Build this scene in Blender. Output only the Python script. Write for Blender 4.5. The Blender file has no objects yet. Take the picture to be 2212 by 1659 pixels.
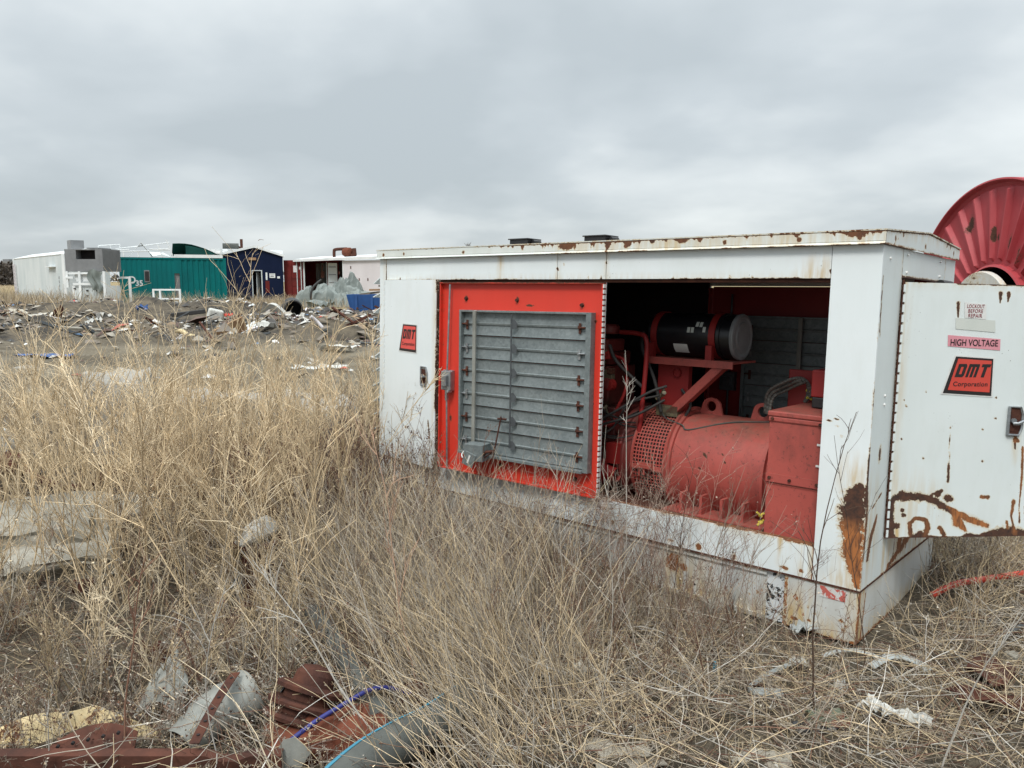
import bpy, bmesh, math, random
import numpy as np
from mathutils import Vector, Matrix, Euler
SC = bpy.context.scene
COL = SC.collection
rnd = random.Random(7)
RS = np.random.RandomState(11)

# ------------------------------------------------------------------ camera
FP, CXP, CYP, HZ, EYE = 1700.0, 1106.0, 829.5, 608.0, 1.6
PITCH = math.atan((CYP - HZ) / FP)
cam_d = bpy.data.cameras.new("camera"); cam = bpy.data.objects.new("camera", cam_d); COL.objects.link(cam)
cam.location = (0, 0, EYE); cam.rotation_euler = (math.pi / 2 - PITCH, 0, 0)
cam_d.sensor_width = 36; cam_d.lens = 36 * FP / 2212.0
cam_d.clip_start = 0.05; cam_d.clip_end = 6000
SC.camera = cam
SC.view_settings.view_transform = 'Standard'
SC.view_settings.look = 'None'
SC.view_settings.gamma = 1
SC.view_settings.use_curve_mapping = False
SC.view_settings.exposure = 0.62
SC.cycles.max_bounces = 6
SC.cycles.diffuse_bounces = 3
SC.cycles.use_denoising = True

# ------------------------------------------------------------------ sky and sun
SUN_EL, SUN_AZ = math.radians(52), math.radians(200)     # azimuth clockwise from +Y
w = bpy.data.worlds.new("World"); SC.world = w; w.use_nodes = True
nt = w.node_tree; N = nt.nodes; Lk = nt.links
for n in list(N): N.remove(n)
out = N.new('ShaderNodeOutputWorld'); bg = N.new('ShaderNodeBackground'); bg2 = N.new('ShaderNodeBackground'); mixs = N.new('ShaderNodeMixShader')
sky = N.new('ShaderNodeTexSky'); sky.sky_type = 'NISHITA'; sky.sun_disc = False
sky.sun_elevation = SUN_EL; sky.sun_rotation = SUN_AZ
Lk.new(sky.outputs[0], bg.inputs[0]); bg.inputs[1].default_value = 0.08
tc = N.new('ShaderNodeTexCoord'); sep = N.new('ShaderNodeSeparateXYZ'); Lk.new(tc.outputs['Generated'], sep.inputs[0])
def wmath(op, a, b=None, clamp=False):
    m = N.new('ShaderNodeMath'); m.operation = op; m.use_clamp = clamp
    for i, v in enumerate((a, b)):
        if v is None: continue
        if isinstance(v, (int, float)): m.inputs[i].default_value = v
        else: Lk.new(v, m.inputs[i])
    return m.outputs[0]
zc = wmath('MAXIMUM', sep.outputs[2], 0.0)
den = wmath('ADD', zc, 0.27)
cmb = N.new('ShaderNodeCombineXYZ')
Lk.new(wmath('DIVIDE', sep.outputs[0], den), cmb.inputs[0]); Lk.new(wmath('DIVIDE', sep.outputs[1], den), cmb.inputs[1])
cmb.inputs[2].default_value = 3.7
def wnoise(scale, det, rough, dist, vec=cmb.outputs[0]):
    n = N.new('ShaderNodeTexNoise'); n.inputs['Scale'].default_value = scale; n.inputs['Detail'].default_value = det
    n.inputs['Roughness'].default_value = rough; n.inputs['Distortion'].default_value = dist; Lk.new(vec, n.inputs['Vector']); return n.outputs['Fac']
n1 = wnoise(1.25, 4, 0.45, 0.2); n2 = wnoise(3.6, 4, 0.5, 0.15)
cl = wmath('ADD', wmath('MULTIPLY', n1, 0.8), wmath('MULTIPLY', n2, 0.2))
ramp = N.new('ShaderNodeValToRGB'); Lk.new(cl, ramp.inputs[0])
e = ramp.color_ramp.elements
e[0].position = 0.36; e[0].color = (0.350, 0.388, 0.408, 1)
e[1].position = 0.66; e[1].color = (0.585, 0.617, 0.622, 1)
x = e.new(0.47); x.color = (0.408, 0.446, 0.466, 1)
x = e.new(0.55); x.color = (0.488, 0.523, 0.536, 1)
# overcast sky: brighter towards the zenith
mr = N.new('ShaderNodeMapRange'); mr.inputs['From Min'].default_value = 0.45; mr.inputs['From Max'].default_value = 1.0
mr.inputs['To Min'].default_value = 1.0; mr.inputs['To Max'].default_value = 3.7; Lk.new(sep.outputs[2], mr.inputs['Value'])
mr2 = N.new('ShaderNodeMapRange'); mr2.inputs['From Min'].default_value = 0.03; mr2.inputs['From Max'].default_value = 0.36
mr2.inputs['To Min'].default_value = 0.93; mr2.inputs['To Max'].default_value = 1.12; Lk.new(sep.outputs[2], mr2.inputs['Value'])
Lk.new(ramp.outputs[0], bg2.inputs[0]); Lk.new(wmath('MULTIPLY', mr.outputs[0], mr2.outputs[0]), bg2.inputs[1])
mixs.inputs[0].default_value = 0.92
Lk.new(bg.outputs[0], mixs.inputs[1]); Lk.new(bg2.outputs[0], mixs.inputs[2]); Lk.new(mixs.outputs[0], out.inputs[0])
w.cycles.sampling_method = 'MANUAL'; w.cycles.sample_map_resolution = 512
sd = bpy.data.lights.new("sun", 'SUN'); so = bpy.data.objects.new("sun", sd); COL.objects.link(so)
sd.energy = 1.5; sd.angle = math.radians(14); sd.color = (1.0, 0.965, 0.91)
sdir = Vector((math.sin(SUN_AZ) * math.cos(SUN_EL), math.cos(SUN_AZ) * math.cos(SUN_EL), math.sin(SUN_EL)))
so.rotation_euler = sdir.to_track_quat('Z', 'Y').to_euler(); so.location = (0, 0, 20)

# ------------------------------------------------------------------ where a sight line meets a plane
CP, SP = math.cos(PITCH), math.sin(PITCH)
def ray(x, y):
    a = (x - CXP) / FP; b = -(y - CYP) / FP
    return np.array([a, CP + b * SP, -SP + b * CP])
EYEV = np.array([0, 0, EYE])
def gr(x, y, z=0.0):
    d = ray(x, y); return EYEV + (z - EYE) / d[2] * d
def atY(x, y, Y):
    d = ray(x, y); return EYEV + Y / d[1] * d

# ------------------------------------------------------------------ material helpers
class NT:
    def __init__(s, name):
        s.m = bpy.data.materials.new(name); s.m.use_nodes = True
        s.t = s.m.node_tree; s.n = s.t.nodes; s.l = s.t.links
        s.bsdf = s.n['Principled BSDF']
        s.co = s.n.new('ShaderNodeTexCoord').outputs['Object']
    def set(s, inp, v):
        i = s.bsdf.inputs[inp]
        if hasattr(v, 'links') or hasattr(v, 'is_linked'): s.l.new(v, i)
        else: i.default_value = (*v, 1) if isinstance(v, tuple) and len(v) == 3 else v
    def math(s, op, a, b=None, c=None, clamp=False):
        m = s.n.new('ShaderNodeMath'); m.operation = op; m.use_clamp = clamp
        for i, v in enumerate((a, b, c)):
            if v is None: continue
            if isinstance(v, (int, float)): m.inputs[i].default_value = v
            else: s.l.new(v, m.inputs[i])
        return m.outputs[0]
    def scaled(s, sx, sy, sz, off=0.0):
        m = s.n.new('ShaderNodeMapping'); s.l.new(s.co, m.inputs[0]); m.inputs['Scale'].default_value = (sx, sy, sz)
        m.inputs['Location'].default_value = (off, off, off); return m.outputs[0]
    def noise(s, scale, det=4, rough=0.55, vec=None, dist=0.0):
        n = s.n.new('ShaderNodeTexNoise'); n.inputs['Scale'].default_value = scale; n.inputs['Detail'].default_value = det
        n.inputs['Roughness'].default_value = rough; n.inputs['Distortion'].default_value = dist
        s.l.new(vec or s.co, n.inputs['Vector']); return n.outputs['Fac']
    def step(s, v, a, b):
        m = s.n.new('ShaderNodeMapRange'); m.clamp = True
        m.inputs['From Min'].default_value = a; m.inputs['From Max'].default_value = b; s.l.new(v, m.inputs['Value']); return m.outputs[0]
    def mix(s, f, a, b):
        m = s.n.new('ShaderNodeMix'); m.data_type = 'RGBA'
        if isinstance(f, (int, float)): m.inputs[0].default_value = f
        else: s.l.new(f, m.inputs[0])
        for i, v in ((6, a), (7, b)):
            if isinstance(v, tuple): m.inputs[i].default_value = (*v[:3], 1)
            else: s.l.new(v, m.inputs[i])
        return m.outputs[2]
    def bump(s, h, strength=0.3, dist=0.01):
        b = s.n.new('ShaderNodeBump'); b.inputs['Strength'].default_value = strength; b.inputs['Distance'].default_value = dist
        s.l.new(h, b.inputs['Height']); s.l.new(b.outputs[0], s.bsdf.inputs['Normal'])
    def attr(s, name):
        a = s.n.new('ShaderNodeAttribute'); a.attribute_name = name; return a

def simple(name, c1, c2=None, scale=12, rough=0.6, metal=0.0, bump=0.15, det=5, stretch=None):
    t = NT(name); c2 = c2 or tuple(v * 0.7 for v in c1)
    vec = t.scaled(*stretch) if stretch else None
    n = t.noise(scale, det, 0.6, vec)
    t.set('Base Color', t.mix(t.step(n, 0.32, 0.68), c1, c2))
    t.set('Roughness', rough); t.set('Metallic', metal)
    if bump: t.bump(t.noise(scale * 3, 4), bump, 0.01)
    return t.m

RUST_D, RUST_M, RUST_O = (0.030, 0.016, 0.012), (0.085, 0.034, 0.018), (0.33, 0.12, 0.035)
def painted(name, base, base2, speck=0.5, rough=0.45, generic=0.0, stain_c=(0.50, 0.36, 0.17), dirt=0.25, bumps=0.06, dust=0.0):
    """sheet metal paint that wears to rust where the mesh attribute 'wear' says so
       (r = rust, g = drip stain, b = how orange the rust is)"""
    t = NT(name)
    a = t.attr('wear'); sp = t.n.new('ShaderNodeSeparateColor'); t.l.new(a.outputs['Color'], sp.inputs[0])
    r, g, b = sp.outputs[0], sp.outputs[1], sp.outputs[2]
    n1 = t.noise(38, 7, 0.65); n2 = t.noise(9, 5, 0.55); n3 = t.noise(2.2, 4, 0.5)
    drip = t.noise(30, 6, 0.6, t.scaled(1, 1, 0.12))
    n4 = t.noise(130, 4, 0.6); m = t.math('ADD', r, t.math('MULTIPLY', t.math('SUBTRACT', n1, 0.5), 0.95)); m = t.math('ADD', m, t.math('MULTIPLY', t.math('SUBTRACT', n4, 0.5), 0.5))
    m = t.math('ADD', m, t.math('MULTIPLY', t.math('SUBTRACT', n2, 0.5), 0.45 ))
    if generic: m = t.math('ADD', m, t.math('MULTIPLY', t.step(n3, 0.45, 0.75), generic))
    gate = t.step(r, 0.02, 0.2) if not generic else 1.0
    rust = t.math('MULTIPLY', t.step(m, 0.50, 0.55), gate)
    halo = t.math('MULTIPLY', t.step(m, 0.28, 0.52), gate)
    # chips: small upright flecks
    s1 = t.noise(150, 2, 0.5, t.scaled(1, 1, 0.55, 3.1)); s2 = t.noise(6, 3, 0.5, t.scaled(1, 1, 1, 7.7))
    sv = t.math('ADD', s1, t.math('MULTIPLY', t.math('SUBTRACT', s2, 0.5), 0.35))
    chips = t.step(sv, 0.775 - 0.02 * speck, 0.80 - 0.02 * speck)
    st = t.math('MULTIPLY', g, t.step(drip, 0.38, 0.62))
    st = t.math('MAXIMUM', st, t.math('MULTIPLY', halo, 0.75))
    bc = t.mix(t.step(n3, 0.35, 0.7), base, base2)
    d2 = t.step(t.noise(5, 6, 0.7, t.scaled(1, 1, 0.35, 1.3)), 0.5, 0.8)
    bc = t.mix(t.math('MULTIPLY', d2, dirt), bc, tuple(v * w_ for v, w_ in zip(base, (0.72, 0.68, 0.60))))
    vs_ = t.step(t.noise(6, 6, 0.7, t.scaled(1, 1, 0.06, 5.5)), 0.5, 0.8)
    bc = t.mix(t.math('MULTIPLY', vs_, dirt * 0.35), bc, tuple(v * w_ for v, w_ in zip(base, (0.62, 0.56, 0.48))))
    bc = t.mix(st, bc, stain_c)
    rc = t.mix(t.step(n1, 0.35, 0.65), RUST_D, RUST_M)
    om = t.math('MULTIPLY', b, t.step(t.noise(60, 4, 0.6, t.scaled(1, 1, 0.25)), 0.30, 0.55))
    rc = t.mix(om, rc, RUST_O)
    bc = t.mix(chips, bc, (0.06, 0.04, 0.035))
    if dust:      # dust and leaf dirt settled on whatever faces up, grime blotches elsewhere, also putting the bay's shade into the colour
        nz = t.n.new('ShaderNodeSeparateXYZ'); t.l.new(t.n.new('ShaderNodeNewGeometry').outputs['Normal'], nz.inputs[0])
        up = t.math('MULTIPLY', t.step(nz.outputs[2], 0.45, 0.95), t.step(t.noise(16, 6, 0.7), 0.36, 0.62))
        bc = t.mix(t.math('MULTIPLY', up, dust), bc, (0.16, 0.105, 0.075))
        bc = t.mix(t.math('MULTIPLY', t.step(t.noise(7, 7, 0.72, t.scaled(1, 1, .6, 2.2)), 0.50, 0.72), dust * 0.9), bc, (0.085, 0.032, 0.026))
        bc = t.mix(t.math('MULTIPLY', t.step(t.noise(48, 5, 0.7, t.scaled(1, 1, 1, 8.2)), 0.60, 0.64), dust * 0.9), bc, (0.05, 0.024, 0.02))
    bc = t.mix(rust, bc, rc)
    t.set('Base Color', bc)
    t.set('Roughness', t.math('ADD', rough, t.math('MULTIPLY', rust, 0.45)))
    hh = t.math('ADD', t.math('MULTIPLY', rust, t.math('SUBTRACT', n1, 0.9)), t.math('MULTIPLY', n3, 3.5))
    t.bump(hh, 0.25 + bumps, 0.004)
    return t.m

M = {}
M['white'] = painted('white_paint', (0.66, 0.71, 0.715), (0.70, 0.74, 0.75))
M['white_side'] = painted('white_paint_side', (0.60, 0.65, 0.645), (0.64, 0.685, 0.68), speck=1.0)  # more specked; darker greener base puts the side faces' shade into the colour
M['lip'] = painted('white_roof_paint', (0.58, 0.61, 0.58), (0.62, 0.645, 0.62), speck=1.0, dirt=0.5)
M['skid'] = painted('white_skid_paint', (0.50, 0.515, 0.50), (0.56, 0.57, 0.55), speck=1.5, dirt=0.7)  # darker than the housing white: the skid's shade is put into the base
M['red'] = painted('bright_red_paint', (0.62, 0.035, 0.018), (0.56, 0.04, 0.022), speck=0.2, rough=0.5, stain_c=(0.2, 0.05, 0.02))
M['shaded_grimy_red'] = painted('shaded_grimy_engine_paint', (0.20, 0.030, 0.026), (0.12, 0.022, 0.020), speck=2.0, rough=0.55, generic=0.35, stain_c=(0.05, 0.03, 0.02), dirt=0.9)  # darker copy of the engine red: grime plus bay shade put into the colour
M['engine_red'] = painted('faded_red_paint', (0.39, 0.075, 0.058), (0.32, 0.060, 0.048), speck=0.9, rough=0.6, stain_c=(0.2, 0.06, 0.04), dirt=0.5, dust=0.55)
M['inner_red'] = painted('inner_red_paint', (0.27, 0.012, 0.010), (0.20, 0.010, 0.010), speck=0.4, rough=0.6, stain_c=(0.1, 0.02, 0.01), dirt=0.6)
M['reel_red'] = painted('reel_red_paint', (0.33, 0.030, 0.038), (0.39, 0.060, 0.068), speck=0.6, rough=0.6, dirt=0.3, stain_c=(0.20, 0.05, 0.04))
M['cream'] = painted('cream_paint', (0.62, 0.50, 0.28), (0.66, 0.54, 0.32), speck=1.5, rough=0.6, dirt=0.5)
M['teal'] = simple('teal_paint', (0.002, 0.135, 0.135), (0.004, 0.10, 0.105), 0.8, 0.5, 0, 0.05, 5, (1, 1, .4))
M['teal_dark'] = simple('dark_green_sheet', (0.006, 0.045, 0.040), (0.010, 0.065, 0.055), 1.2, 0.5)
M['navy'] = simple('navy_paint', (0.004, 0.009, 0.030), (0.006, 0.012, 0.038), 1.0, 0.5, 0, 0.05)
M['farwhite'] = simple('weathered_white_sheet', (0.60, 0.63, 0.63), (0.47, 0.52, 0.53), 0.9, 0.6, 0, 0.05, 6, (1, 1, 0.35))
M['farpink'] = simple('chalky_white_sheet', (0.62, 0.59, 0.60), (0.54, 0.51, 0.52), 0.8, 0.6, 0, 0.05, 6, (1, 1, 0.35))
M['farwhite2'] = simple('bright_white_sheet', (0.78, 0.80, 0.80), (0.62, 0.65, 0.66), 1.5, 0.5, 0, 0.03)
M['maroon'] = simple('maroon_paint', (0.16, 0.022, 0.020), (0.10, 0.02, 0.018), 1.5, 0.6, 0, 0.1)
M['grey'] = simple('grey_sheet', (0.20, 0.205, 0.21), (0.15, 0.155, 0.16), 2.0, 0.6)
M['black'] = simple('black_plastic', (0.012, 0.012, 0.013), (0.02, 0.02, 0.02), 8, 0.45)
M['blackpaint'] = simple('black_enamel', (0.006, 0.006, 0.008), (0.012, 0.012, 0.014), 8, 0.35, 0, 0.03)
M['dark'] = simple('dark_interior', (0.010, 0.009, 0.009), (0.018, 0.012, 0.012), 8, 0.9)  # near-black that puts the shade of linings and recesses into the colour
M['chrome'] = simple('dull_plated_steel', (0.38, 0.40, 0.41), (0.22, 0.23, 0.24), 25, 0.42, 0.75, 0.2)
M['rustbrown'] = simple('rusty_steel', (0.10, 0.040, 0.026), (0.045, 0.022, 0.018), 14, 0.85, 0, 0.5, 7)
M['rustred'] = simple('rusty_beam_steel', (0.115, 0.046, 0.031), (0.048, 0.025, 0.020), 9, 0.8, 0, 0.4, 9)
M['rustorange'] = simple('orange_rusty_iron', (0.18, 0.058, 0.034), (0.085, 0.034, 0.022), 9, 0.85, 0, 0.4, 7)
M['greyrod'] = simple('dark_grey_rod', (0.09, 0.10, 0.105), (0.06, 0.065, 0.07), 20, 0.5, 0.3)
M['alu'] = simple('bare_aluminium', (0.27, 0.275, 0.25), (0.17, 0.17, 0.15), 7, 0.65, 0.1, 0.3, 8)
M['brass'] = simple('dirty_fittings', (0.20, 0.17, 0.10), (0.09, 0.08, 0.06), 30, 0.5, 0.4)
M['rubber'] = simple('dusty_grey_rubber', (0.085, 0.090, 0.080), (0.045, 0.048, 0.045), 7, 0.8, 0, 0.35, 7)
M['blackrubber'] = simple('black_rubber', (0.018, 0.018, 0.018), (0.03, 0.028, 0.026), 12, 0.7)
M['brightblue'] = simple('bright_blue_stripe', (0.045, 0.28, 0.40), (0.06, 0.20, 0.28), 18, 0.6)
M['blueline'] = simple('blue_plastic_line', (0.025, 0.030, 0.19), (0.018, 0.022, 0.13), 12, 0.45)
M['tub'] = simple('blue_plastic_tub', (0.020, 0.085, 0.26), (0.015, 0.06, 0.19), 2, 0.5)
M['redhose'] = simple('red_hose_rubber', (0.55, 0.045, 0.020), (0.42, 0.05, 0.03), 12, 0.55)
M['concrete'] = simple('weathered_concrete', (0.33, 0.31, 0.27), (0.24, 0.225, 0.20), 6, 0.9, 0, 0.6, 8)
M['cement'] = simple('pale_cement', (0.33, 0.31, 0.26), (0.17, 0.155, 0.125), 4, 0.95, 0, 0.9, 10)
M['foam'] = simple('dirty_white_plastic', (0.55, 0.55, 0.52), (0.38, 0.37, 0.33), 14, 0.7, 0, 0.4)
M['cloth'] = simple('dirty_white_cloth', (0.50, 0.47, 0.40), (0.36, 0.33, 0.27), 9, 0.9, 0, 0.5)
M['tarp'] = simple('grey_green_tarp', (0.20, 0.225, 0.21), (0.12, 0.14, 0.13), 1.5, 0.6, 0.0, 0.5)
M['card'] = simple('tan_cardboard', (0.36, 0.22, 0.12), (0.26, 0.16, 0.09), 5, 0.85)
M['wood'] = simple('grey_weathered_wood', (0.20, 0.165, 0.125), (0.11, 0.09, 0.07), 6, 0.85, 0, 0.4, 6, (1, 8, 8))
M['pale_plastic'] = simple('pale_grey_plastic', (0.36, 0.38, 0.37), (0.26, 0.28, 0.27), 10, 0.5, 0, 0.2)
M['yellow'] = simple('yellow_plastic', (0.60, 0.50, 0.06), (0.50, 0.38, 0.05), 10, 0.5)
M['tankwhite'] = simple('chalky_tank_paint', (0.50, 0.50, 0.47), (0.36, 0.35, 0.32), 3, 0.6)
M['conduit'] = simple('dusty_conduit', (0.16, 0.15, 0.13), (0.07, 0.065, 0.06), 40, 0.6, 0.3)
M['bark'] = simple('grey_twigs', (0.10, 0.09, 0.085), (0.07, 0.06, 0.055), 3, 0.9)
M['fartree'] = simple('far_brown_trees', (0.060, 0.055, 0.050), (0.045, 0.042, 0.040), 0.5, 1.0)
M['st_white'] = simple('sticker_white', (0.66, 0.66, 0.64), (0.58, 0.58, 0.56), 20, 0.4, 0, 0)
M['st_black'] = simple('sticker_black', (0.012, 0.011, 0.011), (0.02, 0.015, 0.015), 20, 0.4, 0, 0)
M['st_red'] = simple('sticker_red', (0.50, 0.050, 0.035), (0.56, 0.065, 0.045), 6, 0.4, 0, 0)
M['st_red2'] = simple('sticker_faded_red', (0.66, 0.085, 0.075), (0.62, 0.075, 0.06), 6, 0.4, 0, 0)
M['st_pink'] = simple('sticker_pink', (0.62, 0.27, 0.31), (0.58, 0.24, 0.28), 10, 0.4, 0, 0)
M['st_maroon'] = simple('sticker_dark_red', (0.20, 0.015, 0.03), (0.22, 0.02, 0.035), 20, 0.4, 0, 0)
M['st_old'] = simple('sticker_bleached', (0.50, 0.53, 0.49), (0.54, 0.56, 0.52), 10, 0.5, 0, 0)

for k_ in ('teal', 'navy', 'teal_dark', 'maroon', 'farwhite', 'rustred', 'rustbrown', 'rustorange'): M[k_].node_tree.nodes['Principled BSDF'].inputs['Specular IOR Level'].default_value = 0.12
def galvanised():
    t = NT('galvanised_steel')
    v = t.n.new('ShaderNodeTexVoronoi'); v.inputs['Scale'].default_value = 75; t.l.new(t.co, v.inputs['Vector'])
    sc = t.n.new('ShaderNodeSeparateColor'); t.l.new(v.outputs['Color'], sc.inputs[0])
    n = t.noise(7, 6, 0.6); n2 = t.noise(30, 4)
    f = t.math('ADD', t.math('MULTIPLY', sc.outputs[0], 0.45), t.math('MULTIPLY', t.step(n, 0.3, 0.7), 0.55))
    c = t.mix(f, (0.125, 0.148, 0.152), (0.240, 0.270, 0.270))
    t.set('Base Color', c); t.set('Metallic', 0.45); t.set('Roughness', t.math('ADD', 0.42, t.math('MULTIPLY', n2, 0.25)))
    return t.m
M['galv'] = galvanised()
def straw():
    t = NT('dry_plant'); a = t.attr('tint')
    n = t.noise(14, 3)
    c = t.mix(t.math('MULTIPLY', t.step(n, 0.35, 0.7), 0.35), a.outputs['Color'], (0.16, 0.12, 0.075))
    t.set('Base Color', c); t.set('Roughness', 0.8)
    t.bsdf.inputs['Specular IOR Level'].default_value = 0.2
    return t.m
M['plant'] = straw()
def litterm():
    t = NT('litter_scraps'); a = t.attr('tint'); t.set('Base Color', a.outputs['Color']); t.set('Roughness', 0.7); return t.m
M['litter'] = litterm()
def decal_mix(base, col, name):
    t = NT(name); n = t.noise(22, 6, 0.65)
    t.set('Base Color', t.mix(t.step(n, 0.50, 0.53), base, col)); t.set('Roughness', 0.6); return t.m
M['peeled'] = decal_mix((0.60, 0.63, 0.64), (0.012, 0.012, 0.013), 'peeling_black_on_white')
M['peelred'] = decal_mix((0.45, 0.10, 0.08), (0.55, 0.55, 0.53), 'worn_red_patch')

# ------------------------------------------------------------------ mesh helpers
class MB:
    def __init__(s): s.v = []; s.f = []; s.mi = []
    def add(s, vs, fs, mi=0):
        o = len(s.v); s.v += [tuple(float(c) for c in p) for p in vs]
        s.f += [tuple(i + o for i in f) for f in fs]; s.mi += [mi] * len(fs); return s
    def box(s, x0, x1, y0, y1, z0, z1, mi=0, step=None, mat=None):
        if step is None:
            vs = [(x, y, z) for z in (z0, z1) for y in (y0, y1) for x in (x0, x1)]
            fs = [(0, 2, 3, 1), (4, 5, 7, 6), (0, 1, 5, 4), (2, 6, 7, 3), (0, 4, 6, 2), (1, 3, 7, 5)]
            if mat is not None: vs = [tuple(mat @ Vector(p)) for p in vs]
            return s.add(vs, fs, mi)
        lo, hi = (x0, y0, z0), (x1, y1, z1)
        for ax in range(3):
            a, b = [(1, 2), (2, 0), (0, 1)][ax]
            na = max(1, int(round((hi[a] - lo[a]) / step))); nb = max(1, int(round((hi[b] - lo[b]) / step)))
            for side in (0, 1):
                vs = []
                for i in range(na + 1):
                    for j in range(nb + 1):
                        p = [0, 0, 0]; p[ax] = (lo, hi)[side][ax]
                        p[a] = lo[a] + (hi[a] - lo[a]) * i / na; p[b] = lo[b] + (hi[b] - lo[b]) * j / nb; vs.append(tuple(p))
                fs = []
                for i in range(na):
                    for j in range(nb):
                        q = (i * (nb + 1) + j, (i + 1) * (nb + 1) + j, (i + 1) * (nb + 1) + j + 1, i * (nb + 1) + j + 1)
                        fs.append(q if side else q[::-1])
                s.add(vs, fs, mi)
        return s
    def obox(s, c, size, rot=(0, 0, 0), mi=0):
        R = Euler(rot).to_matrix(); h = [v / 2 for v in size]
        vs = [tuple(Vector(c) + R @ Vector((a * h[0], b * h[1], d * h[2]))) for d in (-1, 1) for b in (-1, 1) for a in (-1, 1)]
        return s.add(vs, [(0, 2, 3, 1), (4, 5, 7, 6), (0, 1, 5, 4), (2, 6, 7, 3), (0, 4, 6, 2), (1, 3, 7, 5)], mi)
    def tube(s, pts, r, n=8, mi=0, cap=True):
        P = [Vector(p) for p in pts]; rs = r if isinstance(r, (list, tuple)) else [r] * len(P)
        up = Vector((0.13, 0.31, 0.94)); vs = []; fs = []
        for i, p in enumerate(P):
            t = (P[min(i + 1, len(P) - 1)] - P[max(i - 1, 0)])
            t = t.normalized() if t.length > 1e-9 else Vector((0, 0, 1))
            if abs(t.dot(up)) > 0.95: up = Vector((1, 0, 0)) if abs(t.x) < 0.9 else Vector((0, 1, 0))
            a = (up - t * up.dot(t)).normalized(); b = t.cross(a); up = a
            for k in range(n):
                an = 2 * math.pi * k / n; vs.append(tuple(p + (a * math.cos(an) + b * math.sin(an)) * rs[i]))
        for i in range(len(P) - 1):
            for k in range(n):
                k2 = (k + 1) % n; fs.append((i * n + k, i * n + k2, (i + 1) * n + k2, (i + 1) * n + k))
        if cap: fs.append(tuple(range(n))[::-1]); fs.append(tuple((len(P) - 1) * n + k for k in range(n)))
        return s.add(vs, fs, mi)
    def cyl(s, p0, p1, r0, r1=None, n=16, mi=0): return s.tube([p0, p1], [r0, r0 if r1 is None else r1], n, mi)
    def lathe(s, prof, origin, axis='x', n=48, mi=0, a0=0.0, a1=2 * math.pi):
        """prof: (position along the axis, radius)"""
        full = abs(a1 - a0 - 2 * math.pi) < 1e-6; m = n if full else n + 1; vs = []; fs = []
        for (t, r) in prof:
            for k in range(m):
                an = a0 + (a1 - a0) * k / n; c, d = r * math.cos(an), r * math.sin(an)
                if axis == 'x': vs.append((origin[0] + t, origin[1] + c, origin[2] + d))
                elif axis == 'y': vs.append((origin[0] + d, origin[1] + t, origin[2] + c))
                else: vs.append((origin[0] + c, origin[1] + d, origin[2] + t))
        for i in range(len(prof) - 1):
            for k in range(n):
                k2 = (k + 1) % m if full else k + 1
                fs.append((i * m + k, i * m + k2, (i + 1) * m + k2, (i + 1) * m + k))
        return s.add(vs, fs, mi)
    def prism(s, poly, h, mi=0, frame=None):
        """poly in (x,z) extruded along y from 0 to h; frame = 4x4"""
        n = len(poly); vs = [(x, 0, z) for x, z in poly] + [(x, h, z) for x, z in poly]
        if frame is not None: vs = [tuple(frame @ Vector(p)) for p in vs]
        fs = [tuple(range(n)), tuple(range(2 * n - 1, n - 1, -1))] + [(i, i + n, (i + 1) % n + n, (i + 1) % n) for i in range(n)]
        return s.add(vs, fs, mi)
    def sheet(s, P, thick=0.004, mi=0):
        """P: grid (rows x cols x 3) -> a thin closed shell"""
        P = np.asarray(P, float); R_, C_ = P.shape[:2]
        du = np.gradient(P, axis=0); dv = np.gradient(P, axis=1); nn = np.cross(du, dv); nn /= np.linalg.norm(nn, axis=2, keepdims=True) + 1e-9
        A = P + nn * thick / 2; B = P - nn * thick / 2; vs = list(A.reshape(-1, 3)) + list(B.reshape(-1, 3)); o = R_ * C_; fs = []
        for i in range(R_ - 1):
            for j in range(C_ - 1):
                q = (i * C_ + j, (i + 1) * C_ + j, (i + 1) * C_ + j + 1, i * C_ + j + 1); fs.append(q); fs.append(tuple(k + o for k in q[::-1]))
        for i in range(R_ - 1):
            for j in (0, C_ - 1):
                q = (i * C_ + j, (i + 1) * C_ + j, (i + 1) * C_ + j + o, i * C_ + j + o); fs.append(q if j else q[::-1])
        for j in range(C_ - 1):
            for i in (0, R_ - 1):
                q = (i * C_ + j, i * C_ + j + 1, i * C_ + j + 1 + o, i * C_ + j + o); fs.append(q[::-1] if i else q)
        return s.add(vs, fs, mi)
    def text(s, body, size, frame, mi=0, sx=1.0, bold=0.0, shear=0.0, align='CENTER', space=1.0, depth=0.0006, fit=None):
        c = bpy.data.curves.new('t', 'FONT'); c.body = body; c.size = size; c.align_x = align; c.align_y = 'CENTER'
        c.offset = bold; c.shear = shear; c.space_character = space; c.extrude = depth / 2; c.space_line = 0.85
        o = bpy.data.objects.new('t', c); COL.objects.link(o)
        dg = bpy.context.evaluated_depsgraph_get(); me = bpy.data.meshes.new_from_object(o.evaluated_get(dg))
        sy = 1.0; ox = oy = 0.0
        if fit:
            X_ = [v.co.x for v in me.vertices]; Y2 = [v.co.y for v in me.vertices]; sx = fit[0] / (max(X_) - min(X_)); sy = fit[1] / (max(Y2) - min(Y2)); ox = (max(X_) + min(X_)) / 2; oy = (max(Y2) + min(Y2)) / 2
        vs = [tuple(frame @ Vector(((v.co.x - ox) * sx, -v.co.z, (v.co.y - oy) * sy))) for v in me.vertices]; fs = [tuple(p.vertices) for p in me.polygons]
        s.add(vs, fs, mi); bpy.data.objects.remove(o); bpy.data.meshes.remove(me); bpy.data.curves.remove(c); return s
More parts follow.
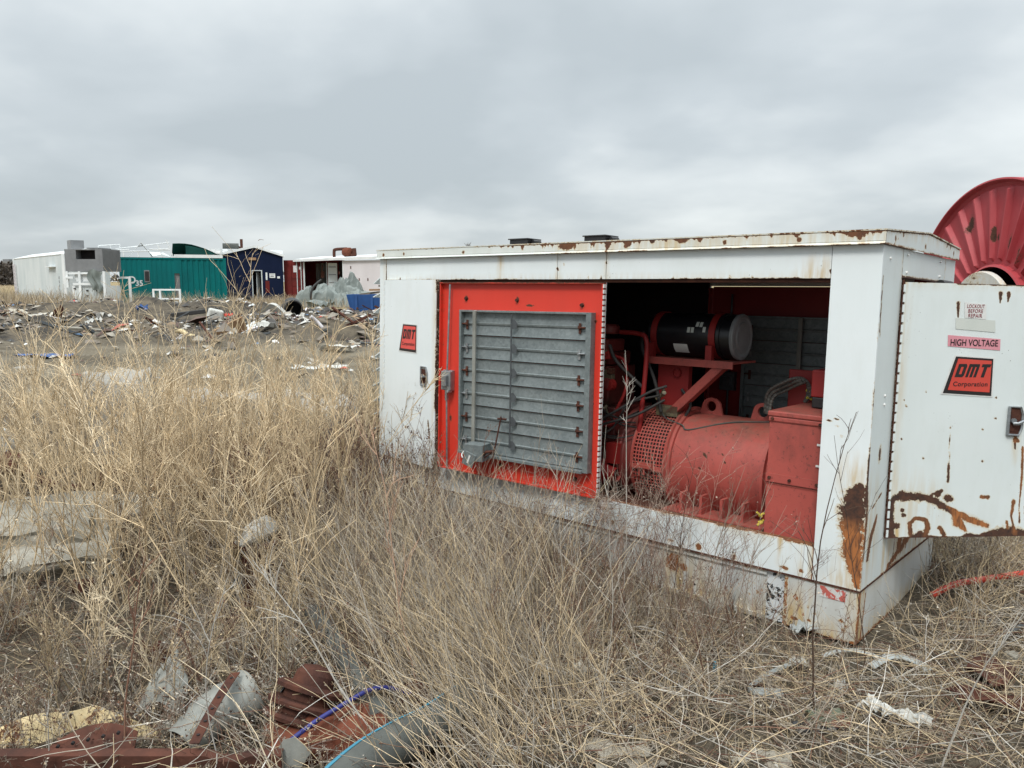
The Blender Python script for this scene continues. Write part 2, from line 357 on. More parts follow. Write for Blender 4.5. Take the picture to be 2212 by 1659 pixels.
    def build(s, name, mats, parent=None, wear=None, smooth=None, bevel=None, label=None, matrix=None):
        me = bpy.data.meshes.new(name); me.from_pydata(s.v, [], s.f); me.update()
        mats = mats if isinstance(mats, (list, tuple)) else [mats]
        for m in mats: me.materials.append(m)
        if len(mats) > 1: me.polygons.foreach_set('material_index', s.mi)
        if wear is not None:
            V = np.array(s.v); W_ = np.zeros((len(V), 4)); W_[:, 3] = 1; r = wear(V[:, 0], V[:, 1], V[:, 2])
            for i, a in enumerate(r): W_[:, i] = np.clip(a, 0, 1)
            at = me.attributes.new('wear', 'FLOAT_COLOR', 'POINT'); at.data.foreach_set('color', W_.astype(np.float32).ravel())
        if smooth: me.shade_smooth(); me.set_sharp_from_angle(angle=math.radians(smooth))
        o = bpy.data.objects.new(name, me); COL.objects.link(o)
        if matrix is not None: o.matrix_local = matrix
        if parent is not None: o.parent = parent
        if bevel:
            b = o.modifiers.new('bevel', 'BEVEL'); b.width = bevel; b.segments = 2; b.limit_method = 'ANGLE'; b.angle_limit = math.radians(50)
        if label: o['label'] = label
        return o

def tag(o, label, cat, group=None):
    o['label'] = label; o['category'] = cat
    if group: o['group'] = group
    return o
def thing(name, label, cat, loc=(0, 0, 0), rot=(0, 0, 0), group=None):
    o = bpy.data.objects.new(name, None); COL.objects.link(o); o.empty_display_size = 0.2
    o.location = loc; o.rotation_euler = rot; return tag(o, label, cat, group)
def fblob(x, z, cx, cz, rx, rz): return np.clip(1 - 0.5 * np.sqrt(((x - cx) / rx) ** 2 + ((z - cz) / rz) ** 2), 0, 1)
def stroke(x, z, pts):
    best = np.zeros_like(x)
    for (x0, z0, w0), (x1, z1, w1) in zip(pts[:-1], pts[1:]):
        dx, dz = x1 - x0, z1 - z0; L2 = dx * dx + dz * dz + 1e-12
        t = np.clip(((x - x0) * dx + (z - z0) * dz) / L2, 0, 1); d = np.hypot(x - x0 - t * dx, z - z0 - t * dz); ww = w0 + (w1 - w0) * t
        best = np.maximum(best, np.clip(1 - 0.5 * d / ww, 0, 1))
    return best
def edge(d, wd): return np.clip(1 - 0.5 * np.abs(d) / wd, 0, 1)
def arc(c, r, a0, a1, n, plane='xz', off=0.0):
    out_ = []
    for i in range(n + 1):
        a = math.radians(a0 + (a1 - a0) * i / n); u, v = r * math.cos(a), r * math.sin(a)
        out_.append((c[0] + u, c[1], c[2] + v) if plane == 'xz' else (c[0] + u, c[1] + v, c[2]) if plane == 'xy' else (c[0], c[1] + u, c[2] + v))
    return out_
def spline(pts, n=6):
    P = [Vector(p) for p in pts]; P = [P[0] * 2 - P[1]] + P + [P[-1] * 2 - P[-2]]; o = []
    for i in range(1, len(P) - 2):
        a, b, c, d = P[i - 1:i + 3]
        for k in range(n):
            t = k / n; o.append(0.5 * ((2 * b) + (c - a) * t + (2 * a - 5 * b + 4 * c - d) * t * t + (3 * b - a - 3 * c + d) * t ** 3))
    o.append(P[-2]); return o

# ================================================================== ground height
def vnoise(x, y, s, seed):
    x = np.asarray(x, float) * s; y = np.asarray(y, float) * s
    xi = np.floor(x).astype(np.int64); yi = np.floor(y).astype(np.int64); xf = x - xi; yf = y - yi
    def h(a, b):
        n = (a * 374761393 + b * 668265263 + seed * 1442695041) & 0x7fffffff; n = ((n ^ (n >> 13)) * 1274126177) & 0x7fffffff
        return ((n ^ (n >> 16)) & 0xffff) / 65535.0
    u = xf * xf * (3 - 2 * xf); v = yf * yf * (3 - 2 * yf)
    return (h(xi, yi) * (1 - u) + h(xi + 1, yi) * u) * (1 - v) + (h(xi, yi + 1) * (1 - u) + h(xi + 1, yi + 1) * u) * v - 0.5
MOUNDS = [(-22, 37, 5.0, 3.0, 0.45), (-15.5, 35, 4.5, 3.0, 0.55), (-5.4, 20.5, 1.7, 1.6, 0.62), (-8.2, 26, 3.0, 2.0, 0.35), (-2.8, 26, 2.5, 2.5, 0.3), (-19, 29, 3.5, 2.0, 0.3),
          (-26, 31, 4, 2, 0.2), (-12.5, 38, 3, 2, 0.35), (-4.9, 32, 3.4, 2.4, 0.25), (-8.5, 18.2, 4.5, 0.9, 0.28), (-4.0, 17.2, 3.5, 0.7, 0.2)]
def gh(x, y):
    x = np.asarray(x, float); y = np.asarray(y, float)
    d = np.hypot(x, y)
    near = 0.05 * vnoise(x, y, 1.3, 1) + 0.03 * vnoise(x, y, 4.1, 2) + 0.015 * vnoise(x, y, 13, 3)
    z = near * np.clip(1.4 - d / 60, 0.2, 1)
    for mx, my, sx, sy, h in MOUNDS:
        g = np.exp(-((x - mx) / sx) ** 2 - ((y - my) / sy) ** 2)
        z = z + g * h * (1 + 0.9 * vnoise(x, y, 0.9, 5) + 0.6 * vnoise(x, y, 2.6, 6))
    zone = np.clip((y - 13) / 4, 0, 1) * np.clip((44 - y) / 6, 0, 1)
    z = z + zone * (0.14 * vnoise(x, y, 0.8, 8) + (0.06 + 0.14 * np.clip((y - 18) / 6, 0, 1)) * vnoise(x, y, 2.2, 9) + 0.12 * vnoise(x, y, 5, 10))
    # wheel ruts of the dirt track
    trk = np.clip((y - 8.5) / 2, 0, 1) * np.clip((18 - y) / 2, 0, 1)
    yy = y + 0.12 * x + 0.5 * vnoise(x, y, 0.25, 20)
    z = z + trk * (0.055 * np.sin(yy * 4.4) + 0.025 * np.sin(yy * 11 + 1.0))
    # earth heaped against the housing skid
    z = z + 0.07 * np.exp(-(((x - 0.1) / 0.7) ** 2 + ((y - 4.0) / 0.35) ** 2))
    wq = np.exp(-(((x - 1.6) / 1.0) ** 2 + ((y - 3.4) / 0.9) ** 2)); z = z * (1 - wq) - 0.018 * wq
    return z
def gz(x, y): return float(gh(np.array([x]), np.array([y]))[0])
def on(px, py, dz=0.0):
    """the ground point under a sight line (a few refinements for the relief)"""
    z = 0.0
    for _ in range(8):
        p = gr(px, py, z); z = gz(p[0], p[1])
    return Vector((p[0], p[1], z + dz))

def build_ground():
    nr, na = 430, 760
    r = np.concatenate([[0.0], np.geomspace(0.6, 4000, nr)])
    # finer where the view looks
    a = np.linspace(-np.pi, np.pi, na + 1)[:-1]; a = a - 0.55 * np.sin(a)     # denser round +Y
    Rr, A = np.meshgrid(r, a, indexing='ij'); X = Rr * np.sin(A); Y = Rr * np.cos(A); Z = gh(X, Y)
    v = np.stack([X, Y, Z], -1).reshape(-1, 3)
    i, j = np.meshgrid(np.arange(nr), np.arange(na), indexing='ij'); j2 = (j + 1) % na
    f = np.stack([i * na + j, (i + 1) * na + j, (i + 1) * na + j2, i * na + j2], -1).reshape(-1, 4)[:, ::-1]
    me = fast_mesh('ground', v, f); 
    t = NT('ground_soil')
    g = t.n.new('ShaderNodeNewGeometry').outputs['Position']; t.co = g
    s = t.n.new('ShaderNodeSeparateXYZ'); t.l.new(g, s.inputs[0]); Y_ = s.outputs[1]
    big = t.noise(0.35, 4); mid = t.noise(2.2, 6, 0.65); fine = t.noise(14, 7, 0.7); vf = t.noise(70, 5, 0.7)
    streak = t.noise(1.0, 6, 0.65, t.scaled(0.22, 1.9, 1.0))
    nearc = t.mix(t.step(fine, 0.35, 0.65), (0.040, 0.033, 0.025), (0.120, 0.098, 0.070))  # soil kept dark, standing in for shadow between the weeds
    nearc = t.mix(t.math('MULTIPLY', t.step(vf, 0.54, 0.72), 0.7), nearc, (0.25, 0.205, 0.14))
    trackc = t.mix(t.step(streak, 0.38, 0.62), (0.095, 0.080, 0.058), (0.19, 0.163, 0.120))
    trackc = t.mix(t.math('MULTIPLY', t.step(fine, 0.5, 0.7), 0.5), trackc, (0.26, 0.235, 0.19))
    mudc = t.mix(t.step(t.noise(1.1, 8, 0.72), 0.40, 0.60), (0.026, 0.023, 0.020), (0.125, 0.102, 0.072))
    mudc = t.mix(t.math('MULTIPLY', t.step(vf, 0.5, 0.68), 0.6), mudc, (0.20, 0.18, 0.15))
    grassc = t.mix(t.step(mid, 0.3, 0.7), (0.30, 0.235, 0.125), (0.21, 0.16, 0.09))
    wob = t.math('ADD', Y_, t.math('MULTIPLY', t.math('SUBTRACT', big, 0.5), 9.0))
    wob2 = t.math('ADD', Y_, t.math('MULTIPLY', t.math('SUBTRACT', mid, 0.5), 5.0))
    c = t.mix(t.step(wob2, 8.0, 10.5), nearc, trackc)
    c = t.mix(t.step(wob2, 17.0, 19.5), c, mudc)
    c = t.mix(t.step(wob, 40.0, 45.0), c, grassc)
    t.set('Base Color', c); t.set('Roughness', 0.95); t.bsdf.inputs['Specular IOR Level'].default_value = 0.15
    t.bump(t.math('ADD', fine, t.math('MULTIPLY', vf, 0.5)), 0.8, 0.03)
    me.materials.append(t.m)
    o = bpy.data.objects.new('ground', me); COL.objects.link(o); o['kind'] = 'structure'

def fast_mesh(name, v, f, smooth=True):
    me = bpy.data.meshes.new(name); nv, nf, k = len(v), len(f), f.shape[1]
    me.vertices.add(nv); me.vertices.foreach_set('co', np.ascontiguousarray(v, np.float32).ravel())
    me.loops.add(nf * k); me.loops.foreach_set('vertex_index', np.ascontiguousarray(f, np.int32).ravel())
    me.polygons.add(nf); me.polygons.foreach_set('loop_start', (np.arange(nf) * k).astype(np.int32))
    me.update(calc_edges=True)
    if smooth: me.polygons.foreach_set('use_smooth', np.ones(nf, bool))
    return me
build_ground()

# ================================================================== the generator housing
UL, UW, UH, SK = 3.293, 1.274, 1.525, -0.243
uo = Vector((-0.947, 5.483, 0.24))
uR = Euler((-0.034, -0.001, -0.72)).to_matrix()
unit = thing('generator_housing', 'long white rust-streaked generator housing with its front and side doors open on a red machine', 'generator')
unit.matrix_world = Matrix.Translation(uo) @ uR.to_4x4()
UM = Matrix.Translation(uo) @ uR.to_4x4(); UMI = UM.inverted()
def lp(dx, dy, v=0.0, ax=1):
    """display pixel -> point of the housing's own plane (ax = constant)"""
    d = UMI.to_3x3() @ Vector(ray(dx, dy)); c = UMI @ Vector(EYEV); t = (v - c[ax]) / d[ax]; return c + d * t
def cp(cx_, cy_, ox, oy, s): return ((cx_ / s + ox) / 1.094, (cy_ / s + oy) / 1.094)

def w_lip(x, y, z):
    amp = np.clip((x - 0.9) / 0.5, 0.10, 0.75) * np.where((x > 1.55) & (x < 2.2), 1.5, 1) * np.where(x > 2.9, 0.8, 1)
    dep = amp * (0.006 + 0.034 * np.clip(vnoise(x, z * 0, 38, 3) * 1.2 + vnoise(x, z * 0, 95, 13) * 1.1 + vnoise(x, z * 0, 5, 4), 0, 1))
    r = np.clip(1 - 0.5 * (1.570 - z) / np.maximum(dep, 0.0015), 0, 1) * 0.97
    r = np.maximum(r, fblob(x, z, 1.63, 1.552, 0.055, 0.020))
    for cx_ in (0.06, 0.27, 0.83, 2.02, 2.58, 2.94, 3.2): r = np.maximum(r, fblob(x, z, cx_, 1.541, 0.011, 0.011))
    r = np.maximum(r, edge(z - 1.514, 0.004) * np.where(x > 1.4, 0.6, 0.25) * (vnoise(x, z * 0, 22, 9) + 0.85))
    g = np.clip((x - 1.2) / 0.9, 0, 1) * (0.45 + 0.5 * (vnoise(x, z * 0, 7, 4) + 0.5)) * 0.8
    return r, g, np.full_like(x, 0.25)
def w_band(x, y, z):
    g = fblob(x, z, 1.12, 1.50, 0.02, 0.10) * 0.9 + fblob(x, z, 3.03, 1.40, 0.06, 0.05) * 0.9
    r = edge(z - 1.372, 0.005) * 0.62 * np.clip(0.5 + 1.2 * vnoise(x, z * 0, 8, 12) + (x > 2.6) * 0.3 + ((x > 1.0) & (x < 1.4)) * .3, 0, 1)
    for cx_, cz_ in ((1.86, 1.375), (0.21, 1.375), (2.6, 1.378), (1.78, 1.378)): r = np.maximum(r, fblob(x, z, cx_, cz_, 0.006, 0.014))
    g = g + edge(x - 1.56, .012) * .6 + edge(x - 1.891, .012) * .6 + edge(z - 1.372, .02) * .35
    for cx_, cz_ in ((1.56, 1.43), (1.891, 1.46), (3.08, 1.40), (1.60, 1.45), (2.3, 1.376), (2.72, 1.376)): r = np.maximum(r, fblob(x, z, cx_, cz_, 0.005, 0.010))
    return r, g, np.zeros_like(x)
def w_post(x, y, z):
    r = stroke(x, z, [(3.268, 0.47, 0.018), (3.245, 0.42, 0.045), (3.240, 0.36, 0.060), (3.243, 0.28, 0.055), (3.250, 0.19, 0.050), (3.262, 0.10, 0.035), (3.278, 0.03, 0.020)])
    o = np.clip((0.33 - z) / 0.06, 0, 1)
    r = np.where(z < 0.33, r * 0.92, r)
    for c in ((3.115, 0.745), (3.145, 0.752), (3.155, 0.72), (3.175, 0.68), (3.14, 0.03)): r = np.maximum(r, fblob(x, z, *c, 0.012, 0.004))
    r = np.maximum(r, edge(x - 3.293, 0.005) * np.clip(0.35 + 1.2 * vnoise(z, z * 0, 7, 5) + (z < 0.6) * 0.3, 0, 1) * 0.85)
    r = np.maximum(r, edge(z - 0.0, 0.006) * np.clip(0.7 + vnoise(x, x * 0, 14, 15), 0, 1) * 0.75)
    g = fblob(x, z, 3.235, 0.50, 0.05, 0.07) + fblob(x, z, 3.25, 0.08, 0.05, 0.12) * 0.9 + fblob(x, z, 3.2, 0.03, 0.08, 0.03) * 0.5
    return r, g, o
def w_sidepost(x, y, z):
    r = stroke(y, z, [(0.0, 0.50, 0.012), (0.012, 0.38, 0.022), (0.02, 0.30, 0.018), (0.012, 0.14, 0.012)])
    r = np.maximum(r, stroke(y, z, [(0.17, 0.31, 0.012), (0.10, 0.22, 0.022), (0.075, 0.14, 0.02)]))
    r = np.maximum(r, stroke(y, z, [(0.09, 0.36, 0.006), (0.22, 0.41, 0.006)]) * 0.9)
    r = np.maximum(r, stroke(y, z, [(0.02, 1.38, 0.006), (0.02, 1.2, 0.010), (0.03, 1.12, 0.004)]) * 0.8)
    r = np.maximum(r, edge(y - 0.295, 0.010) * np.where(z > 1.38, 0.7, 0.35))
    r = np.maximum(r, edge(y - 0.0, 0.006) * np.clip(0.4 + 1.3 * vnoise(z, z * 0, 6, 25), 0, 1) * 0.8)
    r = np.maximum(r, fblob(y, z, 0.15, 0.60, 0.022, 0.035) * 0.9)
    r = np.maximum(r, edge(z, 0.008) * 0.8)
    g = fblob(y, z, 0.08, 0.25, 0.09, 0.16) * 0.8 + fblob(y, z, 0.28, 0.9, 0.015, 0.5) * 0.3
    return r, g, np.clip(1 - np.abs(z - .3) * 3, 0, 1) * 0.4
def w_sill(x, y, z):
    r = edge(z - 0.165, 0.010) * 0.70 * np.clip(0.6 + 0.9 * vnoise(x, x * 0, 9, 7) + (x > 2.6) * 0.25, 0, 1)
    r = np.maximum(r, edge(z - 0.0, 0.006) * np.clip(0.55 + vnoise(x, x * 0, 11, 8), 0, 1) * 0.75)
    for c in ((2.51, 0.03, .014, .016), (2.70, 0.022, .012, .018), (1.99, 0.05, .012, .012), (3.03, 0.035, .012, .010), (2.35, .028, .02, .008), (2.95, .03, .02, .008)): r = np.maximum(r, fblob(x, z, *c))
    r = np.maximum(r, edge(x - 3.083, 0.007) * 0.78)
    g = edge(x - 3.05, 0.03) * 0.9 + fblob(x, z, 2.93, 0.12, 0.02, 0.06) * 0.8 + edge(z - 0.16, 0.03) * np.clip((x - 2.3), 0, 0.8)
    return r, g, np.full_like(x, 0.5)
def w_skid(x, y, z):
    c = [(3.01, -.10, .012, .02), (3.03, -.135, .008, .006), (3.07, -.13, .007, .007), (3.10, -.15, .007, .007), (3.02, -.17, .007, .006), (3.05, -.17, .007, .007), (3.08, -.19, .01, .007),
         (3.01, -.2, .02, .01), (3.22, -.15, .009, .009), (3.24, -.17, .008, .007), (3.23, -.19, .01, .006), (2.82, -.13, .008, .008), (2.80, -.09, .006, .006), (2.84, -.11, .006, .006), (2.78, -.15, .006, .006), (2.36, -.085, .045, .05), (2.42, -.10, .02, .02)]
    r = np.zeros_like(x)
    for k in c: r = np.maximum(r, fblob(x, z, *k))
    r = np.maximum(r, edge(z + 0.243, 0.016) * 0.62 * (x > 2.9)); r = np.maximum(r, edge(x - 3.29, 0.006) * 0.75)
    r = np.maximum(r, edge(z + 0.005, 0.006) * 0.55)
    g = edge(z + 0.243, 0.055) * (x > 2.3) + fblob(x, z, 3.03, -.16, .06, .08) + edge(x - 3.28, 0.03) + fblob(x, z, 2.38, -.12, .12, .08)
    return r, np.clip(g, 0, 1), np.full_like(x, 0.75)
def w_skidside(x, y, z):
    r = edge(z - 0.0, 0.008) * 0.8
    r = np.maximum(r, stroke(y, z, [(0.10, -0.03, 0.006), (0.085, -0.12, 0.009), (0.06, -0.24, 0.008)]))
    r = np.maximum(r, edge(y, 0.010) * 0.75); r = np.maximum(r, edge(z + 0.243, 0.02) * 0.7)
    g = edge(y, 0.06) + edge(z + 0.24, 0.05) + 0.5 * edge(z, 0.03)
    return r, np.clip(g, 0, 1), np.full_like(x, 0.6)
def w_sidesill(x, y, z):
    r = stroke(y, z, [(0.40, 0.02, 0.02), (0.62, 0.07, 0.03), (0.85, 0.13, 0.03), (1.0, 0.20, 0.03)]) * 0.85
    r = np.maximum(r, fblob(y, z, 0.58, 0.10, 0.05, 0.05)); r = np.maximum(r, edge(z, 0.012) * 0.85)
    for yy in (0.5, 0.72, 0.9): r = np.maximum(r, stroke(y, z, [(yy, 0.2, 0.004), (yy - 0.02, 0.05, 0.010)]) * 0.9)
    g = 0.55 + 0.45 * vnoise(y, z, 9, 31)
    return r, g, np.full_like(x, 0.55)

# --- shell
b = MB().box(0.02, UL - 0.02, 0.03, UW - 0.03, SK, -0.006)   # dark chassis core, hidden behind the skid faces
b.build('chassis', M['dark'], unit)
sk = MB().box(0.0, 2.865, 0.022, 0.030, SK, -0.004, step=0.012); sk.box(0.0, 2.865, 0.010, 0.022, -0.028, -0.004, step=0.03); sk.box(0.0, 2.865, 0.0, 0.022, SK, SK + 0.02, step=0.03)
sk.box(2.972, UL - 0.004, 0.006, 0.030, SK, -0.004, step=0.010); sk.box(2.955, 2.972, 0.006, 0.030, SK, -0.004)
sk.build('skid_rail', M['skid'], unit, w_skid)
MB().box(2.865, 2.955, 0.0215, 0.029, SK, -0.004).build('fork_pocket', M['peeled'], unit)
MB().box(3.12, 3.232, 0.0035, 0.0055, -0.062, -0.012).build('paint_patch', M['peelred'], unit)
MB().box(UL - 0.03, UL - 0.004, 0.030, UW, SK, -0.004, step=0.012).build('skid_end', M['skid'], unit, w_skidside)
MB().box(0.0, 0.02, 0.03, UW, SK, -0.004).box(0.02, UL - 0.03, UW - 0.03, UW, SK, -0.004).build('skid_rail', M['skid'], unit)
MB().box(0.0, UL, 0.0, UW, -0.004, 0.006, step=0.2).build('base_plate', M['rustbrown'], unit)
sl = MB().box(0.07, 3.083, 0.0, 0.012, 0.006, 0.165, step=0.012); sl.box(0.07, 3.083, 0.012, 0.055, 0.150, 0.163)
sl.build('door_sill', M['white'], unit, w_sill)
MB().box(0.07, 3.083, 0.055, 0.30, 0.10, 0.105).box(0.04, UL - .04, 0.30, 1.22, 0.085, 0.09).build('floor_tray', M['rustbrown'], unit)
MB().box(3.083, UL, 0.0, 0.012, 0.006, 1.512, step=0.010).box(3.083, 3.10, 0.012, 0.06, 0.006, 1.37).build('corner_post', M['white'], unit, w_post)
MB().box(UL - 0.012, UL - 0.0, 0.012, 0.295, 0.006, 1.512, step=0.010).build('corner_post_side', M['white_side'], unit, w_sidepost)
MB().box(0.0, 0.068, 0.0, 0.03, 0.006, 1.512, step=0.02).build('corner_post', M['white'], unit, lambda x, y, z: (edge(x - 0.068, 0.004) * 0.62 + fblob(x, z, 0.0, 0.1, 0.01, 0.05), edge(x - .06, .02) * .4, x * 0))
bd = MB()
for a_, c_ in ((0.071, 1.558), (1.562, 1.889), (1.893, 3.080)): bd.box(a_, c_, 0.001, 0.014, 1.372, 1.512, step=0.014)
bd.build('header_panel', M['white'], unit, w_band)
MB().box(0.07, 3.083, 0.014, 0.035, 1.355, 1.368).box(0.07, 3.083, 0.035, 0.06, 1.355, 1.51).build('header_flange', M['rustbrown'], unit)
# roof: a lip all round and two shallow slopes meeting at a ridge
lipb = MB().box(-0.012, UL + 0.012, -0.020, -0.008, 1.527, 1.568, step=0.006)
P = [[(x_, -0.008, 1.530), (x_, -0.026, 1.518), (x_, -0.030, 1.513)] for x_ in np.linspace(-0.012, UL + 0.012, 150)]
lipb.sheet(P, 0.004); lipb.build('roof_lip', M['lip'], unit, w_lip)
rz = lambda y: 1.571 + 0.036 * (1 - abs(y - 0.66) / 0.68)
yy = np.linspace(-0.018, UW + 0.018, 70)
def gable_mesh(x_, sgn):
    vs = []; fs = []; zt = [rz(v) - 0.004 for v in yy]; K = 9
    for i_, v in enumerate(yy):
        for k_ in range(K): vs.append((x_, v, 1.513 + (zt[i_] - 1.513) * k_ / (K - 1)))
    for i_ in range(len(yy) - 1):
        for k_ in range(K - 1):
            q = (i_ * K + k_, (i_ + 1) * K + k_, (i_ + 1) * K + k_ + 1, i_ * K + k_ + 1); fs.append(q if sgn > 0 else q[::-1])
    return MB().add(vs, fs)
def w_gab(x, y, z):
    zt = 1.571 + 0.036 * (1 - np.abs(y - 0.66) / 0.68)
    r = edge(z - zt, 0.008) * 0.9
    for c_ in (0.14, 0.17, 0.22, 0.27, 0.31, 1.0, 1.08): r = np.maximum(r, stroke(y, z, [(c_, 1.59, 0.006), (c_ + 0.01, 1.552 + 0.012 * math.sin(c_ * 40), 0.003)]) * 0.95)
    for c_ in (0.12, 0.60, 1.16): r = np.maximum(r, fblob(y, z, c_, 1.543, 0.012, 0.016))
    r = np.maximum(r, edge(z - 1.515, 0.006) * 0.75)
    return r, edge(z - zt, 0.03) * 0.5, np.full_like(x, 0.3)
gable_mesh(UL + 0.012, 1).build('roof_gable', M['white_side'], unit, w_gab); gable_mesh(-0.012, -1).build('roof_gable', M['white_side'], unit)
rf = MB()
for x_ in (0,):
    ys = [-0.022, 0.66, UW + 0.022]
    P = [[(xx, v, rz(v) + 0.002) for v in ys] for xx in np.linspace(-0.016, UL + 0.016, 8)]
    rf.sheet(P, 0.006)
rf.build('roof_sheet', M['lip'], unit, lambda x, y, z: (0.42 + 0.3 * vnoise(x, y, 2, 4), x * 0 + .3, x * 0 + .3))
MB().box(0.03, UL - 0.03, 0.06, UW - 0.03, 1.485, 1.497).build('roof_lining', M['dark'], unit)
VA, VB = 0.93, 1.52
for (x0_, x1_, zt_) in ((VA, VA + .15, 1.634), (VB, VB + .15, 1.632)):
    v_ = MB().box(x0_, x1_, 0.30, 0.42, 1.575, zt_); v_.box(x0_ - 0.008, x1_ + 0.008, 0.29, 0.43, zt_, zt_ + 0.008)
    v_.cyl((x1_ + 0.02, 0.33, zt_ - 0.015), (x1_ + 0.02, 0.40, zt_ - 0.015), 0.014)
    v_.build('roof_vent', M['blackpaint'], unit, bevel=0.003)
# ends and back
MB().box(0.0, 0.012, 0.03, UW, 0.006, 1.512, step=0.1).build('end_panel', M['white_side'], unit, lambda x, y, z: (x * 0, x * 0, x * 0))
lv = MB()
for k_ in range(11):
    zc_ = 0.33 + k_ * 0.105
    lv.obox((-0.065, 0.40, zc_), (0.13, 0.72, 0.006), (0, -0.45 + .1 * math.sin(k_ * 2.3), 0))
lv.build('end_louver', M['white'], unit)
sp = MB().box(UL - 0.014, UL - 0.001, 0.300, 1.06, 1.385, 1.512, step=0.02); sp.box(UL - 0.014, UL - 0.001, 1.064, UW, 0.19, 1.512, step=0.03)
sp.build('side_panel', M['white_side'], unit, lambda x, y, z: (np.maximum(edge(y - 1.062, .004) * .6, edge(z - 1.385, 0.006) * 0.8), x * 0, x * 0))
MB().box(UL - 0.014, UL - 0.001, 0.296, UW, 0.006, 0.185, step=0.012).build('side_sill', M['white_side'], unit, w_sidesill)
for yy_, zz_ in ((0.36, 1.49), (0.36, 1.41), (0.95, 1.49), (0.95, 1.415), (0.16, 0.82), (0.16, 0.86), (0.10, 1.46)): MB().cyl((UL - 0.004, yy_, zz_), (UL + 0.006, yy_, zz_), 0.008, 0.005, 10).build('rivet', M['st_white'], unit)
pv = MB()   # black pivot catch above the side door
pv.cyl((UL + 0.012, 0.93, 1.378), (UL + 0.012, 1.14, 1.378), 0.020, n=12); pv.cyl((UL + 0.012, 1.14, 1.378), (UL + 0.012, 1.30, 1.372), 0.005, n=8); pv.box(UL, UL + 0.012, 0.94, 0.96, 1.36, 1.39)
pv.build('door_stay', M['black'], unit, smooth=40)
# inner skins seen through the openings
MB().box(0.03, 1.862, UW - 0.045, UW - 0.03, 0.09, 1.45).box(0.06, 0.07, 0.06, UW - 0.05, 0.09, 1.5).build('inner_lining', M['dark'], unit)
bk = MB().box(0.0, 1.862, UW - 0.012, UW, 0.006, 1.512)
bk.box(1.888, 3.10, UW - 0.012, UW, 0.185, 1.368); bk.box(1.90, UL, UW - 0.012, UW, 0.006, 0.18); bk.box(3.10, UL - 0.02, UW - 0.012, UW, 0.19, 1.512); bk.box(1.862, 3.10, UW - 0.012, UW, 1.372, 1.512)
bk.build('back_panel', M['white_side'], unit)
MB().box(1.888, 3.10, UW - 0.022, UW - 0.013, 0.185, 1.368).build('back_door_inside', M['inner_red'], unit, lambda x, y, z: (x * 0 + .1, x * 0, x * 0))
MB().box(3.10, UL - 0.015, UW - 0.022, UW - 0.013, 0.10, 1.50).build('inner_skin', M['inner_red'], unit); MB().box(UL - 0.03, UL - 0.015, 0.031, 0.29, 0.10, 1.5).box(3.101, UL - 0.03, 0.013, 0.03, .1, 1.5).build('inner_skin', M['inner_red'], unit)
MB().box(1.868, 1.885, UW - 0.05, UW - 0.014, 0.09, 1.36).build('back_door_post', M['inner_red'], unit)

